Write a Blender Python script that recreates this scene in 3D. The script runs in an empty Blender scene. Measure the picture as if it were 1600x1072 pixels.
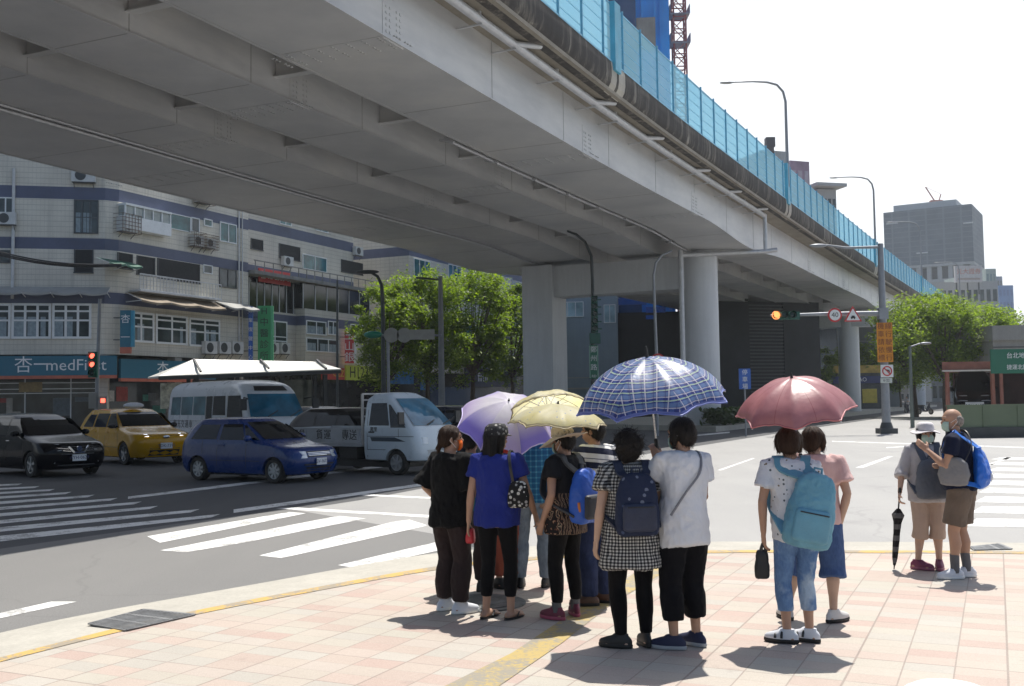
import bpy, bmesh, math, random
from mathutils import Vector, Matrix, noise, Euler
random.seed(7)
PI = math.pi
R_ = math.radians
scene = bpy.context.scene
COL = scene.collection

# ------------------------------------------------------------------ camera
CAM_H, FPX, ROLL = 1.75, 1620.0, .014
PITCH = math.atan(89 / FPX)
cd = bpy.data.cameras.new('camera')
cd.sensor_width = 36.0
cd.lens = 36.0 * FPX / 1600
cd.clip_start, cd.clip_end = .1, 3000
cam = bpy.data.objects.new('camera', cd)
COL.objects.link(cam)
_f = Vector((0, math.cos(PITCH), math.sin(PITCH)))
_x0 = Vector((1, 0, 0)); _u0 = _x0.cross(_f)
_cx = _x0 * math.cos(ROLL) - _u0 * math.sin(ROLL)
_cy = _x0 * math.sin(ROLL) + _u0 * math.cos(ROLL)
_m = Matrix((_cx, _cy, -_f)).transposed().to_4x4()
_m.translation = (0, 0, CAM_H)
cam.matrix_world = _m
scene.camera = cam

# ------------------------------------------------------------------ light
SUN_TO = Vector((.17, .37, 1.0)).normalized()      # direction towards the sun
elev = math.asin(SUN_TO.z)
azim = math.atan2(SUN_TO.x, SUN_TO.y)
world = bpy.data.worlds.new('World')
scene.world = world
world.use_nodes = True
nt = world.node_tree
nt.nodes.clear()
sky = nt.nodes.new('ShaderNodeTexSky')
sky.sky_type = 'NISHITA'
sky.sun_disc = False
sky.sun_elevation = elev
sky.sun_rotation = azim
sky.altitude = 0
sky.air_density = 1.0
sky.dust_density = 1.6
sky.ozone_density = 1.0
bg = nt.nodes.new('ShaderNodeBackground')
bg.inputs['Strength'].default_value = .085
out = nt.nodes.new('ShaderNodeOutputWorld')
# thin white haze low in the sky
_tc = nt.nodes.new('ShaderNodeTexCoord'); _sp = nt.nodes.new('ShaderNodeSeparateXYZ'); nt.links.new(_tc.outputs['Generated'], _sp.inputs[0])
_rp = nt.nodes.new('ShaderNodeValToRGB'); nt.links.new(_sp.outputs[2], _rp.inputs[0])
_rp.color_ramp.elements[0].position = .25; _rp.color_ramp.elements[0].color = (1, 1, 1, 1)
_rp.color_ramp.elements[1].position = .85; _rp.color_ramp.elements[1].color = (0, 0, 0, 1)
_ry = nt.nodes.new('ShaderNodeMapRange'); _ry.interpolation_type = 'SMOOTHSTEP'; nt.links.new(_sp.outputs[1], _ry.inputs[0])
_ry.inputs[1].default_value = -.35; _ry.inputs[2].default_value = .55          # forward scatter: whitest on the sun's side
_ml = nt.nodes.new('ShaderNodeMath'); _ml.operation = 'MULTIPLY'; nt.links.new(_rp.outputs[0], _ml.inputs[0]); nt.links.new(_ry.outputs[0], _ml.inputs[1])
_mx = nt.nodes.new('ShaderNodeMix'); _mx.data_type = 'RGBA'
nt.links.new(_ml.outputs[0], _mx.inputs[0]); nt.links.new(sky.outputs[0], _mx.inputs[6]); _mx.inputs[7].default_value = (9.0, 9.3, 9.6, 1)
nt.links.new(_mx.outputs[2], bg.inputs[0])
nt.links.new(bg.outputs[0], out.inputs[0])
sl = bpy.data.lights.new('sun', 'SUN')
sl.energy = 4.0
sl.angle = R_(.53)
sl.color = (1, .955, .88)
sun = bpy.data.objects.new('sun', sl)
COL.objects.link(sun)
sun.rotation_euler = SUN_TO.to_track_quat('Z', 'Y').to_euler()
sun.location = SUN_TO * 100
vs = scene.view_settings
vs.view_transform = 'Standard'
vs.look = 'None'
vs.exposure = .64
vs.gamma = 1
scene.render.engine = 'CYCLES'
scene.cycles.use_denoising = True
scene.cycles.max_bounces = 7
scene.cycles.diffuse_bounces = 4
scene.cycles.glossy_bounces = 3
scene.cycles.transparent_max_bounces = 8
scene.cycles.sample_clamp_indirect = 6
scene.cycles.caustics_reflective = False
scene.cycles.caustics_refractive = False

# ------------------------------------------------------------------ helpers
def ray(px, py):
    x, u = (px - 800) / FPX, -(py - 536) / FPX
    cr, sr = math.cos(ROLL), math.sin(ROLL)
    x, u = x * cr + u * sr, -x * sr + u * cr
    c, s = math.cos(PITCH), math.sin(PITCH)
    return Vector((x, c - u * s, s + u * c))
def G(px, py, z=0.):                     # point on the horizontal plane z seen at a photo pixel
    d = ray(px, py); t = (z - CAM_H) / d.z
    return Vector((d.x * t, d.y * t, z))
def Y_(px, py, Y):                       # point at depth Y seen at a photo pixel
    d = ray(px, py); t = Y / d.y
    return Vector((d.x * t, Y, CAM_H + d.z * t))

class MB:
    """collects faces and links them as ONE mesh"""
    def __init__(s): s.v = []; s.f = []; s.m = []; s.uv = {}
    def add(s, vs, fs, mi=0):
        o = len(s.v); s.v += [tuple(p) for p in vs]
        s.f += [tuple(i + o for i in f) for f in fs]; s.m += [mi] * len(fs)
        return o
    def box(s, c, d, mi=0, rz=0., M=None):
        x, y, z = d[0] / 2, d[1] / 2, d[2] / 2
        P = [Vector((a * x, b * y, e * z)) for e in (-1, 1) for a, b in ((-1, -1), (1, -1), (1, 1), (-1, 1))]
        rot = Matrix.Rotation(rz, 3, 'Z') if M is None else M
        P = [rot @ p + Vector(c) for p in P]
        s.add(P, [(3, 2, 1, 0), (4, 5, 6, 7), (0, 1, 5, 4), (1, 2, 6, 5), (2, 3, 7, 6), (3, 0, 4, 7)], mi)
    def bar(s, a, b, w, h, mi=0):         # box beam between two points
        a, b = Vector(a), Vector(b); d = b - a; L = d.length
        if L < 1e-6: return
        M = d.to_track_quat('X', 'Z').to_matrix()
        s.box((a + b) / 2, (L, w, h), mi, M=M)
    def loft(s, rings, mi=0, cap=True, closed=True):
        n = len(rings[0]); o = len(s.v)
        for r in rings: s.v += [tuple(p) for p in r]
        k = n if closed else n - 1
        for i in range(len(rings) - 1):
            for j in range(k):
                s.f.append((o + i * n + j, o + i * n + (j + 1) % n, o + (i + 1) * n + (j + 1) % n, o + (i + 1) * n + j)); s.m.append(mi)
        if cap:
            s.f.append(tuple(o + j for j in reversed(range(n)))); s.m.append(mi)
            e = o + (len(rings) - 1) * n
            s.f.append(tuple(e + j for j in range(n))); s.m.append(mi)
    def tube(s, pts, rad, n=10, mi=0, round_=False, flat=1., up=None, cap=True):
        pts = [Vector(p) for p in pts]
        if not isinstance(rad, (list, tuple)): rad = [rad] * len(pts)
        rad = list(rad)
        if round_:                       # rounded ends
            d0 = (pts[0] - pts[1]).normalized(); d1 = (pts[-1] - pts[-2]).normalized()
            a = [(pts[0] + d0 * rad[0] * q, rad[0] * r) for q, r in ((.95, .3), (.7, .72), (.35, .93))]
            b = [(pts[-1] + d1 * rad[-1] * q, rad[-1] * r) for q, r in ((.35, .93), (.7, .72), (.95, .3))]
            pts = [p for p, _ in a] + pts + [p for p, _ in b]
            rad = [r for _, r in a] + rad + [r for _, r in b]
        rings = []; u = None
        for i, p in enumerate(pts):
            t = (pts[min(i + 1, len(pts) - 1)] - pts[max(i - 1, 0)]).normalized()
            if u is None:
                ref = Vector(up) if up is not None else (Vector((0, 0, 1)) if abs(t.z) < .9 else Vector((0, 1, 0)))
                u = (ref - t * ref.dot(t)).normalized()
            else:
                u = (u - t * u.dot(t)).normalized()
            w = t.cross(u)
            r = rad[i]
            rings.append([p + (w * math.cos(2 * PI * k / n) + u * math.sin(2 * PI * k / n) * flat) * r for k in range(n)])
        s.loft(rings, mi, cap)
    def cyl(s, c, r, h, n=16, mi=0, r2=None, axis='Z'):
        c = Vector(c); d = {'X': Vector((1, 0, 0)), 'Y': Vector((0, 1, 0)), 'Z': Vector((0, 0, 1))}[axis]
        s.tube([c - d * h / 2, c + d * h / 2], [r, r if r2 is None else r2], n, mi)
    def ell(s, c, r, nu=14, nv=10, mi=0, M=None):
        c = Vector(c); rings = []
        for i in range(1, nv):
            t = PI * i / nv - PI / 2
            ring = []
            for j in range(nu):
                a = 2 * PI * j / nu
                p = Vector((r[0] * math.cos(t) * math.cos(a), r[1] * math.cos(t) * math.sin(a), r[2] * math.sin(t)))
                ring.append(c + (M @ p if M is not None else p))
            rings.append(ring)
        s.loft(rings, mi)
    def poly(s, pts, mi=0): s.add(pts, [tuple(range(len(pts)))], mi)
    def slab(s, pts, z0, z1, mi=0):       # horizontal polygon with skirts
        n = len(pts)
        s.add([(p[0], p[1], z1) for p in pts] + [(p[0], p[1], z0) for p in pts],
              [tuple(range(n))] + [(i, i + n, (i + 1) % n + n, (i + 1) % n) for i in range(n)], mi)
    def rect(s, o, u, v, mi=0): o, u, v = Vector(o), Vector(u), Vector(v); s.add([o, o + u, o + u + v, o + v], [(0, 1, 2, 3)], mi)
    def mesh(s, name, mats):
        me = bpy.data.meshes.new(name)
        me.from_pydata(s.v, [], s.f)
        for m in mats: me.materials.append(m)
        me.polygons.foreach_set('material_index', s.m)
        me.update()
        return me
    def build(s, name, mats, parent=None, smooth=0, loc=None, fix=True):
        if not isinstance(mats, (list, tuple)): mats = [mats]
        me = s.mesh(name, mats)
        if fix:
            bm = bmesh.new(); bm.from_mesh(me)
            bmesh.ops.recalc_face_normals(bm, faces=bm.faces); bm.to_mesh(me); bm.free()
        return link(name, me, parent, smooth, loc)

def link(name, me, parent=None, smooth=0, loc=None):
    if smooth:
        me.polygons.foreach_set('use_smooth', [True] * len(me.polygons))
        if smooth < 180: me.set_sharp_from_angle(angle=R_(smooth))
    o = bpy.data.objects.new(name, me)
    COL.objects.link(o)
    if parent is not None: o.parent = parent
    if loc is not None: o.location = loc
    return o
def tag(o, label=None, cat=None, group=None, kind=None):
    if label: o['label'] = label
    if cat: o['category'] = cat
    if group: o['group'] = group
    if kind: o['kind'] = kind
    return o
def thing(name, label, cat, loc=(0, 0, 0), rz=0., group=None):
    o = bpy.data.objects.new(name, None); COL.objects.link(o)
    o.empty_display_size = .2
    o.location = loc; o.rotation_euler = (0, 0, rz)
    return tag(o, label, cat, group)
KIDS = {}
def copy_tree(o, parent=None):
    c = o.copy(); COL.objects.link(c)
    if parent is not None: c.parent = parent
    for ch in [k for k in bpy.data.objects if k.parent == o]: copy_tree(ch, c)
    return c
def realise(me, mods):
    """apply modifiers to a mesh, give back the new mesh"""
    o = bpy.data.objects.new('tmp', me); COL.objects.link(o)
    for kind, kw in mods:
        m = o.modifiers.new(kind, kind)
        for k, v in kw.items(): setattr(m, k, v)
    dg = bpy.context.evaluated_depsgraph_get()
    r = bpy.data.meshes.new_from_object(o.evaluated_get(dg), depsgraph=dg)
    bpy.data.objects.remove(o)
    return r

# ------------------------------------------------------------------ materials
def nodes(name):
    m = bpy.data.materials.new(name); m.use_nodes = True
    n = m.node_tree; b = n.nodes['Principled BSDF']
    return m, n, b
def N(nt, t, **kw):
    n = nt.nodes.new(t)
    for k, v in kw.items():
        if k.startswith('i_'): n.inputs[k[2:].replace('_', ' ')].default_value = v
        elif k.startswith('n_'): n.inputs[int(k[2:])].default_value = v
        else: setattr(n, k, v)
    return n
def ramp(nt, src, stops, interp='LINEAR'):
    r = nt.nodes.new('ShaderNodeValToRGB'); r.color_ramp.interpolation = interp
    e = r.color_ramp.elements
    while len(e) < len(stops): e.new(.5)
    for i, (p, c) in enumerate(stops):
        e[i].position = p; e[i].color = (c[0], c[1], c[2], 1) if len(c) == 3 else c
    nt.links.new(src, r.inputs[0])
    return r
def math_(nt, op, a, b=None):
    n = nt.nodes.new('ShaderNodeMath'); n.operation = op
    for i, q in enumerate((a, b)):
        if q is None: continue
        if isinstance(q, (int, float)): n.inputs[i].default_value = q
        else: nt.links.new(q, n.inputs[i])
    return n.outputs[0]
def mixc(nt, fac, a, b, mode='MIX'):
    n = nt.nodes.new('ShaderNodeMix'); n.data_type = 'RGBA'; n.blend_type = mode
    for i, q in ((0, fac), (6, a), (7, b)):
        if isinstance(q, (int, float)): n.inputs[i].default_value = q
        elif isinstance(q, (tuple, list)): n.inputs[i].default_value = (q[0], q[1], q[2], 1)
        else: nt.links.new(q, n.inputs[i])
    return n.outputs[2]
def coords(nt, kind='Object', scale=(1, 1, 1), rot=(0, 0, 0), loc=(0, 0, 0)):
    tc = nt.nodes.new('ShaderNodeTexCoord'); mp = nt.nodes.new('ShaderNodeMapping')
    mp.inputs['Scale'].default_value = scale; mp.inputs['Rotation'].default_value = rot; mp.inputs['Location'].default_value = loc
    nt.links.new(tc.outputs[kind], mp.inputs[0])
    return mp.outputs[0]
def noise_(nt, vec, scale, detail=4, rough=.55):
    n = nt.nodes.new('ShaderNodeTexNoise'); n.inputs['Scale'].default_value = scale
    n.inputs['Detail'].default_value = detail; n.inputs['Roughness'].default_value = rough
    if vec is not None: nt.links.new(vec, n.inputs['Vector'])
    return n.outputs['Fac']
def bump(nt, b, h, strength=.3, dist=.01):
    n = nt.nodes.new('ShaderNodeBump'); n.inputs['Strength'].default_value = strength; n.inputs['Distance'].default_value = dist
    nt.links.new(h, n.inputs['Height']); nt.links.new(n.outputs[0], b.inputs['Normal'])
MC = {}
def plain(name, c, rough=.6, metal=0., var=.12, scale=3., bmp=0., bscale=40., coat=0., spec=.5, trans=0., sheen=0., wr=0.):
    """a procedural paint / cloth / stone: colour broken up by noise, optional fine bump"""
    if name in MC: return MC[name]
    m, n, b = nodes(name)
    v = coords(n)
    f = noise_(n, v, scale, 5)
    lo = tuple(max(0, x * (1 - var)) for x in c); hi = tuple(min(1, x * (1 + var)) for x in c)
    r = ramp(n, f, [(.3, lo), (.7, hi)])
    n.links.new(r.outputs[0], b.inputs['Base Color'])
    f2 = noise_(n, v, scale * 2.3, 3)
    rr = ramp(n, f2, [(.3, (max(.02, rough - .08),) * 3), (.7, (min(1, rough + .08),) * 3)])
    n.links.new(rr.outputs[0], b.inputs['Roughness'])
    b.inputs['Metallic'].default_value = metal
    b.inputs['Specular IOR Level'].default_value = spec
    if coat: b.inputs['Coat Weight'].default_value = coat; b.inputs['Coat Roughness'].default_value = .04
    if sheen: b.inputs['Sheen Weight'].default_value = sheen
    if wr: bump(n, b, math_(n, 'ADD', math_(n, 'MULTIPLY', noise_(n, v, bscale, 2), .10), noise_(n, coords(n, scale=(1, 1, .55)), 15, 4, .6)), wr, .03)
    elif bmp: bump(n, b, noise_(n, v, bscale, 3), bmp, .01)
    if trans:                              # thin cloth / leaf lets light through
        t = N(n, 'ShaderNodeBsdfTranslucent'); n.links.new(r.outputs[0], t.inputs[0])
        mx = N(n, 'ShaderNodeMixShader'); mx.inputs[0].default_value = trans
        n.links.new(b.outputs[0], mx.inputs[1]); n.links.new(t.outputs[0], mx.inputs[2])
        n.links.new(mx.outputs[0], n.nodes['Material Output'].inputs[0])
    MC[name] = m
    return m
def glow(name, c, s):
    if name in MC: return MC[name]
    m, n, b = nodes(name)
    b.inputs['Base Color'].default_value = (*c, 1); b.inputs['Emission Color'].default_value = (*c, 1); b.inputs['Emission Strength'].default_value = s
    MC[name] = m
    return m
def glass_dark(name, c=(.02, .025, .03), rough=.04):
    if name in MC: return MC[name]
    m, n, b = nodes(name)
    f = noise_(n, coords(n), 1.3, 3)
    r = ramp(n, f, [(.35, tuple(x * .6 for x in c)), (.7, tuple(x * 1.5 for x in c))])
    n.links.new(r.outputs[0], b.inputs['Base Color'])
    b.inputs['Roughness'].default_value = rough
    b.inputs['Specular IOR Level'].default_value = .5
    MC[name] = m
    return m

# text from the built-in font
TXT = {}
def text_mesh(body, size, ext=.004, spacing=1., line=1.):
    cu = bpy.data.curves.new('text', 'FONT'); cu.body = body; cu.size = size; cu.extrude = ext
    cu.align_x = 'CENTER'; cu.align_y = 'CENTER'; cu.space_character = spacing; cu.space_line = line
    cu.resolution_u = 2
    o = bpy.data.objects.new('text', cu); COL.objects.link(o)
    dg = bpy.context.evaluated_depsgraph_get()
    me = bpy.data.meshes.new_from_object(o.evaluated_get(dg), depsgraph=dg)
    bpy.data.objects.remove(o)
    return me
def text(name, body, size, mat, parent, loc, u, v, ext=.004, spacing=1., line=1., sx=1.):
    """lettering lying in the plane of u (reading direction) and v (up)"""
    me = text_mesh(body, size, ext, spacing, line)
    u, v = Vector(u).normalized(), Vector(v).normalized(); w = u.cross(v)
    M = Matrix((u * sx, v, w)).transposed().to_4x4(); M.translation = Vector(loc)
    me.transform(M)
    me.materials.clear(); me.materials.append(mat)
    return link(name, me, parent)
# ------------------------------------------------------------------ ground materials
def asphalt_mat():
    m, n, b = nodes('asphalt')
    v = coords(n)
    big = noise_(n, v, .12, 4, .6); mid = noise_(n, v, 1.1, 4); fine = noise_(n, v, 90, 2)
    c1 = ramp(n, big, [(.3, (.055, .057, .062)), (.7, (.085, .087, .092))]).outputs[0]
    c2 = mixc(n, .35, c1, ramp(n, mid, [(.35, (.048, .05, .054)), (.68, (.10, .102, .106))]).outputs[0])
    st = noise_(n, coords(n, scale=(.9, .12, 1), rot=(0, 0, R_(-26))), 1.0, 3)          # wheel polish along the lanes
    c2 = mixc(n, .3, c2, ramp(n, st, [(.4, (.05, .052, .056)), (.65, (.105, .107, .11))]).outputs[0])
    c3 = mixc(n, .4, c2, ramp(n, fine, [(.3, (.025, .025, .027)), (.7, (.14, .142, .146))]).outputs[0])
    n.links.new(c3, b.inputs['Base Color']); b.inputs['Roughness'].default_value = .82
    bump(n, b, fine, .35, .01)
    return m
def paver_mat():
    m, n, b = nodes('pavers')
    # two directions of joints, as laid on this corner
    v = coords(n)
    mp = N(n, 'ShaderNodeMapping')
    mp.inputs['Rotation'].default_value = (0, 0, R_(25.0))
    n.links.new(v, mp.inputs[0])
    def brick(w, h, mortar, off, cs):
        br = N(n, 'ShaderNodeTexBrick'); br.offset = off; br.squash = 1
        br.inputs['Scale'].default_value = 1; br.inputs['Brick Width'].default_value = w; br.inputs['Row Height'].default_value = h
        br.inputs['Mortar Size'].default_value = mortar; br.inputs['Mortar Smooth'].default_value = .1
        br.inputs['Color1'].default_value = (*cs[0], 1); br.inputs['Color2'].default_value = (*cs[1], 1); br.inputs['Mortar'].default_value = (*cs[2], 1)
        n.links.new(mp.outputs[0], br.inputs['Vector'])
        return br
    # small blocks .29 x .145 in three tints
    b1 = brick(.30, .20, .004, .0, ((0, 0, 0), (1, 1, 1), (.35, .35, .35)))
    tint = ramp(n, b1.outputs['Color'], [(0, (.42, .29, .245)), (.18, (.41, .315, .265)), (.36, (.46, .405, .34)), (.55, (.415, .40, .335)), (.72, (.455, .355, .30)), (.86, (.44, .42, .37)), (1, (.39, .375, .33))]).outputs[0]
    b2 = brick(.30, .60, .005, 0, ((1, 1, 1), (1, 1, 1), (0, 0, 0)))
    b3 = brick(.90, 2.4, .007, 0, ((1, 1, 1), (1, 1, 1), (0, 0, 0)))
    j = math_(n, 'MULTIPLY', math_(n, 'ADD', math_(n, 'MULTIPLY', b2.outputs['Fac'], .72), 0.), 1)
    jj = math_(n, 'MAXIMUM', j, math_(n, 'MULTIPLY', b3.outputs['Fac'], .8))
    jj = math_(n, 'MAXIMUM', jj, math_(n, 'MULTIPLY', b1.outputs['Fac'], .34))
    c = mixc(n, jj, tint, (.16, .12, .10))
    dirt = noise_(n, v, .7, 5, .6)
    c = mixc(n, .22, c, ramp(n, dirt, [(.3, (.30, .24, .21)), (.62, (.5, .44, .385))]).outputs[0])
    spk = noise_(n, v, 120, 2)
    c = mixc(n, .18, c, ramp(n, spk, [(.3, (.2, .17, .15)), (.7, (.6, .55, .5))]).outputs[0])
    stn = noise_(n, coords(n, loc=(3.1, 1.7, 0)), 2.3, 3, .7)
    c = mixc(n, ramp(n, stn, [(.66, (0, 0, 0)), (.78, (.4, .4, .4))]).outputs[0], c, (.2, .165, .15))
    n.links.new(c, b.inputs['Base Color']); b.inputs['Roughness'].default_value = .78
    bump(n, b, math_(n, 'SUBTRACT', math_(n, 'MULTIPLY', spk, .2), jj), .45, .006)
    return m
def paint_mat(name, c, worn=.5):
    m, n, b = nodes(name)
    v = coords(n)
    w = noise_(n, v, 2.2, 6, .7); w2 = noise_(n, v, 26, 4, .7)
    k = math_(n, 'MULTIPLY', math_(n, 'ADD', w, math_(n, 'MULTIPLY', w2, .6)), .62)
    f = ramp(n, k, [(.36 * worn + .24, (0, 0, 0)), (.36 * worn + .31, (1, 1, 1))]).outputs[0]
    c1 = mixc(n, f, (.24, .235, .225), c)
    n.links.new(mixc(n, .25, c1, ramp(n, w2, [(.3, tuple(x * .7 for x in c)), (.7, c)]).outputs[0]), b.inputs['Base Color'])
    b.inputs['Roughness'].default_value = .7
    return m
ASPH, PAVE = asphalt_mat(), paver_mat()
WHITE_LINE = paint_mat('white road paint', (.74, .74, .72), .50)
YEL_LINE = paint_mat('yellow road paint', (.55, .36, .10), .62)
def concrete(name, c, var=.2, rough=.85):
    if name in MC: return MC[name]
    m, n, b = nodes(name)
    v = coords(n)
    a = noise_(n, v, .8, 5, .65); f = noise_(n, v, 30, 3)
    st = noise_(n, coords(n, scale=(3, 3, .25)), 1.5, 4)
    c1 = ramp(n, a, [(.3, tuple(x * (1 - var) for x in c)), (.7, tuple(min(1, x * (1 + var)) for x in c))]).outputs[0]
    c1 = mixc(n, .3, c1, ramp(n, st, [(.35, tuple(x * .7 for x in c)), (.65, c)]).outputs[0])
    c1 = mixc(n, .2, c1, ramp(n, f, [(.3, tuple(x * .6 for x in c)), (.7, tuple(min(1, x * 1.3) for x in c))]).outputs[0])
    n.links.new(c1, b.inputs['Base Color']); b.inputs['Roughness'].default_value = rough
    bump(n, b, f, .25, .008)
    MC[name] = m
    return m
CONC = concrete('kerb concrete', (.43, .41, .36), .18)

# ------------------------------------------------------------------ road, pavement, markings
mb = MB(); mb.rect((-900, -60, 0), (1800, 0, 0), (0, 1500, 0))
tag(mb.build('road', ASPH), kind='structure')

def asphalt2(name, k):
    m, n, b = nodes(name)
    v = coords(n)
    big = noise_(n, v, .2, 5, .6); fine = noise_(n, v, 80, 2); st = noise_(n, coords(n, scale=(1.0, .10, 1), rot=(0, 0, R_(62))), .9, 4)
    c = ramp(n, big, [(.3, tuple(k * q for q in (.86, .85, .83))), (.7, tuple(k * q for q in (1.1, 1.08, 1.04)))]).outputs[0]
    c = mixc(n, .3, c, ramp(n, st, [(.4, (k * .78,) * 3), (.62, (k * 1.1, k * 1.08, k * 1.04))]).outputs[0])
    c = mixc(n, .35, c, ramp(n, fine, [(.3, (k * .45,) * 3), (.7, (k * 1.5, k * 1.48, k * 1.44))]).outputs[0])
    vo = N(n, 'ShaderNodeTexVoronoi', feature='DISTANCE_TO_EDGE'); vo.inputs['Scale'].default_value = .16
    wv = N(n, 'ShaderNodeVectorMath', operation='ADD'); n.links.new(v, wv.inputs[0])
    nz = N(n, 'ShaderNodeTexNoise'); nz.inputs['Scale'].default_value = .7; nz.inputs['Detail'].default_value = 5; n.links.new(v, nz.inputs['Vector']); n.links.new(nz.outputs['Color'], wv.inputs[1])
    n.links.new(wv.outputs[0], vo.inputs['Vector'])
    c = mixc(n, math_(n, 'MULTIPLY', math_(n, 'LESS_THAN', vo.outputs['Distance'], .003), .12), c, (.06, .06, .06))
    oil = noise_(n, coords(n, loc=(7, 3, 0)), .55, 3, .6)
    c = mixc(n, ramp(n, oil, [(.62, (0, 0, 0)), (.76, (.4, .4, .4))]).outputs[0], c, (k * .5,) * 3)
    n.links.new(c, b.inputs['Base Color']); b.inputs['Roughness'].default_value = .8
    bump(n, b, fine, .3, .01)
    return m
mb = MB()
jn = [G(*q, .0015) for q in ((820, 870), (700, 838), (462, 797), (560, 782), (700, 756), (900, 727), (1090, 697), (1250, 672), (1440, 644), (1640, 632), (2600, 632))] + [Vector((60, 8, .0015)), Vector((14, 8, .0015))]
mb.poly(jn); tag(mb.build('junction', asphalt2('sunlit pale asphalt', .33)), kind='structure')  # pale worn tone with sun glare put in; edge run along flyover shadow
mb = MB()
zp = [G(*q, .0012) for q in ((820, 890), (690, 834), (462, 795), (300, 815), (-300, 900), (-900, 1080), (0, 1030), (600, 900))]
mb.poly(zp); tag(mb.build('sunlit_road_sheet', asphalt2('grey asphalt', .18)), kind='structure')  # tone raised above the shaded road to carry sunlight around the zebra

def spline(pts, k=8):
    o = []
    for i in range(len(pts) - 1):
        p0, p1, p2, p3 = pts[max(i - 1, 0)], pts[i], pts[i + 1], pts[min(i + 2, len(pts) - 1)]
        for j in range(k):
            t = j / k
            o.append(tuple(.5 * ((2 * b) + (-a + c) * t + (2 * a - 5 * b + 4 * c - d) * t * t + (-a + 3 * b - 3 * c + d) * t ** 3) for a, b, c, d in zip(p0, p1, p2, p3)))
    o.append(tuple(pts[-1]))
    return o
kerb_out = spline([G(*q).xy for q in ((-420, 1090), (-200, 1038), (0, 990), (150, 958), (380, 917), (660, 868), (800, 856), (960, 849.5), (1140, 847), (1380, 847.5), (1600, 849), (1900, 853), (2300, 862))], 8)
kerb_in = spline([G(*q).xy for q in ((-420, 1146), (-200, 1087), (0, 1036), (200, 985), (380, 946), (660, 894), (800, 878), (960, 869), (1140, 865), (1380, 865.5), (1600, 867), (1900, 872), (2300, 882))], 8)
yel_in = spline([G(*q).xy for q in ((-420, 1152.5), (-200, 1093), (0, 1042), (200, 991), (380, 951.5), (660, 899), (800, 882.5), (960, 873), (1140, 868.4), (1380, 868.8), (1600, 870.4), (1900, 875), (2300, 885))], 8)
near = [(9., 7.5), (9., -8), (-9, -8), (-9., 5.)]
# the crossing slopes down to the road, so steps are low here
mb = MB()
far_edge = [(p[0], p[1]) for p in kerb_in]
mb.slab(far_edge + [(14, 9.0), (14, -8), (-12, -8)], -.1, .030)
tag(mb.build('pavement', PAVE), kind='structure')
mb = MB()
for i in range(len(kerb_out) - 1):
    a, b, c, d = kerb_out[i], kerb_out[i + 1], kerb_in[i + 1], kerb_in[i]
    mb.add([(*a, .006), (*b, .006), (*c, .034), (*d, .034), (*a, -.05), (*b, -.05)], [(0, 1, 2, 3), (4, 5, 1, 0)])
tag(mb.build('kerb', CONC), kind='structure')
mb = MB()
for i in range(len(kerb_in) - 1):
    a, b, c, d = kerb_in[i], kerb_in[i + 1], yel_in[i + 1], yel_in[i]
    mb.poly([(*a, .0385), (*b, .0385), (*c, .0345), (*d, .0345)])
tag(mb.build('kerb_line', YEL_LINE), kind='structure')
# yellow tactile strip running over the pavers towards the camera
mb = MB()
q = [G(*p, .0345) for p in ((668, 1085), (760, 1085), (880, 1003), (960, 940), (1046, 890), (1046, 884), (1010, 884), (905, 950), (800, 1020))]
mb.poly(q)
TACT = paint_mat('tactile paving', (.44, .33, .12), .62)
tag(mb.build('tactile_strip', TACT), kind='structure')

def quads(name, mat, polys, z=.004):
    mb = MB()
    for p in polys:
        pts = [G(*q, z) for q in p]
        mb.poly(pts)
    return tag(mb.build(name, mat), kind='structure')
# zebra in the sun, beside the corner
quads('crosswalk', WHITE_LINE, [
    [(250, 848), (478, 802), (452, 800), (230, 838)],
    [(290, 863), (375, 849), (572, 810), (528, 806), (250, 860)],
    [(290, 900), (405, 868), (440, 872), (669, 821), (640, 812), (405, 860), (240, 895)][1:5] + [(615, 815)],
    [(528, 883), (560, 888), (760, 843), (720, 838)],
    [(0, 966), (60, 953), (120, 940), (80, 940), (0, 958)],
])
# zebra under the flyover
st = []
for x0, y0, x1, y1, t in ((-300, 772, 35, 755.5, 3.2), (-300, 781, 62, 759.6, 3.6), (-300, 790, 86, 764, 4), (-300, 800, 112, 768.5, 4.4), (-300, 811, 148, 773, 5),
                       (-300, 822, 184, 778, 5.2), (-300, 834, 222, 783.5, 5.6), (-200, 838, 247, 790.5, 6), (-100, 841, 312, 795.5, 6.5), (0, 846, 345, 803, 7)):
    st.append([(x0, y0), (x1 - t * 2.2, y1 + t * .8), (x1, y1), (x0, y0 - t * 1.25)])
quads('crosswalk', WHITE_LINE, st)
quads('stop_line', WHITE_LINE, [
    [(365, 801.5), (665, 758.5), (760, 744), (760, 741), (665, 754.5), (365, 796)],
    [(200, 779.5), (330, 764), (560, 735), (700, 717.5), (700, 715), (560, 731.5), (330, 760), (200, 776)],
    [(430, 794), (465, 793), (760, 810), (760, 814), (465, 797)],
    [(560, 774), (700, 781), (700, 778), (570, 772)]])
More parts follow.
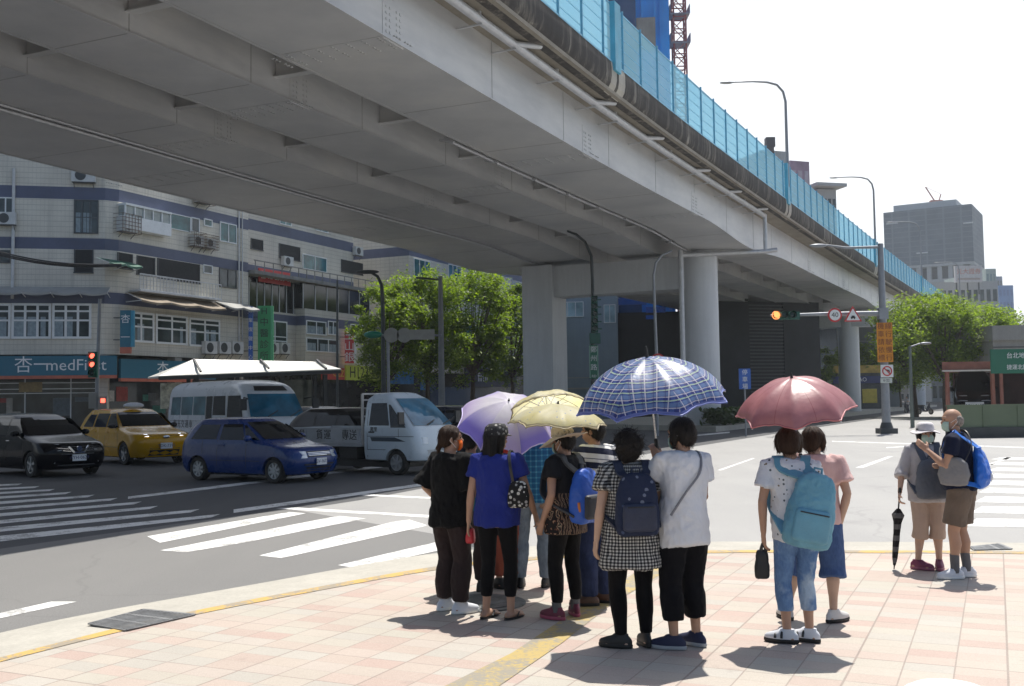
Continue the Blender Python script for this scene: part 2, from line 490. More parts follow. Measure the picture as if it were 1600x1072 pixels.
# lane lines and zebra on the far right
rs = []
for y, xl in ((716, 1548), (724, 1545), (733, 1540), (743, 1537), (754, 1533), (766, 1528), (780, 1522), (796, 1516), (816, 1508)):
    rs.append([(xl, y + (y - 680) * .045), (1760, y + 4 + (y - 680) * .045), (1760, y + 4 - (y - 680) * .045), (xl + 18, y - (y - 680) * .045)])
quads('crosswalk', WHITE_LINE, rs)
quads('lane_line', WHITE_LINE, [
    [(1336, 731), (1349, 731), (1396, 713), (1388, 713)],
    [(1528, 731), (1537, 731), (1583, 714), (1575, 714)],
    [(1300, 690), (1600, 700), (1600, 698.5), (1300, 688.8)],
    [(1120, 735), (1127, 735), (1180, 716), (1175, 716)],
    [(1385, 700), (1420, 698), (1420, 697), (1385, 698.8)]])
quads('lane_line', WHITE_LINE, [[(1070, 683), (1140, 676.5), (1140, 674.5), (1070, 681)], [(935, 699), (1000, 691), (1000, 689), (935, 697)]])

# drain covers set in the kerb and the pavers
GRATE = plain('cast iron', (.20, .205, .21), .55, .2, .3, 8)
def drain(pts, label, z=.036, n=14):
    q = [G(*p, z) for p in pts]
    c = sum(q, Vector()) / 4
    t = thing('drain_grate', label, 'drain', c)
    mb = MB(); mb.poly([p - c for p in q]); 
    mb.build('frame', plain('grate pit', (.04, .04, .042), .9), t)
    mb = MB()
    for i in range(n + 1):
        k = i / n
        a = q[0].lerp(q[1], k) - c; b = q[3].lerp(q[2], k) - c
        mb.bar(a + Vector((0, 0, .006)), b + Vector((0, 0, .003)), .020, .008)
    for k in (0, .33, .66, 1):
        mb.bar(q[0].lerp(q[3], k) - c + Vector((0, 0, .004)), q[1].lerp(q[2], k) - c + Vector((0, 0, .003)), .035, .009)
    mb.build('bars', GRATE, t)
drain(((140, 975), (198, 985.5), (304, 961), (222, 953)), 'wide dark iron drain grate in the pale kerb at the left corner', .036, 15)
drain(((1517, 855), (1524, 860), (1580, 858), (1560, 850)), 'small dark drain grate in the kerb beyond the man in shorts', .036, 9)
mb = MB(); c = G(752, 942, .035)
mb.cyl((0, 0, 0), .38, .012, 32); mb.cyl((0, 0, .008), .30, .008, 32); mb.cyl((0, 0, .012), .18, .008, 24)
o = mb.build('manhole_cover', plain('manhole iron', (.16, .17, .17), .55, .4, .4, 9, .5, 60), None, 30, c)
tag(o, 'round iron manhole cover in the pavement near the woman in flip-flops', 'manhole cover')

# ------------------------------------------------------------------ flyover
def slope(y): 
    t = min(1, max(0, (y - 36) / 26.)); t = t * t * (3 - 2 * t)
    u = min(1, max(0, (y - 70) / 60.)); u = u * u * (3 - 2 * u)
    return .46 + .05 * t + .028 * u
STA = []                                  # stations along the barrier line
_x, _y = 10.66, 56.0
ys = []
yy = -40.
while yy < 330:
    ys.append(yy); yy += 1.25 if yy < 120 else 4
xs = {}
_acc = 0; prev = ys[0]; accs = []
for y in ys:
    _acc += slope((prev + y) / 2) * (y - prev); prev = y; accs.append(_acc)
i0 = min(range(len(ys)), key=lambda i: abs(ys[i] - _y))
for y, a in zip(ys, accs):
    m_ = slope(y); n_ = Vector((1, -m_)).normalized()
    STA.append((Vector((_x + (a - accs[i0]), y)), n_))
Q = .756                                   # size factor of the flyover
def ZQ(z): return 1.75 + (z - 1.75) * Q
def br(i, o, z):                          # station i, offset o to the right of the barrier, height z
    p, n_ = STA[i]
    return Vector(((p.x + n_.x * o) * Q, (p.y + n_.y * o) * Q, ZQ(z)))
def sta_at(y): return min(range(len(ys)), key=lambda i: abs(ys[i] - y))
PIERS = (71.4, 124.4, 180.0, 236.0, 14.)
def zg(y):
    h = 0
    for p in PIERS:
        d = abs(y - p)
        if d < 10: h = max(h, (math.cos(PI * d / 10) * .5 + .5))
    return 12.6 - .45 * h
def sweep(mb, sec, mi=0, i0=0, i1=None, cap=True):
    i1 = len(STA) if i1 is None else i1
    rings = [[br(i, o, z(ys[i]) if callable(z) else z) for o, z in sec] for i in range(i0, i1)]
    mb.loft(rings, mi, cap)

def steel_mat():
    m, n, b = nodes('girder steel')
    v = coords(n)
    a = noise_(n, v, .22, 5, .6)
    c = ramp(n, a, [(.28, (.47, .485, .50)), (.5, (.58, .59, .60)), (.72, (.68, .675, .65))]).outputs[0]
    st = noise_(n, coords(n, scale=(.35, .35, 2.)), 1.2, 5, .65)
    c = mixc(n, .35, c, ramp(n, st, [(.38, (.42, .43, .445)), (.62, (.64, .64, .63))]).outputs[0])
    rust = noise_(n, v, .9, 6, .75)
    c = mixc(n, ramp(n, rust, [(.69, (0, 0, 0)), (.8, (.55, .55, .55))]).outputs[0], c, (.27, .17, .10))
    n.links.new(c, b.inputs['Base Color'])
    b.inputs['Roughness'].default_value = .42
    b.inputs['Metallic'].default_value = .0
    bump(n, b, noise_(n, v, 1.1, 3), .08, .05)
    return m
def parapet_mat():
    """raw concrete with black rain streaks"""
    m, n, b = nodes('stained parapet')
    s1 = noise_(n, coords(n, scale=(1, 1, .10)), 3.2, 5, .7)
    s2 = noise_(n, coords(n, scale=(1, 1, .25)), .35, 4, .65)
    k = math_(n, 'ADD', math_(n, 'MULTIPLY', s1, .8), math_(n, 'MULTIPLY', s2, .45))
    c = ramp(n, k, [(.30, (.028, .025, .023)), (.62, (.06, .054, .05)), (.72, (.15, .135, .115)), (.80, (.40, .37, .32))]).outputs[0]
    n.links.new(c, b.inputs['Base Color']); b.inputs['Roughness'].default_value = .9
    bump(n, b, s1, .3, .02)
    return m
STEEL = steel_mat(); PARA = parapet_mat()
DECKC = concrete('deck concrete', (.30, .27, .22), .3)
SEAM2 = plain('girder seam', (.36, .36, .36), .6)
fly = thing('flyover', 'long grey steel box girder road flyover crossing overhead from upper left to right', 'flyover')
# slab
mb = MB()
sweep(mb, [(-.55, 14.80), (-.10, 14.80), (-.10, 15.10), (-24.6, 15.10), (-24.6, 14.80), (-24.0, 14.80)][::-1])
mb.build('deck', DECKC, fly)
# parapet with curved foot
mb = MB()
sweep(mb, [(-.10, 16.04), (.02, 16.04), (.05, 15.8), (.05, 15.4), (0, 15.12), (-.12, 14.92), (-.32, 14.79), (-.62, 14.77), (-.62, 14.82), (-.10, 15.08)])
mb.build('parapet', PARA, fly, 40)
mb = MB()
sweep(mb, [(-24.1, 14.78), (-24.55, 14.81), (-24.75, 15.08), (-24.8, 16.04), (-24.6, 16.04), (-24.58, 15.12), (-24.4, 14.83)])
mb.build('parapet', PARA, fly, 40)
GIR = [(-1.85, -5.6), (-8.3, -11.3), (-14.1, -17.4), (-18.15, -23.8)]
for k, (a, b_) in enumerate(GIR):
    mb = MB()
    sweep(mb, [(a, 14.795), (a, zg), (b_, zg), (b_, 14.795)])
    # bottom flange lips
    for e, s_ in ((a, 1), (b_, -1)):
        sweep(mb, [(e + s_ * .003, lambda y: zg(y) + .004), (e + s_ * .10, lambda y: zg(y) + .004), (e + s_ * .10, lambda y: zg(y) - .026), (e - s_ * .02, lambda y: zg(y) - .026)])
    # welded splice plates and cross seams
    mb2 = mb
    for y in [q for q in range(-30, 230, 15)]:
        i = sta_at(y + k * 3.3)
        if abs(zg(ys[i]) - 12.6) > .1: continue
        z = zg(ys[i])
        c = br(i, (a + b_) / 2, z - .006); nn = STA[i][1]; ang = math.atan2(nn.y, nn.x)
        mb2.box(c, (abs(a - b_) * Q - .1, .9, .012), 0, ang)
        for q in range(9):
            for w in (-.36, -.24, -.12, .12, .24, .36):
                t = (q / 8 - .5) * (abs(a - b_) - .4)
                mb2.box(c + Vector((math.cos(ang) * t - math.sin(ang) * w, math.sin(ang) * t + math.cos(ang) * w, -.014)), (.055, .055, .02), 0, ang)
        for q in range(5):
            for w in (-.3, -.15, .15, .3):
                mb2.box(br(i, a + .016, z + .2 + q * .19) + Vector((-math.sin(ang) * w, math.cos(ang) * w, 0)), (.03, .055, .055), 0, ang)
        mb2.box(br(i, a + .006, z + .6), (.012, .9, 1.0), 0, ang)
    for j, y in enumerate(range(-30, 150, 6)):
        i = sta_at(y + k * 1.7); z = zg(ys[i]); ang = math.atan2(STA[i][1].y, STA[i][1].x)
        mb.box(br(i, (a + b_) / 2, z - .002), ((a - b_) * Q - .05, .022, .010), 1, ang)
        mb.box(br(i, a + .004, (z + 14.78) / 2), (.010, .024, (14.76 - z) * Q), 1, ang)
        if j % 2: mb.box(br(i, b_ - .004, (z + 14.78) / 2), (.010, .024, (14.76 - z) * Q), 1, ang)
    mb.build('box_girder', [STEEL, SEAM2], fly, 30)
# cross frames between the girders
for k in range(3):
    a, b_ = GIR[k][1], GIR[k + 1][0]
    y = -27.
    while y < 180:
        i = sta_at(y + k * 1.2); y += 6.6
        nn = STA[i][1]; ang = math.atan2(nn.y, nn.x)
        c = br(i, (a + b_) / 2, 14.0)
        mb = MB(); mb.box((0, 0, 0), (abs(a - b_) * Q - .01, .06, 1.55 * Q)); mb.box((0, 0, -.60), (abs(a - b_) * Q - .01, .26, .03))
        o = mb.build('cross_frame', STEEL, fly); o.location = c; o.rotation_euler.z = ang
# drain pipe hung along the outer web with brackets and short branches
PIPE = plain('galvanised pipe', (.55, .56, .58), .4, .3, .1, 4)
mb = MB()
PO, PZ = -1.0, 14.55
ia, ib = sta_at(-30), sta_at(73.5)
mb.tube([br(i, PO, PZ) for i in range(ia, ib)], .125, 12)
e = br(ib - 1, PO, PZ)
mb.tube([e, Vector((e.x, e.y, 9.5))], .11, 12)
pn = STA[ib - 1][1]
pe = Vector((e.x, e.y, 9.5))
P_D = Y_(1058, 392, 75.0)
pd = Vector((9.0, 54.6, 9.28))
mb.tube([pe + Vector((.6, -.1, .07)), pe, pd], .12, 12)
mb.tube([pd + Vector((0, 0, .25)), pd, Vector((pd.x, pd.y, .1))], .14, 12)
y = -28.
k = 0
while y < 72:
    i = sta_at(y)
    p = br(i, PO, PZ)
    if k % 2 == 0:
        mb.tube([p + Vector((0, 0, .05)), br(i, PO, 14.85)], .075, 10)
    else:
        q = br(min(i + 1, ib), -.5, 14.80)
        mb.tube([p, q], .085, 10)
    mb.bar(br(i, -1.86, PZ - .22), br(i, PO + .15, PZ - .2), .05, .04)
    y += 3.4; k += 1
mb.build('drainpipe', PIPE, fly, 40)
for y in range(-20, 73, 12):              # clamps are darker
    pass
# walkway pipe tray in the first gap
mb = MB()
ia2, ib2 = sta_at(40), sta_at(71)
mb.tube([br(i, -5.85, 12.5 - (12.6 - zg(ys[i]))) for i in range(ia2, ib2)], .05, 8)
mb.tube([br(i, -6.05, 12.66 - (12.6 - zg(ys[i]))) for i in range(ia2, ib2)], .05, 8)
for i in range(ia2, ib2, 3): mb.bar(br(i, -5.62, 12.42 - (12.6 - zg(ys[i]))), br(i, -6.3, 12.6 - (12.6 - zg(ys[i]))), .06, .08)
ia3, ib3 = sta_at(10), sta_at(80)
mb.tube([br(i, -17.9, 12.48 - (12.6 - zg(ys[i]))) for i in range(ia3, ib3)], .07, 8)
mb.tube([br(i, -17.6, 12.55 - (12.6 - zg(ys[i]))) for i in range(ia3, ib3)], .05, 8)
mb.build('service_pipe', PIPE, fly, 40)

# piers
PIERC = concrete('pier paint', (.62, .64, .66), .06, .7)
def pier(y, full):
    i = sta_at(y); nn = STA[i][1]; ang = math.atan2(nn.y, nn.x)
    # portal: round column on the right, wall leg on the left, beam between
    c1 = br(i, -5.4, 0); c2 = br(i, -17.7, 0); h = ZQ(11.72)
    mb = MB()
    mb.cyl((c1.x, c1.y, h / 2), 1.25 * Q, h, 40)
    mb.cyl((c1.x, c1.y, (h + ZQ(12.15)) / 2), .9 * Q, ZQ(12.15) - h - .004, 24)
    if full:
        mid = br(i, -11.5, 0)
        mb.box((mid.x, mid.y, ZQ(10.62)), (10.6 * Q, 1.9 * Q, 2.3 * Q), 0, ang)
        mb.box((c2.x, c2.y, (h + .12) / 2), (2.5 * Q, 2.6 * Q, h + .12), 0, ang)
        for o in (-8.5, -14.5, -18.9):
            mb.box(br(i, o, 11.8 if o > -17 else 11.77), (.9, .9, .12), 0, ang)
    else:
        c3 = br(i, -18.5, 0)
        mb.cyl((c3.x, c3.y, h / 2), 1.25 * Q, h, 32)
        mid = br(i, -11.1, 0)
        mb.box((mid.x, mid.y, ZQ(10.9)), (20 * Q, 2.2 * Q, 1.7 * Q), 0, ang)
    mb.build('pier', PIERC, fly, 35)
pier(71.4, True)
pier(124.4, False); pier(180, False)

# noise barrier: pale blue translucent panels between blue posts
def barrier_mat():
    m, n, b = nodes('noise barrier sheet')
    v = coords(n)
    f = noise_(n, v, .5, 4)
    c = ramp(n, f, [(.3, (.62, .87, .97)), (.7, (.72, .92, .99))]).outputs[0]
    n.links.new(c, b.inputs['Base Color']); b.inputs['Roughness'].default_value = .35
    t = N(n, 'ShaderNodeBsdfTranslucent'); n.links.new(c, t.inputs[0])
    mx = N(n, 'ShaderNodeMixShader'); mx.inputs[0].default_value = .86
    n.links.new(b.outputs[0], mx.inputs[1]); n.links.new(t.outputs[0], mx.inputs[2])
    tp = N(n, 'ShaderNodeBsdfTransparent'); tp.inputs[0].default_value = (.58, .84, .96, 1)
    m2 = N(n, 'ShaderNodeMixShader'); m2.inputs[0].default_value = .55
    n.links.new(mx.outputs[0], m2.inputs[1]); n.links.new(tp.outputs[0], m2.inputs[2])
    n.links.new(m2.outputs[0], n.nodes['Material Output'].inputs[0])
    return m
BARM = barrier_mat()
POSTM = plain('barrier post', (.14, .40, .56), .5, 0, .15, 3)
POSTW = plain('wide barrier post', (.10, .42, .58), .5, 0, .12, 2)
bar = thing('noise_barrier', 'tall pale blue noise barrier of translucent sheets along the flyover edge', 'barrier')
mb = MB()
sweep(mb, [(-.05, 16.04), (-.05, 18.6), (-.075, 18.6), (-.075, 16.04)])
mb.build('panel', BARM, bar)
mb = MB()
for z in (16.5, 17.02, 17.54, 18.06):
    sweep(mb, [(-.049, z - .014), (-.03, z - .014), (-.03, z + .014), (-.049, z + .014)])
sweep(mb, [(-.09, 18.6), (-.03, 18.6), (-.03, 18.67), (-.09, 18.67)])
sweep(mb, [(-.045, 16.04), (.035, 16.04), (.035, 16.11), (-.045, 16.11)])
mb.build('rail', plain('barrier rail', (.22, .52, .70), .5), bar)
s_acc = 0; last = None; npost = 0
LAMP_Y = (43.6, 74.8, 113, 150.0, 200.)
pm = MB(); pm.box((0, 0, 0), (.07, .04, 2.72 * Q)); pme = pm.mesh('post', [POSTM])
y = 20.0
while y < 225 and npost < 96:
    i = min(range(len(ys)), key=lambda q: abs(ys[q] - y))
    f = (y - ys[i]); p = br(i, .0, 17.38) + Vector((slope(y) * f * Q, f * Q, 0))
    o = bpy.data.objects.new('post', pme); COL.objects.link(o); o.parent = bar; o.location = p
    o.rotation_euler.z = math.atan2(STA[i][1].y, STA[i][1].x)
    npost += 1; y += 2.25
wm = MB(); wm.box((0, 0, 0), (.18, .55, 3.0 * Q)); wme = wm.mesh('wide_post', [POSTW])
# pale washed strips on the parapet under the wide posts
WASH = concrete('washed concrete', (.46, .43, .37), .3)
for y in LAMP_Y[:4]:
    i = sta_at(y)
    for da, db in ((-.5, .1), (.35, 1.1)):
        mb = MB()
        sec = [(.024, 16.03), (.058, 15.8), (.058, 15.4), (.008, 15.12), (-.112, 14.91), (-.318, 14.78)]
        rr = []
        for d_ in (da, db):
            rr.append([br(i, o_, z_) + Vector((slope(y) * d_, d_, 0)) * Q for o_, z_ in sec])
        mb.loft(rr, 0, False, False); mb.build('washed_strip', WASH, fly, fix=False)
for y in LAMP_Y:
    i = sta_at(y); o = bpy.data.objects.new('wide_post', wme); COL.objects.link(o); o.parent = bar
    o.location = br(i, .06, 17.2); o.rotation_euler.z = math.atan2(STA[i][1].y, STA[i][1].x)
# ------------------------------------------------------------------ buildings on the left
def tile_mat(name, c, bands=(), band=(.075, .09, .15), h=.31, w=.24):
    m, n, b = nodes(name)
    tc = N(n, 'ShaderNodeTexCoord'); sp = N(n, 'ShaderNodeSeparateXYZ'); n.links.new(tc.outputs['Object'], sp.inputs[0])
    z = sp.outputs[2]
    # courses of tile
    t = math_(n, 'FRACT', math_(n, 'MULTIPLY', z, 1 / h))
    line = math_(n, 'LESS_THAN', t, .12)
    xy = math_(n, 'ADD', math_(n, 'MULTIPLY', sp.outputs[0], .93), math_(n, 'MULTIPLY', sp.outputs[1], .75))
    tx = math_(n, 'FRACT', math_(n, 'MULTIPLY', xy, 1 / w))
    vl = math_(n, 'MULTIPLY', math_(n, 'LESS_THAN', tx, .14), .22)
    a = noise_(n, tc.outputs['Object'], .35, 5, .65)
    st = noise_(n, coords(n, scale=(1.6, 1.6, .12)), 1.4, 5, .7)
    c1 = ramp(n, a, [(.3, tuple(q * .82 for q in c)), (.7, tuple(q * 1.08 for q in c))]).outputs[0]
    c1 = mixc(n, ramp(n, st, [(.52, (0, 0, 0)), (.75, (.55, .55, .55))]).outputs[0], c1, tuple(q * .55 for q in c))
    ln = math_(n, 'MAXIMUM', math_(n, 'MULTIPLY', line, .5), vl)
    c1 = mixc(n, ln, c1, tuple(q * .45 for q in c))
    k = None
    for lo, hi in bands:
        s = math_(n, 'MULTIPLY', math_(n, 'GREATER_THAN', z, lo), math_(n, 'LESS_THAN', z, hi))
        k = s if k is None else math_(n, 'ADD', k, s)
    if k is not None:
        bc = ramp(n, a, [(.3, tuple(q * .8 for q in band)), (.7, tuple(q * 1.25 for q in band))]).outputs[0]
        c1 = mixc(n, k, c1, bc)
    n.links.new(c1, b.inputs['Base Color']); b.inputs['Roughness'].default_value = .5
    bump(n, b, ln, .25, .01)
    return m
BANDS = ((7.66, 8.34), (10.80, 11.46), (13.72, 14.44))
TILE = tile_mat('cream wall tile', (.64, .605, .52), BANDS)
TILE2 = tile_mat('grey wall tile', (.57, .54, .47), ((7.5, 8.2), (10.9, 11.7), (14.2, 15.0)))
FRAME_W = plain('white window frame', (.72, .74, .74), .4, 0, .06)
FRAME_D = plain('dark window frame', (.05, .055, .06), .4)
GLS = glass_dark('window glass', (.035, .05, .055), .05)
GLS_T = glass_dark('teal window glass', (.03, .12, .13), .06)
CURT = plain('curtain cloth', (.24, .30, .33), .8, 0, .25, 6)
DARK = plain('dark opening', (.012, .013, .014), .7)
RAILW = plain('white railing', (.55, .56, .56), .5)
ACW = plain('air conditioner paint', (.55, .56, .55), .5, 0, .1)
ACD = plain('air conditioner fan', (.05, .055, .06), .5)
CAGE = plain('rusty cage', (.16, .12, .09), .7, .2, .4)
class Facade:
    def __init__(s, O, d):
        s.O = Vector((O[0], O[1], 0)); s.u = Vector((d[0], d[1], 0)).normalized()
        s.n = Vector((s.u.y, -s.u.x, 0))          # outwards
        if s.n.dot(s.O) > 0: s.n = -s.n
        s.ang = math.atan2(s.u.y, s.u.x)
    def hit(s, px, py):
        d = ray(px, py); C = Vector((0, 0, CAM_H))
        t = s.n.dot(s.O - C) / s.n.dot(d); p = C + d * t
        return (p - s.O).dot(s.u), p.z
    def P(s, a, z, o=0.): return s.O + s.u * a + s.n * o + Vector((0, 0, z))
    def R(s, px0, y0, y1, px1):                    # photo rectangle on this wall -> s0, s1, z0, z1
        a, z1 = s.hit(px0, y0); _, z0 = s.hit(px0, y1); b, _ = s.hit(px1, (y0 + y1) / 2)
        return a, b, z0, z1
    def off(s, o): f = Facade(s.O + s.n * o, s.u); f.n = s.n; return f
def fbox(mb, F, a, b, z0, z1, o0, o1, mi=0):
    p = [F.P(a, z0, o0), F.P(b, z0, o0), F.P(b, z0, o1), F.P(a, z0, o1)]
    q = [x + Vector((0, 0, z1 - z0)) for x in p]
    mb.add(p + q, [(3, 2, 1, 0), (4, 5, 6, 7), (0, 1, 5, 4), (1, 2, 6, 5), (2, 3, 7, 6), (3, 0, 4, 7)], mi)
def window(F, r, parent, cols=2, rows=1, frame=None, glass=None, low=None, w=.07, curtain=False):
    a, b, z0, z1 = r
    frame = frame or FRAME_W; glass = glass or GLS
    mb = MB()
    fbox(mb, F, a, b, z1 - w, z1, .006, .07); fbox(mb, F, a, b, z0, z0 + w, .006, .09)
    n = cols
    for i in range(n + 1):
        s_ = a + (b - a - w) * i / n
        fbox(mb, F, s_, s_ + w, z0 + w, z1 - w, .006, .065)
    hs = [z0 + (z1 - z0) * k / rows for k in range(1, rows)] if low is None else [z0 + (z1 - z0) * k for k in low]
    for h in hs:
        fbox(mb, F, a + w, b - w, h - w * .4, h + w * .4, .008, .06)
    f = mb.build('window', frame, parent)
    mb = MB(); fbox(mb, F, a + .02, b - .02, z0 + .02, z1 - .02, .004, .03)
    mb.build('pane', glass, f)
    if curtain:
        k = a + .1
        rnd = random.Random(int(a * 100))
        while k < b - .3:
            wd = rnd.uniform(.25, .7)
            if rnd.random() < .75:
                pts = []; mb = MB()
                m_ = 8
                for q in range(m_ + 1):
                    x = k + wd * q / m_; o = .034 + .006 * (q % 2)
                    pts.append((x, o))
                for (x0, o0), (x1, o1) in zip(pts, pts[1:]):
                    mb.poly([F.P(x0, z0 + w, o0), F.P(min(x1, b - .05), z0 + w, o1), F.P(min(x1, b - .05), z0 + (z1 - z0) * .62, o1), F.P(x0, z0 + (z1 - z0) * .62, o0)])
                mb.build('curtain', CURT, f)
            k += wd + rnd.uniform(.02, .2)
    return f
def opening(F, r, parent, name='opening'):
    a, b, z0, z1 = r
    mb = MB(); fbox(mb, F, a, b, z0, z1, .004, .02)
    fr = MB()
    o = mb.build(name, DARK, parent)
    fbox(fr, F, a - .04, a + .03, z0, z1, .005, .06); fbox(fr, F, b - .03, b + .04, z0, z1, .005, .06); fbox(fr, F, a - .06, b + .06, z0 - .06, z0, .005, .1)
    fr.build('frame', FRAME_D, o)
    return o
AC_N = [0]
def ac_unit(F, s, z, label, w=.85, h=.6, d=.35, cage=False):
    t = thing('air_conditioner', label, 'air conditioner', F.P(s, z, .05 + d / 2), F.ang, 'air conditioners on the facades')
    mb = MB(); mb.box((0, 0, h / 2), (w, d, h)); mb.build('case', ACW, t)
    sgn = -1 if F.n.dot(Vector((-F.u.y, F.u.x, 0))) < 0 else 1
    y = sgn * (d / 2 + .006)
    mb = MB(); mb.cyl((-w * .12, y, h * .5), h * .40, .02, 18, axis='Y'); mb.build('fan', ACD, t)
    mb = MB(); mb.box((0, -sgn * .02, -.03), (w * .95, d * .9, .04))
    for x in (-w * .4, w * .4): mb.bar((x, -sgn * d * .45, -.35), (x, sgn * d * .35, -.04), .03, .03)
    mb.build('bracket', FRAME_D, t)
    if cage:
        mb = MB()
        W, D_, Hh = w + .25, d + .25, h + .2
        for k in range(7):
            x = -W / 2 + W * k / 6
            mb.bar((x, sgn * D_ / 2, -.1), (x, sgn * D_ / 2, Hh), .025, .025)
        for k in range(6):
            zz = -.1 + (Hh + .1) * k / 5
            mb.bar((-W / 2, sgn * D_ / 2, zz), (W / 2, sgn * D_ / 2, zz), .03, .03)
            for x in (-W / 2, W / 2): mb.bar((x, -sgn * D_ / 2, zz), (x, sgn * D_ / 2, zz), .025, .025)
        mb.build('cage', CAGE, t)
    return t

A0 = Y_(175, 420, 60); A0.z = 0
FL = Facade(A0 - Vector((.976, .217, 0)) * 22, (.976, .217))
FR = Facade(A0, (.46, 1))
s1 = FR.hit(388, 400)[0]
E1 = FR.P(s1, 0)
back = Vector((-.85, .5, 0)) * 14
HT = 18.2
apt = thing('apartment_building', 'cream tiled apartment block with dark blue bands above the teal shop sign', 'building')
L0 = FL.P(0, 0)
mb = MB()
foot = [L0, FL.P(21.6, 0), FR.P(.5, 0), E1, E1 + Vector((-9, 4, 0)), L0 + Vector((0, 14, 0))]
mb.slab([(p.x, p.y) for p in foot], 4.72, HT)
mb.build('wall', TILE, apt)
wl = L0 + Vector((-.976, -.217, 0)) * 70
mb = MB(); mb.slab([(p.x, p.y) for p in (wl, L0 + Vector((-.02, 0, 0)), L0 + Vector((-.02, 13, 0)), wl + Vector((0, 13, 0)))], 0, 17.4); mb.build('unseen_wing', TILE, apt)  # unseen continuation to the left, added to block sky reflected in the cars
# ground floor set back behind the columns
mb = MB()
inn = [L0 + Vector((0, 1.6, 0)), FL.P(21.2, 0, -1.6), FR.P(.6, 0, -1.6), FR.P(s1 - .2, 0, -1.6), E1 + Vector((-9, 4, 0)), L0 + Vector((0, 14, 0))]
mb.slab([(p.x, p.y) for p in inn], 0, 4.70)
mb.build('shop_front', glass_dark('shop glass', (.03, .035, .038), .12), apt)
CTILE = tile_mat('column tile', (.42, .38, .33))
for F_, s_ in ((FL, 3.2), (FL, 8.8), (FL, 14.2), (FL, 21.2), (FR, 5.2), (FR, s1 - .7)):
    mb = MB(); fbox(mb, F_, s_, s_ + .6, 0, 4.70, -.65, -.02)
    mb.build('column', CTILE, apt)
# lit shelves and posters inside the shop glass
rnd = random.Random(3)
SHOPC = [plain('shop item %d' % k, c, .6, 0, .3, 6) for k, c in enumerate(((.32, .06, .05), (.04, .20, .16), (.36, .33, .28), (.10, .12, .13), (.30, .22, .10), (.5, .5, .47)))]
for F, L_ in ((FL.off(-1.58), 21.), (FR.off(-1.58), s1)):
    s_ = .4
    while s_ < L_ - 1:
        w_ = rnd.uniform(.3, 1.3)
        z0 = rnd.choice((.4, 1.2, 2.0, 2.6)); h_ = rnd.uniform(.25, 1.1)
        k = rnd.randrange(len(SHOPC))
        mb = MB(); fbox(mb, F, s_, s_ + w_, z0, z0 + h_, .003, .02 + .012 * k); mb.build('display', SHOPC[k], apt)
        s_ += w_ * rnd.uniform(.5, 1.3)
mb = MB()                                  # ceiling tubes and glass door bars
for s_ in (2, 5, 8, 11, 14, 17, 19.5): fbox(mb, FL, s_, s_ + .06, .1, 3.4, -1.58, -1.54)
for z in (2.5, 2.75, 3.1): fbox(mb, FL, .2, 21, z, z + .05, -1.57, -1.53)
mb.build('shop_bars', FRAME_W, apt)

# second floor window strips
for a, b in ((-62, 17), (18.5, 80), (82, 143)):
    window(FL, FL.R(a, 474, 529.5, b), apt, cols=3, low=(.52, .78), curtain=True, w=.13)
for a, b, y0, y1 in ((199, 240, 486, 534), (243, 292, 490, 537), (295, 343, 496, 541)):
    window(FR, FR.R(a, y0, y1, b), apt, cols=2, low=(.52, .80), curtain=True, w=.13)
# third floor
opening(FL, FL.R(117, 390, 425.5, 145), apt)
window(FL, FL.R(0, 391, 411, 16), apt, cols=1, frame=FRAME_D)
for a, b, y0, y1 in ((184, 206, 394, 418), (214, 241, 399, 428), (246, 311, 403, 434)):
    opening(FR, FR.R(a, y0, y1, b), apt)
window(FR, FR.R(317, 413, 427, 331), apt, cols=1, frame=FRAME_W, w=.06)
window(FR, FR.R(342, 418, 448, 369), apt, cols=2, frame=FRAME_D)
# fourth floor
window(FL, FL.R(116, 312, 365, 154), apt, cols=3, low=(.48,), frame=FRAME_D, curtain=True)
window(FL, FL.R(-4, 308, 346, 22), apt, cols=2)
window(FR, FR.R(263, 332, 357, 297), apt, cols=1, glass=GLS_T, w=.05)
window(FR, FR.R(298, 339, 362, 311), apt, cols=1, frame=FRAME_W)
window(FR, FR.R(318, 341, 353, 331), apt, cols=1, glass=GLS_T)
window(FR, FR.R(343, 346, 377, 369), apt, cols=2, glass=GLS_T)
r = FR.R(184, 318, 357, 256)                # enclosed balcony
bay = MB(); fbox(bay, FR, r[0], r[1], r[2], r[2] + .75, .01, .62); fbox(bay, FR, r[0], r[1], r[3] - .12, r[3], .01, .66)
for k in range(6):
    s_ = r[0] + (r[1] - r[0] - .08) * k / 5; fbox(bay, FR, s_, s_ + .08, r[2] + .75, r[3] - .12, .5, .6)
b_ = bay.build('balcony', FRAME_W, apt)
mb = MB(); fbox(mb, FR, r[0] + .05, r[1] - .05, r[2] + .74, r[3] - .1, .02, .53); mb.build('pane', plain('bay glass', (.30, .34, .33), .15, 0, .3, 1.5), b_)
# balcony rail, third floor
r = FR.R(202, 428, 452, 330)
mb = MB()
for o in (.85,):
    fbox(mb, FR, r[0], r[1], r[3] - .06, r[3], o - .04, o); fbox(mb, FR, r[0], r[1], r[2] - .04, r[2], o - .04, o)
    n_ = 26
    for k in range(n_ + 1):
        s_ = r[0] + (r[1] - r[0]) * k / n_; fbox(mb, FR, s_, s_ + .03, r[2], r[3] - .06, o - .035, o - .005)
fbox(mb, FR, r[0], r[1], r[2] - .16, r[2] - .04, .01, .9)
for k in range(9): 
    z = r[2] + (r[3] - r[2]) * k / 9; fbox(mb, FR, r[0], r[0] + (r[1] - r[0]) * .42, z, z + .03, .80, .815)
mb.build('balcony_rail', RAILW, apt)
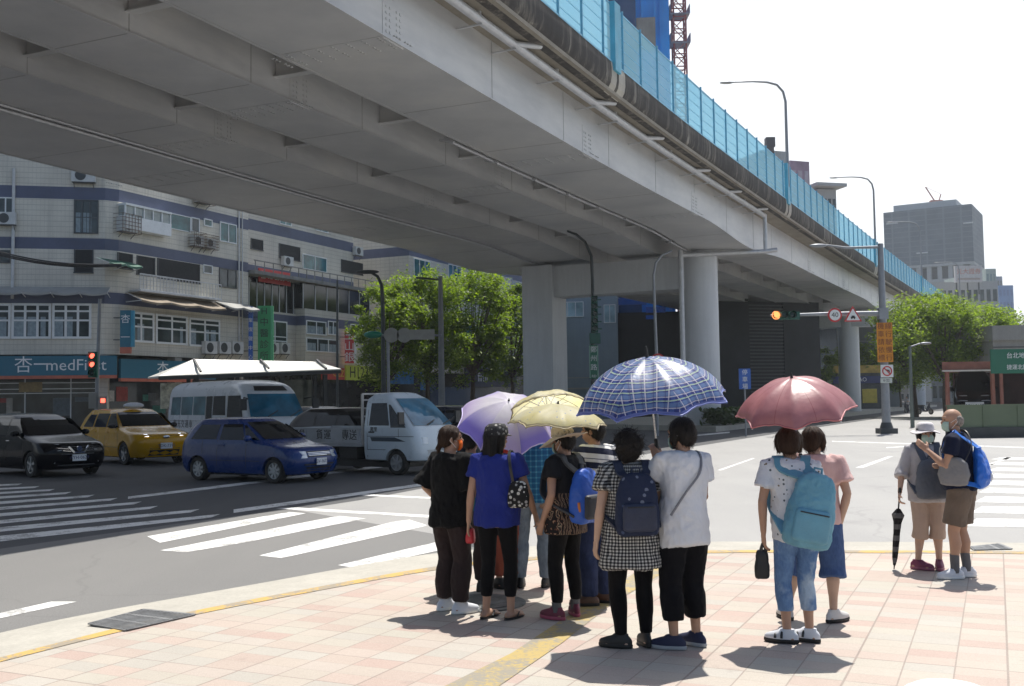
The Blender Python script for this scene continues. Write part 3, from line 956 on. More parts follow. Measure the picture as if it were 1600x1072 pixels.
# downpipes
mb = MB()
p = FL.P(FL.hit(22, 300)[0], 0, .1); mb.tube([p + Vector((0, 0, 7.9)), p + Vector((0, 0, 15.4))], .09, 8)
s_ = FR.hit(372, 400)[0]
p = FR.P(s_, 0, .08); mb.tube([p + Vector((0, 0, 6)), p + Vector((0, 0, 15.))], .05, 8)
p = FR.P(s_ + .35, 0, .08); mb.tube([p + Vector((0, 0, 6)), p + Vector((0, 0, 15.))], .04, 8)
mb.build('downpipe', RAILW, apt)
# awnings
def awning(F, r, name, label, col, o=1.1, drop=.45, seg=3):
    a, b, z0, z1 = r
    mb = MB(); n_ = seg * 6
    top = []; bot = []
    for k in range(n_ + 1):
        s_ = a + (b - a) * k / n_
        sag = .10 * math.sin(PI * (k % 6) / 6)
        top.append(F.P(s_, z1, .02)); bot.append(F.P(s_, z1 - drop - sag, o - sag * .4))
    for k in range(n_): mb.poly([top[k], top[k + 1], bot[k + 1], bot[k]])
    for k in range(n_): mb.poly([q + Vector((0, 0, -.03)) for q in (top[k], bot[k], bot[k + 1], top[k + 1])])
    for k in range(n_): mb.poly([bot[k], bot[k + 1], bot[k + 1] + Vector((0, 0, -.12)), bot[k] + Vector((0, 0, -.12))])
    t = thing(name, label, 'awning')
    mb.build('cloth', col, t)
    mb = MB()
    for k in range(seg + 1):
        s_ = a + (b - a) * k / seg; mb.tube([F.P(s_, z1 - .6, .05), F.P(s_, z1 - drop - .06, o)], .025, 6); mb.tube([F.P(s_, z1 - .02, .02), F.P(s_, z1 - drop - .05, o)], .02, 6)
    mb.build('arm', RAILW, t)
    return t
AWN = plain('sun bleached canvas', (.26, .21, .15), .8, 0, .25, 1.2)
AWN2 = plain('grey plastic awning', (.30, .30, .28), .5, 0, .15, 1)
AWG = plain('green awning sheet', (.02, .11, .07), .5, 0, .3, 3)
awning(FR, FR.R(196, 456, 478, 330), 'awning', 'tan canvas awning sagging below the white balcony rail on the corner block', AWN, 1.25, .5, 3)
awning(FL, FL.R(-50, 447, 468, 172), 'awning', 'long pale awning above the second floor windows over the teal shop sign', AWN2, 1.0, .38, 5)
awning(FR, FR.R(335, 470, 488, 386), 'awning', 'short pale awning on the corner block beside the green clinic sign', AWN2, 1.1, .38, 2)
awning(FR, FR.R(150, 402, 420, 203), 'awning', 'dark green sheet awning at the rounded corner of the cream block', AWG, 1.0, .3, 2)
# air conditioners
ac_unit(FL, FL.hit(132, 285)[0], FL.hit(132, 286)[1], 'white air conditioner high on the left wall directly under the flyover', 1.3, .75)
ac_unit(FL, FL.hit(12, 350)[0], FL.hit(12, 352)[1], 'air conditioner on a white frame at the far left edge of the photo', 1.0, .7)
ac_unit(FR, FR.hit(193, 364)[0], FR.hit(193, 363)[1], 'air conditioner in a brown rusty cage under the enclosed white balcony', 1.2, .8, .5, True)
ac_unit(FR, FR.hit(303, 384)[0], FR.hit(303, 385)[1], 'left one of two caged air conditioners between the fourth floor windows', .9, .65, .4, True)
ac_unit(FR, FR.hit(322, 388)[0], FR.hit(322, 388)[1], 'right one of two caged air conditioners between the fourth floor windows', .9, .6, .4, True)
ac_unit(FR, FR.hit(312, 318)[0], FR.hit(312, 318)[1], 'reddish caged air conditioner just under the flyover edge', 1.2, .35, .5, True)
for k, px in enumerate((323, 345, 365)):
    ac_unit(FR, FR.hit(px, 552)[0], FR.hit(px, 553)[1], ('first', 'second', 'third')[k] + ' from the left of the three white air conditioners above the bus shelter roof', 1.1, .8)

# ---- second block: recessed, with dark terrace
FB = FR.off(-1.6)
s2 = FR.hit(578, 450)[0]
blk = thing('apartment_building', 'grey tiled apartment block with a dark glazed terrace and a red phone number sign', 'building')
mb = MB()
q = [FB.P(s1 + .02, 0), FB.P(s2, 0), FB.P(s2, 0, -12), FB.P(s1 + .02, 0, -12)]
mb.slab([(p.x, p.y) for p in q], 4.2, 16.5)
mb.build('wall', TILE2, blk)
mb = MB(); q = [FB.P(s1 + .02, 0, -.6), FB.P(s2, 0, -.6), FB.P(s2, 0, -12), FB.P(s1 + .02, 0, -12)]
mb.slab([(p.x, p.y) for p in q], 0, 4.19); mb.build('shop_front', glass_dark('shop glass two', (.02, .022, .025), .15), blk)
# second floor volume out to the street line with terrace on top
mb = MB()
sm = FR.hit(472, 500)[0]
fbox(mb, FR, s1 + .05, s2 - .02, 4.22, 6.9, -1.58, -.6)
fbox(mb, FR, s1 + .05, sm, 6.9, 8.35, -1.58, -.55)
fbox(mb, FR, sm, s2 - .02, 4.22, 8.75, -1.58, .25)
mb.build('terrace', TILE2, blk)
FT = FR.off(.25); FT0 = FR.off(-.55)
for a, b, y0, y1 in ((409, 448, 499, 545),):
    window(FT0, FT0.R(a, y0, y1, b), blk, cols=2, low=(.3, .45), w=.1)
for a, b, y0, y1 in ((478, 509, 500, 522), (512, 528, 501, 523), (478, 529, 527, 549), (547, 577, 506, 522)):
    window(FT, FT.R(a, y0, y1, b), blk, cols=3 if b - a > 40 else 2, w=.08, curtain=True)
mb = MB(); fbox(mb, FR, s1 + .1, sm, 8.36, 10.7, -1.57, -.75); fbox(mb, FR, sm, s2 - .1, 8.76, 10.7, -1.57, .05)
tg = mb.build('terrace_glazing', glass_dark('terrace glass', (.010, .013, .013), .1), blk)
mb = MB()
for k in range(8):
    s_ = s1 + .1 + (sm - s1 - .2) * k / 7; mb = MB(); fbox(mb, FR, s_, s_ + .06, 8.36, 10.6, -.75, -.7); mb.build('mullion', RAILW, tg)
for k in range(7):
    s_ = sm + (s2 - .2 - sm) * k / 6; mb = MB(); fbox(mb, FR, s_, s_ + .06, 8.76, 10.6, .05, .1); mb.build('mullion', RAILW, tg)
mb = MB(); fbox(mb, FR, s1 + .05, s2 - .02, 10.7, 10.95, -1.58, .5)
for k in range(16):
    s_ = s1 + .2 + (s2 - s1 - .6) * k / 15; fbox(mb, FR, s_, s_ + .05, 10.95, 11.6, .4, .45)
fbox(mb, FR, s1 + .1, s2 - .1, 11.6, 11.66, .38, .46)
mb.build('terrace_roof', plain('corrugated roof', (.20, .20, .19), .7, 0, .3, 2), blk)
for a, b, y0, y1 in ((392, 410, 372, 388), (436, 468, 380, 402), (533, 566, 405, 424)):
    opening(FB, FB.R(a, y0, y1, b), blk)
for a, b, y0, y1 in ((472, 510, 396, 420), (436, 455, 335, 350), (492, 512, 345, 360)):
    window(FB, FB.R(a, y0, y1, b), blk, cols=2, glass=GLS_T)
for k, px in enumerate((422, 440)):
    ac_unit(FT0, FT0.hit(px, 553)[0], FT0.hit(px, 553)[1], ('left', 'right')[k] + ' one of the pair of air conditioners beside the green clinic sign', 1.0, .8)
ac_unit(FB, FB.hit(445, 412)[0], FB.hit(445, 416)[1], 'air conditioner above the red phone number sign on the grey block', 1.1, .7)
ac_unit(FB, FB.hit(556, 442)[0] , FB.hit(556, 446)[1] + 2.5, 'air conditioner at the right end of the grey block beside the tree', 1.1, .7)

# ---- third block, projecting, half hidden by trees
FC = FR.off(1.5)
s3, s4 = FC.hit(640, 480)[0], FC.hit(842, 480)[0]
ch = thing('apartment_building', 'banded apartment block behind the street trees with its blank side wall showing', 'building')
mb = MB()
q = [FC.P(s3, 0), FC.P(s4, 0), FC.P(s4, 0, -12), FC.P(s3, 0, -12)]
mb.slab([(p.x, p.y) for p in q], 4.3, 17.5); mb.build('wall', TILE2, ch)
mb = MB(); q = [FC.P(s3 + .3, 0, -1.2), FC.P(s4, 0, -1.2), FC.P(s4, 0, -11), FC.P(s3 + .3, 0, -11)]
mb.slab([(p.x, p.y) for p in q], 0, 4.29); mb.build('shop_front', glass_dark('shop glass three', (.02, .02, .022), .2), ch)
for a, b, y0, y1 in ((646, 672, 403, 432), (700, 720, 412, 440), (753, 772, 425, 450), (776, 800, 430, 452), (652, 690, 500, 530), (720, 770, 505, 535)):
    window(FC, FC.R(a, y0, y1, b), ch, cols=3, glass=GLS_T)

# ---- shop signs
def sign_board(F, r, label, bg, body=None, tc=None, size=.6, name='shop_sign', o=.3, th=.18, edge=None, texts=(), border=None):
    a, b, z0, z1 = r
    t = thing(name, label, 'sign', F.P((a + b) / 2, (z0 + z1) / 2, o))
    mb = MB(); M = Matrix.Rotation(F.ang, 3, 'Z'); mb.box((0, 0, 0), (b - a, th, z1 - z0), 0, M=M)
    mb.build('board', bg, t)
    if border is not None:
        mb = MB(); mb.box((0, 0, -(z1 - z0) / 2 - .1), (b - a, th + .02, .18), 0, M=M); mb.build('trim', border, t)
    for (tx, sx, sz, size_, mat) in texts:
        text('lettering', tx, size_, mat, t, F.u * sx + Vector((0, 0, sz)) + F.n * (th / 2 + .008), F.u, (0, 0, 1))
    return t
TEAL = plain('teal sign face', (.012, .125, .19), .45, 0, .08, .6)
ORNG = plain('orange sign trim', (.45, .12, .07), .5)
WHITE = plain('white lettering', (.72, .74, .74), .5, 0, .03)
r = FL.R(-60, 557, 588, 146); zc = (r[2] + r[3]) / 2; mid = (r[0] + r[1]) / 2
def sx(px): return FL.hit(px, 572)[0] - mid
sign_board(FL, (r[0], 22.35, r[2], r[3]), 'long teal pharmacy sign board over the corner shop with white characters', TEAL, border=ORNG,
           texts=[('杏一', (FL.hit(54, 572)[0] - (r[0] + 22.35) / 2), 0, 1.0, WHITE), ('medFirst', FL.hit(121, 572)[0] - (r[0] + 22.35) / 2, .0, .92, WHITE)])
r = FR.R(178, 560, 590, 330)
sign_board(FR, (.35, r[1], r[2] - .03, r[3] - .03), 'teal pharmacy sign board running round the corner behind the bus shelter', TEAL, border=ORNG,
           texts=[('杏一', FR.hit(256, 575)[0] - (r[1] + .35) / 2, -.05, 1.0, WHITE), ('med', FR.hit(308, 578)[0] - (r[1] + .35) / 2, -.05, .9, WHITE)])
def blade(F, px, y0, y1, wpx, label, bg, txt, tm, size, th=.3, trim=None, cat='sign', col2=None):
    """sign box standing out from the wall, facing down the street towards the camera"""
    a, z1 = F.hit(px, y0); _, z0 = F.hit(px, y1)
    d = (F.P(a, 0) - Vector((0, 0, 0))).length
    w = wpx / FPX * d
    t = thing('blade_sign', label, 'sign', F.P(a, (z0 + z1) / 2, .35 + w / 2))
    u = Vector((1, .12, 0)).normalized(); M = Matrix.Rotation(math.atan2(u.y, u.x), 3, 'Z')
    n_ = Vector((u.y, -u.x, 0))
    mb = MB(); mb.box((0, 0, 0), (w, th, z1 - z0), 0, M=M); mb.build('box', bg, t)
    if col2 is not None:
        mb = MB(); mb.box(u * (w / 2 + .09), (.17, th * .96, z1 - z0 - .02), 0, M=M); mb.build('side', col2, t)
    if trim is not None:
        mb = MB(); mb.box((0, 0, -(z1 - z0) / 2 - .19), (w, th * .98, .36), 0, M=M); mb.build('trim', trim, t)
    k = len(txt)
    for i, c in enumerate(txt):
        zz = (z1 - z0) * (.5 - (i + .5) / k)
        text('lettering', c, size, tm, t, n_ * (th / 2 + .008) + Vector((0, 0, zz)), u, (0, 0, 1))
    mb = MB(); mb.box(-u * (w / 2 + .2) + Vector((0, 0, (z1 - z0) * .3)), (.4, .06, .06), 0, M=M); mb.box(-u * (w / 2 + .2) - Vector((0, 0, (z1 - z0) * .3)), (.4, .06, .06), 0, M=M); mb.build('bracket', FRAME_D, t)
    return t
BLU = plain('bright blue sign', (.015, .10, .42), .4, 0, .1)
GRN = plain('green clinic sign', (.03, .30, .10), .45, 0, .1, 1)
BLK = plain('black lettering', (.012, .013, .015), .5)
TEAL2 = plain('light teal sign side', (.03, .24, .36), .45)
RED = plain('red sign face', (.50, .035, .035), .45, 0, .12, 1.2)
blade(FR, 184, 486, 543, 15, 'vertical teal blade sign with white character and orange foot at the building corner', TEAL, '杏一', WHITE, .55, trim=ORNG, col2=TEAL2)
blade(FR, 399, 479, 566, 19, 'tall green vertical clinic sign with dark characters hanging over the shelter', GRN, 'H中醫診所', BLK, .62, col2=plain('pale green side', (.10, .42, .20), .5))
blade(FR, 383, 480, 566, 6, 'narrow tall blue vertical sign left of the green clinic sign', BLU, '專業復健中心', WHITE, .32)
blade(FT, 534, 517, 568, 14, 'red vertical sign with white characters left of the street trees', RED, '玉山銀', WHITE, .8, col2=WHITE)
ff = FR.off(.02)
r = FT0.R(402, 423, 440, 452)
YEL = plain('yellow sign face', (.55, .42, .05), .5)
sign_board(FT0, (r[0], r[1], r[2], r[3] + .2), 'red rental banner with white phone number on the dark terrace', RED, o=.1, th=.06, texts=[('租 02-2383-177', .3, 0, .62, WHITE)])
LIME = plain('lime shop sign', (.42, .50, .06), .5, 0, .1)
r = FT.R(533, 571, 594, 600)
sign_board(FT, (r[0], r[1] + 1, r[2], r[3]), 'lime green shop sign reading 123 beside the trees', LIME, o=.4, texts=[('H123生活', -.6, 0, 1.25, BLK)])
BLUD = plain('photo blue poster', (.02, .12, .30), .4, 0, .5, 2)
r = FC.R(610, 575, 600, 640)
sign_board(FC, (r[0] - 1.5, r[1], r[2], r[3]), 'blue patterned shop sign board under the trees', BLUD, o=.3, texts=[('海', -1.2, 0, .8, WHITE)])
blade(FC, 652, 576, 610, 16, 'blue vertical poster banner hanging over the shop entrance', BLUD, '冰', WHITE, .8)
NAVY = plain('dark navy sign', (.02, .022, .035), .5)
r = FC.R(722, 574, 604, 802)
sign_board(FC, r, 'dark shop sign with pale script lettering behind the lavender umbrella', NAVY, o=.3, texts=[('firm', -2.2, 0, 1.3, WHITE)])
r = FT.R(500, 606, 625, 532)
REDD = plain('red shop fascia', (.42, .05, .04), .5)
sign_board(FT, (FT.hit(498, 580)[0], FT.hit(532, 580)[0], 3.5, 4.4), 'red shop fascia with pale letters right of the bus shelter', REDD, o=.3, texts=[('OZZ', .6, 0, .7, YEL)])

# ---- bus shelter
sp0 = Y_(292, 600, 54.0); sp1 = Y_(514, 600, 58.0)
su = (sp1 - sp0); su.z = 0; SL = su.length; su.normalize(); sn = Vector((su.y, -su.x, 0))
sh = thing('bus_shelter', 'bus shelter with a pale hipped roof and dark posts behind the white minibus', 'shelter', (sp0.x, sp0.y, 0), math.atan2(su.y, su.x))
SHR = plain('shelter roof sheet', (.56, .56, .51), .45, 0, .06, 1)
mb = MB()
zt = 3.92
rp = [(-1.7, -1.3, 3.2), (SL + .15, -1.5, 3.58), (SL + .15, 1.5, 3.58), (-1.7, 1.3, 3.2), (.35, 0, zt + .2), (SL - .7, 0, zt + .1)]
mb.add(rp, [(0, 1, 5, 4), (1, 2, 5), (2, 3, 4, 5), (3, 0, 4)])
lo = [(x, y, z - .08) for x, y, z in rp]
mb.add(lo, [(4, 5, 1, 0), (5, 2, 1), (5, 4, 3, 2), (4, 0, 3)])
mb.add(rp[:4] + lo[:4], [(0, 4, 5, 1), (1, 5, 6, 2), (2, 6, 7, 3), (3, 7, 4, 0)])
mb.build('roof', SHR, sh)
mb = MB()
SHD = plain('shelter steel', (.03, .032, .034), .45)
for k in (0.35, SL * .5, SL - .7): mb.bar((k, -1.45, 3.6 if k > 1 else 3.42), (k, 0, zt + .2), .10, .08)
mb.bar((-1.7, -1.3, 3.08), (SL + .1, -1.5, 3.42), .12, .18)
for x in (.3, 2.9, SL * .62, SL - .5):
    mb.box((x, -.7, 1.65), (.22, .22, 3.3)); mb.box((x, .9, 1.65), (.18, .18, 3.3))
mb.build('frame', SHD, sh)
mb = MB()
for a, b in ((.5, 2.7), (3.1, SL * .62 - .2), (SL * .62 + .2, SL - .7)):
    mb.box(((a + b) / 2, .9, 1.7), (b - a, .04, 2.7))
mb.build('glazing', glass_dark('shelter glass', (.10, .115, .10), .08), sh)
mb = MB(); mb.box((-.9, -.6, 2.2), (1.1, .12, 1.3)); mb.build('route_board', plain('pale route board', (.42, .40, .31), .6, 0, .5, 5), sh)

# ------------------------------------------------------------------ trees
def leaf_mat(name, lo, hi, tr=.45):
    m, n, b = nodes(name)
    v = coords(n)
    g = N(n, 'ShaderNodeNewGeometry')
    f = noise_(n, v, 1.1, 3)
    k = math_(n, 'ADD', math_(n, 'MULTIPLY', g.outputs['Random Per Island'], .6), math_(n, 'MULTIPLY', f, .5))
    c = ramp(n, k, [(.15, lo), (.55, tuple((a + b_) / 2 for a, b_ in zip(lo, hi))), (.9, hi)]).outputs[0]
    n.links.new(c, b.inputs['Base Color']); b.inputs['Roughness'].default_value = .5
    t = N(n, 'ShaderNodeBsdfTranslucent')
    n.links.new(mixc(n, 1., c, (1.5, 1.6, .5), 'MULTIPLY'), t.inputs[0])
    mx = N(n, 'ShaderNodeMixShader'); mx.inputs[0].default_value = tr
    n.links.new(b.outputs[0], mx.inputs[1]); n.links.new(t.outputs[0], mx.inputs[2])
    n.links.new(mx.outputs[0], n.nodes['Material Output'].inputs[0])
    return m
LEAF = leaf_mat('street tree leaves', (.05, .09, .012), (.22, .30, .035), .55)
LEAF2 = leaf_mat('camphor leaves', (.065, .11, .015), (.24, .32, .04), .55)
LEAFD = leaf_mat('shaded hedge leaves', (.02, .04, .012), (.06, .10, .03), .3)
BARK = plain('bark', (.10, .075, .055), .9, 0, .35, 6, .6, 30)
def tree_mesh(seed, h, rx, trunk_h, nclump, nleaf, lsize, rr=.13):
    rnd = random.Random(seed)
    tr, cr = MB(), MB()
    base = Vector((0, 0, 0)); fork = Vector((rnd.uniform(-.2, .2), rnd.uniform(-.2, .2), trunk_h))
    tr.tube([base, base.lerp(fork, .5) + Vector((rnd.uniform(-.1, .1), rnd.uniform(-.1, .1), 0)), fork], [rr * 1.25, rr, rr * .85], 10)
    ctr = Vector((0, 0, trunk_h + (h - trunk_h) * .5)); rz = (h - trunk_h) * .55
    clumps = []
    while len(clumps) < nclump:
        d = Vector((rnd.gauss(0, 1), rnd.gauss(0, 1), rnd.gauss(0, 1))).normalized()
        k = rnd.uniform(.25, 1.) ** .5
        p = ctr + Vector((d.x * rx * k, d.y * rx * k, d.z * rz * k))
        if p.z < trunk_h * .8: continue
        clumps.append(p)
    for i, p in enumerate(clumps):
        if i % 3 == 0:
            mid = fork.lerp(p, .5) + Vector((0, 0, .25))
            tr.tube([fork, mid, p], [rr * .5, rr * .28, .015], 6)
        cs = rnd.uniform(.45, 1.1) * rx * .30
        for _ in range(nleaf):
            d = Vector((rnd.gauss(0, .5), rnd.gauss(0, .5), rnd.gauss(0, .38))) * cs
            c = p + d
            a = rnd.uniform(0, 2 * PI); nrm = Vector((rnd.gauss(0, .55), rnd.gauss(0, .55), 1)).normalized()
            u = nrm.orthogonal().normalized(); u = Matrix.Rotation(a, 3, nrm) @ u; w = nrm.cross(u)
            L = lsize * rnd.uniform(.6, 1.3); Wd = L * rnd.uniform(.4, .62)
            dr = Vector((0, 0, -L * .22))
            cr.add([c - u * L * .5, c + w * Wd * .5, c + u * L * .5 + dr, c - w * Wd * .5], [(0, 1, 2), (0, 2, 3)])
    return tr.mesh('trunk', [BARK]), cr
def tree(name, label, loc, meshes, rz=0., sc=1., group='street trees', leaf=None):
    t = thing(name, label, 'tree', loc, rz, group)
    t.scale = (sc, sc, sc)
    a = link('trunk', meshes[0], t, 60)
    b = link('crown', meshes[1], t)
    return t
def tm(seed, h, rx, th, nc, nl, ls, leaf, rr=.13):
    a, c = tree_mesh(seed, h, rx, th, nc, nl, ls, rr)
    return a, c.mesh('crown', [leaf])
T1 = tm(11, 11.6, 3.1, 3.4, 95, 190, .25, LEAF, .17)
T2 = tm(12, 10.4, 2.7, 3.2, 85, 190, .25, LEAF, .15)
T3 = tm(13, 8.5, 3.0, 2.6, 85, 170, .25, LEAF2, .13)
def at_line(px, off):                      # point at a photo column, off metres left of the barrier line direction
    k = (px - 800) / FPX
    y = off / (.425 - .905 * k); return Vector((k * y, y, 0))
for px, off, m_, s_, rz, lab in ((606, 37.5, T2, .95, 1., 'leftmost leafy street tree with a sunlit thin crown beside the red vertical sign'),
                            (668, 37.0, T1, 1.0, 2.2, 'leafy street tree behind the tall grey pole right of the leftmost tree'),
                            (738, 36.5, T1, 1.08, 4.1, 'tallest bright street tree against the flyover underside'),
                            (800, 37.0, T2, 1.12, .4, 'dark leafy street tree pressed against the left pier leg')):
    tree('street_tree', lab, at_line(px, off), m_, rz, s_, 'street trees by the shops')

# ------------------------------------------------------------------ median, hedge and things below the flyover
med = []
for y in (67, 80, 104, 140, 190): med.append(br(sta_at(y), -3.3, 0).xy)
med_l = [br(sta_at(y), -21.0, 0).xy for y in (190, 140, 110, 90, 77)]
P0 = G(905, 680).xy
mb = MB(); ring = [(p.x, p.y) for p in med] + [(p.x, p.y) for p in med_l]
mb.slab(ring, -.05, .28); tag(mb.build('median', CONC), kind='structure')
def hedge(name, label, pts, w, h, leaf, n=1500, seed=5, kind=None):
    rnd = random.Random(seed); mb = MB()
    L = sum((Vector(b) - Vector(a)).length for a, b in zip(pts, pts[1:]))
    for _ in range(n):
        t = rnd.uniform(0, len(pts) - 1.001); i = int(t); p = Vector(pts[i]).lerp(Vector(pts[i + 1]), t - i)
        d = (Vector(pts[i + 1]) - Vector(pts[i])).normalized(); nn = Vector((d.y, -d.x))
        z = rnd.uniform(.05, 1) ** .7 * h * (1 + .12 * noise.noise(Vector((p.x * .8, p.y * .8, 0))))
        q = p + nn * rnd.uniform(-w / 2, w / 2)
        c = Vector((q.x, q.y, z + .28)); nrm = Vector((rnd.gauss(0, .8), rnd.gauss(0, .8), 1)).normalized()
        u = nrm.orthogonal().normalized(); u = Matrix.Rotation(rnd.uniform(0, 6.3), 3, nrm) @ u; v = nrm.cross(u); l_ = rnd.uniform(.10, .24)
        mb.add([c - u * l_, c + v * l_ * .6, c + u * l_, c - v * l_ * .6], [(0, 1, 2), (0, 2, 3)])
    o = mb.build(name, leaf, None, fix=False)
    tag(o, label, 'hedge')
    if kind: tag(o, kind=kind)
    return o
hl = [br(sta_at(y), -4.3 if y > 74 else -3.9, 0).xy for y in (69, 74, 82, 96, 112)]
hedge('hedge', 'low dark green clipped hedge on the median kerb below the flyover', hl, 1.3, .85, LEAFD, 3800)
# station-like building behind the pier, pale blue wall and dark doorway
WB = concrete('pale blue wall', (.27, .33, .38), .08, .6)
FS = Facade(Y_(865, 560, 92) * Vector((1, 1, 0)) if False else (Y_(865, 560, 92).x, 92), (1, -.12))
stn = thing('station_building', 'pale blue walled building with dark entrance seen between the pier legs', 'building')
a, b = FS.hit(860, 560)[0], FS.hit(966, 560)[0]; c = FS.hit(1056, 560)[0]
mb = MB(); fbox(mb, FS, a - 1, b, 0, 11.5, -9, 0); mb.build('wall', WB, stn)
mb = MB(); fbox(mb, FS, b, c + 4.6, 0, 9.4, -9, -1.2); mb.build('entrance', plain('entrance dark', (.018, .016, .018), .6), stn)
window(FS, FS.R(874, 472, 496, 912), stn, cols=3, glass=plain('bright pane', (.32, .45, .50), .1, 0, .4, .7))
window(FS, FS.R(943, 476, 505, 962), stn, cols=2, glass=plain('bright pane', (.32, .45, .50), .1))
FS2 = FS.off(-1.1)
r = FS2.R(966, 466, 477, 1010)
mb = MB(); fbox(mb, FS2, r[0], r[1], r[2], r[3], 0, .3); mb.build('sign_band', BLU, stn)
r = FS2.R(1022, 464, 471, 1044); mb = MB(); fbox(mb, FS2, r[0], r[1], r[2], r[3], 0, .3); mb.build('lamp_panel', plain('cream lamp panel', (.62, .55, .46), .5), stn)
for rr in ((1009, 480, 489, 1040), (1009, 493, 499, 1022)):
    r = FS2.R(rr[0], rr[1], rr[2], rr[3]); mb = MB(); fbox(mb, FS2, r[0], r[1], r[2], r[3], 0, .2); mb.build('blue_screen', plain('blue screen', (.02, .12, .55), .3), stn)
mb = MB(); fbox(mb, FS, a - 1, b, 2.6, 2.75, .0, .12); fbox(mb, FS, a - 1, b, 3.6, 3.66, 0, .05); mb.build('ledge', CONC, stn)
# dark hoarding and louvred screen further along
HRD = plain('black hoarding', (.020, .021, .026), .6, 0, .3, .5)
FH = Facade((Y_(1112, 560, 88).x, 88), (1, .35))
hd = thing('hoarding', 'tall black construction hoarding behind the round pier column', 'hoarding')
a, b = FH.hit(1112, 560)[0], FH.hit(1172, 560)[0]; c, d = FH.hit(1226, 560)[0], FH.hit(1282, 560)[0]
mb = MB(); fbox(mb, FH, a, b, 0, 10.2, -.4, 0); fbox(mb, FH, c, d, 0, 10.0, -.4, 0); fbox(mb, FH, b, c, 0, 10, -.5, -.15); mb.build('panel', HRD, hd)
mb = MB(); z = .3
while z < 9.8: fbox(mb, FH, b, c, z, z + .12, -.14, -.02); z += .30
mb.build('louvre', plain('louvre slat', (.10, .10, .11), .5), hd)
FW = Facade((Y_(1308, 560, 125).x, 125), (1, .1))
gw = thing('grey_building', 'plain grey panelled building behind the second pier column', 'building')
a, b = FW.hit(1308, 560)[0], FW.hit(1404, 560)[0]
mb = MB(); fbox(mb, FW, a, b, 0, 11.2, -10, 0); mb.build('wall', concrete('grey panels', (.20, .22, .23), .1), gw)
mb = MB()
for z in (3., 5.6, 8.2): fbox(mb, FW, a, b, z, z + .12, .002, .06)
mb.build('string_course', plain('grey course', (.26, .28, .29), .6), gw)
FD = Facade((Y_(1290, 600, 110).x, 110), (1, .1))
sho = thing('kiosk', 'low shop kiosk with navy fascia and yellow signs beyond the pink umbrella', 'kiosk')
a, b = FD.hit(1298, 610)[0], FD.hit(1378, 610)[0]
mb = MB(); fbox(mb, FD, a, b, 0, 4.1, -4, 0); mb.build('wall', plain('kiosk interior', (.05, .055, .06), .5, 0, .4, 3), sho)
mb = MB(); fbox(mb, FD, a, b, 3.0, 3.75, .01, .25); fa = mb.build('fascia', plain('navy fascia', (.02, .03, .14), .4), sho)
text('lettering', 'BABYBAO', .62, WHITE, sho, FD.P((a + b) / 2 - .3, 3.38, .27), FD.u, (0, 0, 1))
mb = MB(); fbox(mb, FD, a + .3, b + .2, 4.1, 4.9, .01, .2); mb.build('yellow_sign', plain('ochre sign', (.42, .28, .05), .5, 0, .3, 2), sho)
mb = MB(); fbox(mb, FD, b - 2.2, b - .6, .9, 2.4, .01, .1); mb.build('poster', YEL, sho)
mb = MB(); fbox(mb, FD, a + 1, a + 2.6, .9, 2.6, .01, .1); mb.build('poster', plain('white poster', (.4, .42, .4), .5, 0, .5, 4), sho)
tree('street_tree', 'dark shrubby tree in shade right of the louvred hoarding', Y_(1272, 640, 96) * Vector((1, 1, 0)), T3, .5, .72, 'trees below the flyover')
tree('street_tree', 'small tree above the yellow kiosk sign', Y_(1342, 640, 122) * Vector((1, 1, 0)), T3, 2.5, .95, 'trees below the flyover')
# ------------------------------------------------------------------ right side: trees, fence, shed, far buildings
for px, Y, m_, s_, rz, lab in ((1432, 80, T3, 1.12, .2, 'leafy tree right of the signal post in front of the flyover end'),
                          (1478, 74, T3, 1.04, 1.7, 'leafy tree above the shed roof left end'),
                          (1522, 78, T3, 1.02, 3.1, 'bright green tree left of the green direction sign'),
                          (1556, 92, T3, 1.12, 4.4, 'bright green tree behind the grey wall at the right'),
                          (1590, 110, T3, 1.0, 5.2, 'pale green tree at the right edge of the photo'),
                          (1408, 120, T3, .9, 5.9, 'small tree between the signal post and the lamp post')):
    p = Y_(px, 640, Y); tree('street_tree', lab, (p.x, p.y, 0), m_, rz, s_, 'trees on the right')
# green metal fence of the works site
FG = Facade((Y_(1481, 660, 41).x, 41.), (1, -.02))
GRNF = plain('olive site fence', (.115, .15, .09), .6, 0, .15, .8)
fe = thing('site_fence', 'low olive green metal site fence at the right edge', 'fence')
L = 11.0
mb = MB(); fbox(mb, FG, 0, L, .42, 1.28, -.05, .05); mb.build('panel', GRNF, fe)
mb = MB(); fbox(mb, FG, -.05, L, 0, .42, -.16, .16); mb.build('base', plain('fence base', (.055, .06, .06), .8), fe)
mb = MB()
for k in range(9): fbox(mb, FG, k * 1.35, k * 1.35 + .05, .42, 1.3, .052, .08)
fbox(mb, FG, -.05, L, 1.26, 1.31, -.08, .08)
mb.build('rib', GRNF, fe)
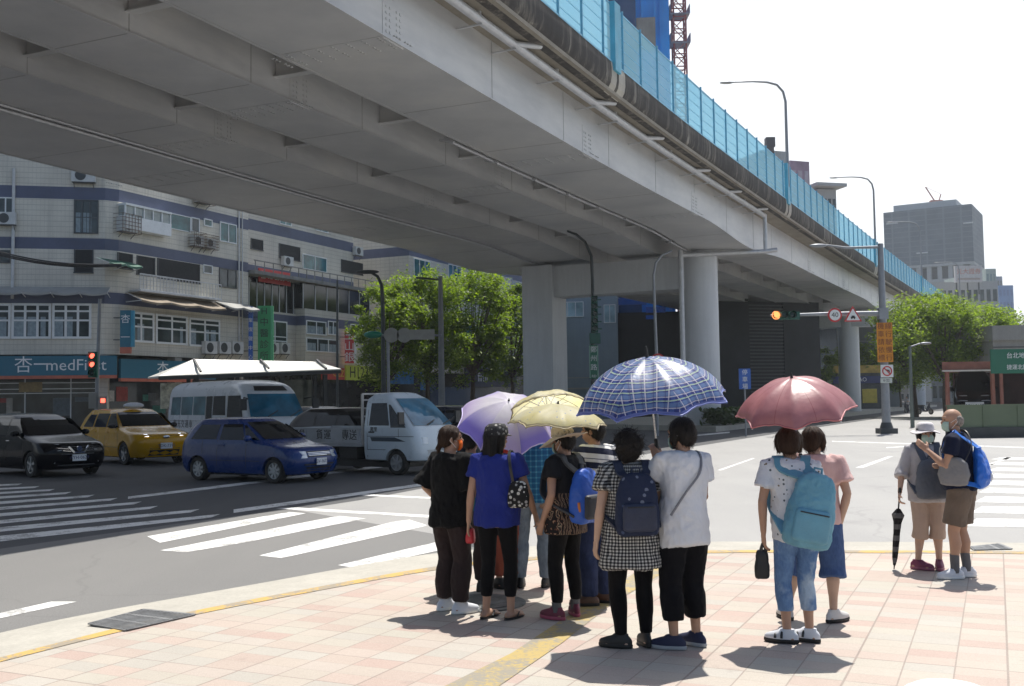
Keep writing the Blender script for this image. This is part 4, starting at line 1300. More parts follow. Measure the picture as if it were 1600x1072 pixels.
# open red shed
FSH = Facade((Y_(1480, 620, 52).x, 52.), (1, .02))
shd = thing('open_shed', 'rusty red open roofed shed behind the green fence', 'shed')
RUST = plain('rusty steel', (.26, .10, .07), .7, 0, .25, 2)
pp = [FSH.P(-.2, 0), FSH.P(14, 0), FSH.P(14, 0, -6), FSH.P(2.7, 0, -6)]
mb = MB(); mb.slab([(p.x, p.y) for p in pp], 2.95, 3.35); mb.slab([(p.x, p.y) for p in reversed(pp)], 2.94, 2.95); mb.build('roof', RUST, shd)
mb = MB(); fbox(mb, FSH, 3.0, 14, 0, 2.9, -6, -5.8); mb.build('back_wall', plain('maroon sheet', (.06, .022, .022), .7, 0, .3, 1), shd)
mb = MB(); fbox(mb, FSH, -.2, 14, 2.86, 2.94, -.05, .12); mb.build('gutter', plain('pale gutter', (.55, .5, .46), .5), shd)
mb = MB()
for s_ in (0, 2.3, 5.6, 9): fbox(mb, FSH, s_, s_ + .16, 0, 2.86, -.2, -.04)
mb.bar(FSH.P(2.45, 1.2, -.1), FSH.P(3.0, 0, -.1), .1, .1)
mb.build('post', RUST, shd)
# green direction sign on posts, grey wall behind
GS = plain('green road sign', (.012, .13, .075), .45, 0, .1, .6)
FGS = Facade((Y_(1548, 570, 50).x, 50.), (1, 0))
r = FGS.R(1547, 546, 584, 1660)
sg = sign_board(FGS, r, 'green direction sign with white characters at the right edge of the photo', GS, o=0, th=.08, name='road_sign', texts=[])
def at_s(px, py): s_, z = FGS.hit(px, py); return s_ - (r[0] + r[1]) / 2, z - (r[2] + r[3]) / 2
sx_, sz_ = at_s(1596, 556); text('lettering', '台北地下街', .30, WHITE, sg, FGS.u * sx_ + Vector((0, 0, sz_)) + FGS.n * .05, FGS.u, (0, 0, 1))
sx_, sz_ = at_s(1600, 574); text('lettering', '捷運北門站Y26', .26, WHITE, sg, FGS.u * sx_ + Vector((0, 0, sz_)) + FGS.n * .05, FGS.u, (0, 0, 1))
mb = MB(); mb.box((-1.2, .12, -1.7), (.12, .12, 3.6)); mb.build('post', RUST, sg)
FGW = Facade((Y_(1551, 530, 70).x, 70.), (1, 0))
gb = thing('grey_building', 'grey concrete block with a stepped parapet behind the green direction sign', 'building')
mb = MB(); z_ = FGW.hit(1555, 509)[1]
fbox(mb, FGW, 0, 16, 0, z_ - 1, -6, 0); fbox(mb, FGW, -.1, 16, z_ - 1, z_, -6, .25); mb.build('wall', concrete('weathered grey', (.27, .27, .25), .2), gb)
mb = MB()
for k in range(5): fbox(mb, FGW, 0, 16, z_ - 1.5 - k * .4, z_ - 1.42 - k * .4, .002, .04)
mb.build('groove', plain('dark groove', (.1, .1, .1), .8), gb)

# far buildings
def far_block(label, px0, px1, ytop, Y, depth, mat, name='far_building', rz=0., win=None, ybot=None, rows=8, cols=6, z0=0., cat='building', wmat=None, top=0):
    a, b = Y_(px0, ytop, Y), Y_(px1, ytop, Y)
    t = thing(name, label, cat, ((a.x + b.x) / 2, Y, 0), rz)
    w, h = abs(b.x - a.x), a.z
    mb = MB(); mb.box((0, depth / 2, (h + z0) / 2), (w, depth, h - z0))
    if top: mb.box((0, depth / 2, h + top / 2), (w * .6, depth * .6, top))
    mb.build('wall', mat, t)
    if win:
        for i in range(rows):
            mb = MB()
            for j in range(cols):
                x = -w / 2 + w * (j + .5) / cols; z = h - (h - z0) * (i + .6) / rows
                mb.box((x, -.02, z), (w / cols * .62, .06, (h - z0) / rows * .5))
            mb.build('window', wmat or GLS, t)
    return t
def scaffold_mat():
    m, n, b = nodes('scaffold netting')
    tc = N(n, 'ShaderNodeTexCoord'); sp = N(n, 'ShaderNodeSeparateXYZ'); n.links.new(tc.outputs['Object'], sp.inputs[0])
    l1 = math_(n, 'LESS_THAN', math_(n, 'FRACT', math_(n, 'MULTIPLY', sp.outputs[2], 1 / 1.75)), .14)
    xx = math_(n, 'ADD', sp.outputs[0], sp.outputs[1])
    l2 = math_(n, 'LESS_THAN', math_(n, 'FRACT', math_(n, 'MULTIPLY', xx, 1 / 1.8)), .1)
    f = noise_(n, coords(n, scale=(.5, .5, .5)), .35, 5, .7)
    c = ramp(n, f, [(.3, (.075, .095, .12)), (.7, (.13, .16, .19))]).outputs[0]
    c = mixc(n, math_(n, 'MULTIPLY', math_(n, 'MAXIMUM', l1, l2), .55), c, (.20, .24, .28))
    n.links.new(c, b.inputs['Base Color']); b.inputs['Roughness'].default_value = .8
    return m
SCAF = scaffold_mat(); CONCW = concrete('pale concrete', (.42, .43, .43), .12)
tw = thing('tower_block', 'dark scaffolded tower under construction with a crane on top', 'building', (0, 0, 0))
FTW = Facade((Y_(1383, 420, 360).x, 360.), (1, -.62))
a, b = 0., FTW.hit(1522, 420)[0]
zt_ = FTW.hit(1522, 318)[1]; zb_ = FTW.hit(1522, 408)[1]
mb = MB(); fbox(mb, FTW, a, b, zb_, zt_, -26, 0); mb.build('netting', SCAF, tw)
mb = MB(); fbox(mb, FTW, a + b * .10, b * .82, zt_, zt_ + 2.6, -20, -3); mb.build('upper_deck', plain('deck edge', (.34, .37, .40), .7), tw)
mb = MB()
for z in (zb_ - .8, zb_ - 6.2, zb_ - 12): fbox(mb, FTW, a, b, z, z + 1.0, -24, 0)
for k in range(9): s_ = a + (b - 1.4) * k / 8; fbox(mb, FTW, s_, s_ + 1.4, 0, zb_, -1.9, -.5)
mb.build('frame', CONCW, tw)
mb = MB(); fbox(mb, FTW, a + .5, b - .5, 0, zb_, -24, -4); mb.build('core', plain('dark floors', (.07, .08, .10), .8), tw)
for k, (x0, x1, yy) in enumerate(((1385, 1403, 349), (1505, 1520, 348), (1432, 1450, 395))):
    r = FTW.R(x0, yy, yy + 2, x1); mb = MB(); fbox(mb, FTW, r[0], r[1], r[2], r[3], .05, .3); mb.build('light_gap', plain('light gap', (.55, .57, .58), .6), tw)
cr = thing('roof_crane', 'small red crane on the roof of the scaffolded tower', 'crane', FTW.P(FTW.hit(1456, 310)[0], zt_ + 2.6, -8))
mb = MB(); mb.box((0, 0, .6), (4, 2, 1.2)); mb.bar((-.5, 0, 1), (-3.5, 0, 6), .35, .35); mb.bar((1, 0, 1), (1.8, 0, 3.4), .3, .3); mb.bar((1.8, 0, 3.4), (-3.5, 0, 6), .1, .1); mb.build('mast', plain('crane red', (.35, .12, .09), .6), cr)
# white podium building with billboard
po = far_block('pale lower office building with ribbon of dark windows before the scaffolded tower', 1452, 1556, 441, 235, 22, CONCW, 'office_building', R_(-8), True, rows=5, cols=11, top=0)
bbp = Y_(1514, 428, 230)
bb = thing('billboard', 'white rooftop billboard with orange characters below the scaffolded tower', 'billboard', bbp)
mb = MB(); mb.box((0, .5, 0), (6.0, .8, 3.7)); mb.build('board', plain('billboard white', (.62, .58, .56), .5), bb)
text('lettering', '元大證券', 1.35, plain('orange lettering', (.55, .20, .12), .5), bb, (0, .08, .5), (1, 0, 0), (0, 0, 1))
mb = MB(); mb.box((0, .08, -1.1), (5.0, .02, .4)); mb.build('strip', plain('strip', (.45, .35, .3), .6), bb)
for x in (-2.5, 0, 2.5): mb = MB(); mb.box((x, .9, -3), (.25, .25, 3)); mb.build('post', FRAME_D, bb)
far_block('pale green office block right of the billboard', 1540, 1556, 420, 260, 25, plain('pale green facade', (.42, .48, .42), .5, 0, .1, .2), 'office_building', 0, True, rows=9, cols=3, wmat=plain('pale pane', (.25, .32, .32), .2))
far_block('slim dark blue tower at the right horizon', 1553, 1566, 432, 480, 25, plain('dark blue facade', (.13, .17, .26), .5, 0, .2, .1), 'tower_block', 0, True, rows=10, cols=3)
far_block('bright blue netted tower at the right horizon', 1560, 1583, 446, 420, 20, plain('blue netting', (.10, .24, .50), .6, 0, .15, .1), 'tower_block', 0, True, rows=9, cols=4, wmat=plain('darker blue netting', (.07, .17, .40), .6))
# things that rise behind the noise barrier
far_block('purple topped building just above the noise barrier', 1232, 1267, 252, 150, 12, plain('plum facade', (.30, .20, .27), .6, 0, .3, .4), 'far_building', R_(20), True, rows=9, cols=3, wmat=plain('plum pane', (.42, .36, .42), .4))
rf = far_block('pale rooftop room with a flat overhanging roof above the noise barrier', 1276, 1308, 296, 160, 10, CONCW, 'rooftop_building', R_(15), True, rows=8, cols=4)
p = Y_(1291, 294, 160)
mb = MB(); mb.box((0, 5, p.z + .3), (5.2, 13, .5)); mb.build('roof', CONCW, rf)
tk = thing('water_tank', 'small dark tank box on a roof above the noise barrier', 'tank', Y_(1203, 231, 140))
mb = MB(); mb.box((0, 0, .7), (1.2, 1.2, 1.3)); mb.box((0, 0, -.4), (.9, .9, 1.)); mb.build('box', plain('tank dark', (.06, .05, .055), .7), tk)
bk = far_block('pale building below the dark roof tank', 1188, 1236, 236, 142, 10, CONCW, 'far_building', R_(20))
# blue wrapped building and tower crane at the top
BT = plain('blue tarpaulin', (.015, .30, .90), .5, 0, .25, .15)
wr = thing('wrapped_building', 'building wrapped in bright blue sheeting at the top of the photo', 'building')
FWR = Facade((Y_(968, 60, 100).x, 100.), (1, -.1))
a, b = 0., FWR.hit(1046, 60)[0]
mb = MB(); n_ = 16
for k in range(n_):
    s0, s1_ = a + (b - a) * k / n_, a + (b - a) * (k + 1) / n_
    fbox(mb, FWR, s0, s1_, 0, 60, -14, .12 * math.sin(k * 1.9) + .1 * (k % 2))
mb.build('sheeting', BT, wr)
mb = MB(); fbox(mb, FWR, a - 1.2, a + 1.6, 0, 58, -3, .6); mb.build('bare_wall', plain('navy sheeting', (.02, .06, .16), .6, 0, .3, .3), wr)
r = FWR.R(994, 30, 80, 1024); mb = MB(); fbox(mb, FWR, r[0], r[1], r[2], r[3], .26, .34); mb.build('bare_concrete', concrete('rough grey', (.3, .29, .28), .3), wr)
tcp = Y_(1061, 60, 105)
tc_ = thing('tower_crane', 'red lattice tower crane mast rising behind the noise barrier', 'crane', (tcp.x, 105, 0))
CRR = plain('crane mast red', (.40, .10, .09), .55)
mb = MB(); w_ = .62
for x in (-w_, w_):
    for y in (-w_, w_): mb.box((x, y, 33), (.16, .16, 66))
z = 20.
k = 0
while z < 64:
    for (x0, y0), (x1, y1) in (((-w_, -w_), (w_, -w_)), ((w_, -w_), (w_, w_)), ((w_, w_), (-w_, w_)), ((-w_, w_), (-w_, -w_))):
        mb.bar((x0, y0, z), (x1, y1, z), .1, .1)
        mb.bar((x0, y0, z), (x1, y1, z + 1.3), .08, .08) if k % 2 else mb.bar((x1, y1, z), (x0, y0, z + 1.3), .08, .08)
    z += 1.3; k += 1
mb.build('mast', CRR, tc_)
mb = MB()
for z in (38, 41, 44.5, 48): mb.box((0, 0, z), (2.0, 2.0, .1)); mb.box((1.0, 0, z + .5), (.06, 2, .9)); mb.box((-1.0, 0, z + .5), (.06, 2, .9))
mb.build('platform', plain('crane platform', (.30, .30, .33), .6), tc_)
# low skyline closing the street ends (left, middle and right)
sk = random.Random(21)
for k, (px0, px1, yt, Y) in enumerate(((1100, 1200, 560, 230), (1200, 1330, 548, 260), (1330, 1440, 560, 280), (1430, 1520, 590, 300), (1500, 1640, 575, 260))):
    c = sk.choice(((.32, .31, .29), (.26, .28, .30), (.38, .36, .33)))
    far_block(('low grey block far down the street behind the hoarding', 'low block far behind the kiosk', 'low block far behind the signal post', 'low block far behind the trees on the right', 'low block beyond the shed at the right')[k], px0, px1, yt, Y, 20, plain('skyline %d' % k, c, .7, 0, .2, .2), 'far_building', 0, True, rows=4, cols=8)
# ------------------------------------------------------------------ vehicles
def lerpt(tab, z):
    if z <= tab[0][0]: return tab[0][1]
    for (a, p), (b, q) in zip(tab, tab[1:]):
        if z <= b: return p + (q - p) * (z - a) / (b - a) if b > a else q
    return tab[-1][1]
def paint(name, c, rough=.28, metal=0.):
    return plain(name, c, rough, metal, .02, 1.2, coat=.35, spec=.3)
TYRE = plain('tyre rubber', (.018, .018, .018), .8, 0, .2, 8)
RIMM = plain('alloy rim', (.42, .43, .44), .35, .7, .1, 6)
HUBC = plain('hub cap grey', (.38, .39, .40), .45, .2, .1, 6)
LAMPG = plain('headlamp glass', (.55, .58, .60), .12, .3, .2, 9, coat=1.)
CHROME = plain('chrome trim', (.6, .62, .64), .15, .9, .05)
BLKP = plain('black plastic', (.018, .019, .021), .5, 0, .2, 6)
PLATEW = plain('number plate', (.66, .68, .70), .45)
PLATET = plain('plate lettering', (.03, .04, .12), .5)
CARG = glass_dark('car glass', (.008, .010, .013), .03)
CARG.node_tree.nodes['Principled BSDF'].inputs['Specular IOR Level'].default_value = .3
CABIN = plain('cabin dark', (.02, .02, .022), .8)
SIGL = plain('indicator amber', (.5, .2, .03), .2)
def wheel_parts(r, w, spokes=5, rim=RIMM):
    mb = MB()
    prof = [(r * .66, -w * .5), (r * .9, -w * .52), (r * .985, -w * .40), (r, -w * .2), (r, w * .2), (r * .985, w * .40), (r * .9, w * .52), (r * .66, w * .5)]
    n = 28; rings = []
    for k in range(n):
        a = 2 * PI * k / n
        rings.append([Vector((q * math.cos(a), y, q * math.sin(a))) for q, y in prof])
    mb.loft(rings + [rings[0]], 0, False)
    tyre = mb.mesh('wheel', [TYRE])
    mb = MB()
    y0 = -w * .42
    mb.tube([(0, y0 + .05, 0), (0, y0 + .06, 0)], [r * .67, r * .67], 28)
    prof = [(r * .66, y0 + .1), (r * .68, y0), (r * .60, y0 + .005), (r * .57, y0 + .05)]
    rings = []
    for k in range(n):
        a = 2 * PI * k / n; rings.append([Vector((q * math.cos(a), y, q * math.sin(a))) for q, y in prof])
    mb.loft(rings + [rings[0]], 0, False)
    for k in range(spokes):
        a = 2 * PI * k / spokes + .3; c, s = math.cos(a), math.sin(a)
        mb.bar((0, y0 + .02, 0), (r * .62 * c, y0 + .015, r * .62 * s), .03, r * .19)
    mb.cyl((0, y0 + .015, 0), r * .17, .05, 14, axis='Y')
    rm = mb.mesh('rim', [rim, BLKP])
    for p in rm.polygons[:1]: pass
    return tyre, rm
def hull(sp, zs, nf=9, nc=5, ns=10):
    """closed skin built from level rings; front and rear silhouettes come from the tables"""
    rings = []
    for z in zs:
        xf, xr, w = lerpt(sp['front'], z), lerpt(sp['rear'], z), lerpt(sp['width'], z)
        rf, rr = lerpt(sp['rf'], z), lerpt(sp['rr'], z); bow = lerpt(sp['bow'], z)
        p = []
        def fx(y): return xf - bow * (y / w) ** 2
        for k in range(nf):
            y = -(w - rf) + 2 * (w - rf) * k / (nf - 1); p.append((fx(y), y, z))
        xe = fx(w - rf)
        for k in range(1, nc): a = PI / 2 * k / nc; p.append((xe - rf * (1 - math.cos(a)) * 1.0, w - rf + rf * math.sin(a), z))
        for k in range(ns + 1): p.append((xe - rf + (xr + rr - xe + rf) * k / ns, w, z))
        for k in range(1, nc): a = PI / 2 * k / nc; p.append((xr + rr - rr * math.sin(a), w - rr * (1 - math.cos(a)), z))
        for k in range(5): p.append((xr, (w - rr) * (1 - k / 2), z))
        for k in range(nc - 1, 0, -1): a = PI / 2 * k / nc; p.append((xr + rr - rr * math.sin(a), -(w - rr * (1 - math.cos(a))), z))
        for k in range(ns + 1): p.append((xr + rr + (xe - rf - xr - rr) * k / ns, -w, z))
        for k in range(nc - 1, 0, -1): a = PI / 2 * k / nc; p.append((xe - rf * (1 - math.cos(a)), -(w - rf + rf * math.sin(a)), z))
        rings.append([Vector(q) for q in p])
    return rings
def side_patch(sp, mb, sgn, xb0, xb1, xt0, xt1, zb, zt, off=.006, n=5):
    rows = []
    for k in range(n + 1):
        t = k / n; z = zb + (zt - zb) * t; w = (lerpt(sp['width'], z) + off) * sgn
        rows.append([Vector((xb0 + (xt0 - xb0) * t + ((xb1 + (xt1 - xb1) * t) - (xb0 + (xt0 - xb0) * t)) * q / 3, w, z)) for q in range(4)])
    for a, b in zip(rows, rows[1:]):
        for q in range(3): mb.poly([a[q], a[q + 1], b[q + 1], b[q]] if sgn < 0 else [a[q + 1], a[q], b[q], b[q + 1]])
def end_patch(sp, mb, zb, zt, kb=.86, kt=.82, off=.012, rear=False, n=6):
    rows = []
    for k in range(n + 1):
        t = k / n; z = zb + (zt - zb) * t; w = lerpt(sp['width'], z); kk = kb + (kt - kb) * t
        row = []
        for q in range(9):
            y = (-1 + q / 4) * w * kk
            if rear: x = lerpt(sp['rear'], z) - off
            else: x = lerpt(sp['front'], z) - lerpt(sp['bow'], z) * (y / w) ** 2 + off
            row.append(Vector((x, y, z + off * .5)))
        rows.append(row)
    for a, b in zip(rows, rows[1:]):
        for q in range(8): mb.poly([a[q], a[q + 1], b[q + 1], b[q]] if not rear else [a[q + 1], a[q], b[q], b[q + 1]])
def cut_arches(me, xs, w, r):
    for x in xs:
        mb = MB()
        mb.tube([(x, -w - .3, r - .02), (x, w + .3, r - .02)], [r + .055, r + .055], 28)
        cme = mb.mesh('cut', [])
        bm = bmesh.new(); bm.from_mesh(cme); bmesh.ops.recalc_face_normals(bm, faces=bm.faces); bm.to_mesh(cme); bm.free()
        c = bpy.data.objects.new('cut', cme); COL.objects.link(c)
        me = realise(me, [('BOOLEAN', dict(operation='DIFFERENCE', object=c, solver='EXACT'))])
        bpy.data.objects.remove(c)
    return me
def vehicle(name, label, cat, sp, loc, rz, mat, group='vehicles under the flyover'):
    t = thing(name, label, cat, loc, rz, group)
    zs = sorted(set(sp['zs']))
    rings = hull(sp, zs)
    # rounded roof
    top = rings[-1]; c = sum(top, Vector()) / len(top)
    for k, dz in ((.93, .022), (.78, .042), (.5, .056), (.2, .062)):
        rings.append([Vector((c.x + (p.x - c.x) * k, c.y + (p.y - c.y) * k, p.z + dz)) for p in top])
    bot = rings[0]; cb = sum(bot, Vector()) / len(bot)
    rings.insert(0, [Vector((cb.x + (p.x - cb.x) * .93, cb.y + (p.y - cb.y) * .9, p.z - .03)) for p in bot])
    mb = MB(); mb.loft(rings)
    bm = bmesh.new(); me = mb.mesh('body', [mat]); bm.from_mesh(me); bmesh.ops.recalc_face_normals(bm, faces=bm.faces); bm.to_mesh(me); bm.free()
    me = cut_arches(me, sp['axles'], 1.2, sp['wr'])
    if not me.materials: me.materials.append(mat)
    link('body', me, t, 32)
    # dark wheel wells and floor
    mb = MB()
    for x in sp['axles']: mb.box((x, 0, sp['wr'] * 1.45), (sp['wr'] * 2.15, sp['w'] * 1.62, sp['wr'] * 1.3))
    mb.box(((sp['axles'][0] + sp['axles'][1]) / 2, 0, sp['wr'] * .85), (sp['axles'][0] - sp['axles'][1], sp['w'] * 1.5, .18))
    mb.build('underbody', BLKP, t)
    ty, rm = wheel_parts(sp['wr'], sp.get('ww', .19), sp.get('spokes', 5), sp.get('rim', RIMM))
    for x in sp['axles']:
        for s in (-1, 1):
            o = link('wheel', ty, t, 40); o.location = (x, s * (sp['w'] - sp.get('ww', .19) / 2 - .015), sp['wr'])
            o.rotation_euler = (0, 0, 0 if s < 0 else PI)
            link('rim', rm, o, 30)
    for wd in sp['side']:
        for s in (-1, 1):
            mb = MB(); side_patch(sp, mb, s, *wd[:6]); mb.build('side_window', wd[6] if len(wd) > 6 else CARG, t, fix=False)
    if 'wind' in sp:
        mb = MB(); end_patch(sp, mb, *sp['wind']); mb.build('windscreen', sp.get('glass', CARG), t, fix=False)
    if 'back' in sp:
        mb = MB(); end_patch(sp, mb, *sp['back'], rear=True); mb.build('rear_window', CARG, t, fix=False)
    # door seams and handles
    mb = MB()
    for x, z0, z1 in sp.get('seams', ()):
        for s in (-1, 1):
            side_patch(sp, mb, s, x - .006, x + .006, x - .006, x + .006, z0, z1, .003)
    for z, x0, x1 in sp.get('hseams', ()):
        for s in (-1, 1): side_patch(sp, mb, s, x0, x1, x0, x1, z - .006, z + .006, .003, 1)
    if mb.f: mb.build('door_seam', BLKP, t)
    for x, z in sp.get('handles', ()):
        for s in (-1, 1):
            mb = MB(); mb.box((x, s * (lerpt(sp['width'], z) + .012), z), (.17, .03, .03)); mb.build('door_handle', sp.get('hmat', mat), t)
    if 'mirror' in sp:
        x, z, m_ = sp['mirror']
        for s in (-1, 1):
            mb = MB(); mb.ell((x, s * (lerpt(sp['width'], z) + .13), z), (.07, .115, .075), 12, 8); mb.bar((x + .03, s * lerpt(sp['width'], z), z - .05), (x, s * (lerpt(sp['width'], z) + .1), z - .03), .05, .04)
            mb.build('mirror', m_, t, 180)
    return t
def front_box(sp, z, y0, y1, h, out=.02, depth=.12):
    """a box following the nose at height z between y0 and y1"""
    mb = MB(); n = 5
    f = []
    for dz in (-h / 2, h / 2):
        row = []
        for k in range(n + 1):
            y = y0 + (y1 - y0) * k / n; w = lerpt(sp['width'], z); ry = min(abs(y), w)
            rf = lerpt(sp['rf'], z); x = lerpt(sp['front'], z + dz) - lerpt(sp['bow'], z) * (ry / w) ** 2
            e = max(0, ry - (w - rf))
            x -= rf - math.sqrt(max(0, rf * rf - e * e))
            row.append((x, y, z + dz))
        f.append(row)
    for k in range(n):
        a, b = f[0][k], f[0][k + 1]; c, d = f[1][k + 1], f[1][k]
        P = [Vector(q) + Vector((out, 0, 0)) for q in (a, b, c, d)]; Q = [Vector(q) - Vector((depth, 0, 0)) for q in (a, b, c, d)]
        mb.add(P + Q, [(0, 1, 2, 3), (4, 7, 6, 5), (0, 4, 5, 1), (2, 6, 7, 3), (1, 5, 6, 2), (3, 7, 4, 0)])
    return mb
def plate(t, x, z, txt, w=.34, h=.16):
    mb = MB(); mb.box((x, 0, z), (.015, w, h)); p = mb.build('number_plate', PLATEW, t)
    text('plate_lettering', txt, h * .72, PLATET, p, (x + .009, 0, z), (0, 1, 0), (0, 0, 1), .001)
def dense(a, b, n): return [a + (b - a) * k / n for k in range(n + 1)]
def place(px, py, rz, lx, ly):
    g = G(px, py); c, s = math.cos(rz), math.sin(rz)
    return (g.x - (lx * c - ly * s), g.y - (lx * s + ly * c), 0)

# blue three-door-style hatchback
sp = dict(zs=dense(.20, .70, 6) + dense(.70, .92, 8) + dense(.92, 1.38, 9),
          front=[(.18, 1.72), (.30, 1.80), (.48, 1.84), (.60, 1.82), (.70, 1.76), (.76, 1.66), (.84, 1.20), (.90, .98), (.93, .90), (1.10, .58), (1.30, .20), (1.38, .02)],
          rear=[(.18, -1.74), (.35, -1.84), (.6, -1.85), (.80, -1.83), (.95, -1.78), (1.15, -1.68), (1.30, -1.55), (1.38, -1.42)],
          width=[(.18, .74), (.30, .785), (.55, .795), (.85, .775), (.95, .75), (1.25, .64), (1.38, .56)],
          rf=[(.2, .28), (.7, .30), (.9, .28), (1.4, .12)], rr=[(.2, .25), (1.4, .2)], bow=[(.2, .10), (.7, .10), (.95, .12), (1.4, .06)],
          axles=(1.16, -1.20), wr=.275, w=.79, spokes=8, rim=HUBC,
          side=[(-1.45, -.62, -1.22, -.60, .95, 1.28), (-.52, .26, -.50, .10, .94, 1.29), (.32, .74, .16, .22, .945, 1.27)],
          wind=(.95, 1.33, .86, .84), back=(1.0, 1.3, .8, .75), seams=[(-.57, .35, 1.3), (.34, .32, .95), (-1.05, .62, .93)], hseams=[(.48, -.8, .75)],
          handles=[(-.42, .82)], mirror=(.42, .96, None))
BLUEP = paint('blue car paint', (.003, .030, .15))
sp['mirror'] = (.48, .98, BLUEP)
rz = R_(-31)
t = vehicle('parked_car', 'small blue hatchback waiting nearest the zebra crossing', 'car', sp, place(430, 755.5, rz, 1.16, -.72), rz, BLUEP)
t.name = 'blue_hatchback'
for s in (-1, 1): front_box(sp, .62, s * .40, s * .70, .15, .012).build('headlight', LAMPG, t)
g_ = front_box(sp, .63, -.38, .38, .12, .004).build('grille', BLKP, t)
for z in (.60, .63, .66): front_box(sp, z, -.36, .36, .012, .012).build('grille_bar', CHROME, g_)
front_box(sp, .30, -.6, .6, .10, .006).build('bumper_vent', BLKP, t)
front_box(sp, .40, -.76, .76, .035, .012).build('bumper_strip', BLKP, t)
plate(t, 1.862, .46, 'GV-1673', .32, .15)

# black people carrier at the left edge
sp = dict(zs=dense(.22, .78, 6) + dense(.78, 1.02, 8) + dense(1.02, 1.52, 9),
          front=[(.2, 1.98), (.35, 2.08), (.55, 2.12), (.70, 2.10), (.78, 2.04), (.84, 1.92), (.94, 1.45), (1.00, 1.18), (1.03, 1.08), (1.25, .68), (1.45, .25), (1.52, .02)],
          rear=[(.2, -2.0), (.4, -2.10), (.8, -2.12), (1.05, -2.08), (1.3, -1.98), (1.52, -1.80)],
          width=[(.2, .80), (.35, .84), (.6, .85), (.92, .835), (1.02, .81), (1.35, .70), (1.52, .60)],
          rf=[(.2, .34), (.8, .38), (1.0, .3), (1.5, .12)], rr=[(.2, .25), (1.5, .2)], bow=[(.2, .16), (.8, .16), (1.05, .16), (1.5, .08)],
          axles=(1.30, -1.30), wr=.32, w=.845, spokes=5,
          side=[(-1.75, -1.0, -1.6, -.98, 1.05, 1.42), (-.92, -.08, -.90, -.10, 1.04, 1.44), (0., .88, -.02, .38, 1.03, 1.44)],
          wind=(1.05, 1.47, .88, .86), back=(1.08, 1.42, .8, .78), seams=[(-.96, .4, 1.44), (-.04, .36, 1.44), (.92, .34, 1.0)], hseams=[(.5, -.9, .9)],
          handles=[(-.78, .9), (.12, .9)], hmat=CHROME)
BLKC = plain('black car paint', (.002, .0025, .005), .14, 0, .05, 1.2, spec=.2)
sp['mirror'] = (.66, 1.08, BLKC)
rz = R_(-40)
t = vehicle('black_people_carrier', 'black people carrier with chrome V grille at the left edge', 'car', sp, place(51, 746.5, rz, 1.30, -.76), rz, BLKC)
for s in (-1, 1): front_box(sp, .74, s * .42, s * .82, .16, .012).build('headlight', LAMPG, t)
front_box(sp, .66, -.42, .42, .2, .004).build('grille', BLKP, t)
mb = MB()
for s in (-1, 1):
    mb.bar((2.10, s * .26, .76), (2.13, s * .12, .60), .03, .045); mb.bar((2.13, s * .13, .61), (2.13, 0, .60), .03, .04)
    mb.bar((2.10, s * .25, .70), (1.96, s * .62, .74), .03, .02); mb.bar((2.12, s * .2, .64), (1.98, s * .6, .69), .03, .015)
mb.cyl((2.13, 0, .70), .07, .03, 16, axis='X'); mb.build('emblem', CHROME, t)
front_box(sp, .30, -.7, .7, .022, .02).build('chrome_strip', CHROME, t)
for s in (-1, 1): front_box(sp, .40, s * .55, s * .72, .1, .008).build('fog_lamp', LAMPG, t)
plate(t, 2.145, .48, 'AYH-0629', .36, .16)

# yellow taxi
sp = dict(zs=dense(.24, .85, 6) + dense(.85, 1.08, 8) + dense(1.08, 1.60, 9),
          front=[(.22, 2.05), (.4, 2.18), (.62, 2.24), (.80, 2.22), (.88, 2.12), (.94, 1.92), (1.02, 1.45), (1.07, 1.20), (1.10, 1.08), (1.3, .72), (1.52, .30), (1.60, .05)],
          rear=[(.22, -2.02), (.45, -2.18), (.85, -2.2), (1.1, -2.12), (1.35, -1.98), (1.60, -1.68)],
          width=[(.22, .86), (.38, .90), (.65, .92), (.95, .905), (1.06, .87), (1.40, .76), (1.60, .66)],
          rf=[(.2, .36), (.85, .40), (1.05, .3), (1.6, .12)], rr=[(.2, .25), (1.6, .2)], bow=[(.2, .18), (.9, .18), (1.1, .16), (1.6, .08)],
          axles=(1.34, -1.30), wr=.34, w=.915, spokes=5,
          side=[(-1.7, -.98, -1.42, -.95, 1.10, 1.48), (-.88, 0., -.86, 0, 1.10, 1.51), (.08, .9, .06, .42, 1.10, 1.51)],
          wind=(1.13, 1.54, .88, .86), back=(1.15, 1.5, .8, .78), seams=[(-.92, .42, 1.5), (.04, .4, 1.5), (.96, .4, 1.05)], hseams=[(.52, -.9, .95)],
          handles=[(-.74, .96), (.2, .96)])
YELP = paint('taxi yellow paint', (.58, .30, .008), .25)
sp['mirror'] = (.70, 1.14, BLKP)
rz = R_(-46)
t = vehicle('yellow_taxi', 'yellow taxi with a white roof lamp between the black and the blue car', 'taxi', sp, place(196, 727, rz, 1.34, -.83), rz, YELP)
front_box(sp, .66, -.74, .74, .38, .006).build('dark_front', BLKP, t)
front_box(sp, .36, -.74, .74, .16, .006).build('bumper_vent', BLKP, t)
for s in (-1, 1): front_box(sp, .87, s * .48, s * .84, .07, .014).build('headlight', glow('taxi daylight lamp', (.9, .93, 1.), 1.4), t)
for s in (-1, 1): front_box(sp, .50, s * .62, s * .80, .10, .01).build('fog_lamp', LAMPG, t)
plate(t, 2.25, .56, 'TDK-7395', .36, .17)
mb = MB(); mb.ell((2.24, 0, .82), (.02, .10, .05)); mb.build('emblem', CHROME, t)
mb = MB(); mb.ell((.0, 0, 1.74), (.13, .33, .10), 16, 10); mb.build('roof_lamp', plain('taxi roof lamp', (.62, .64, .70), .3), t, 180)

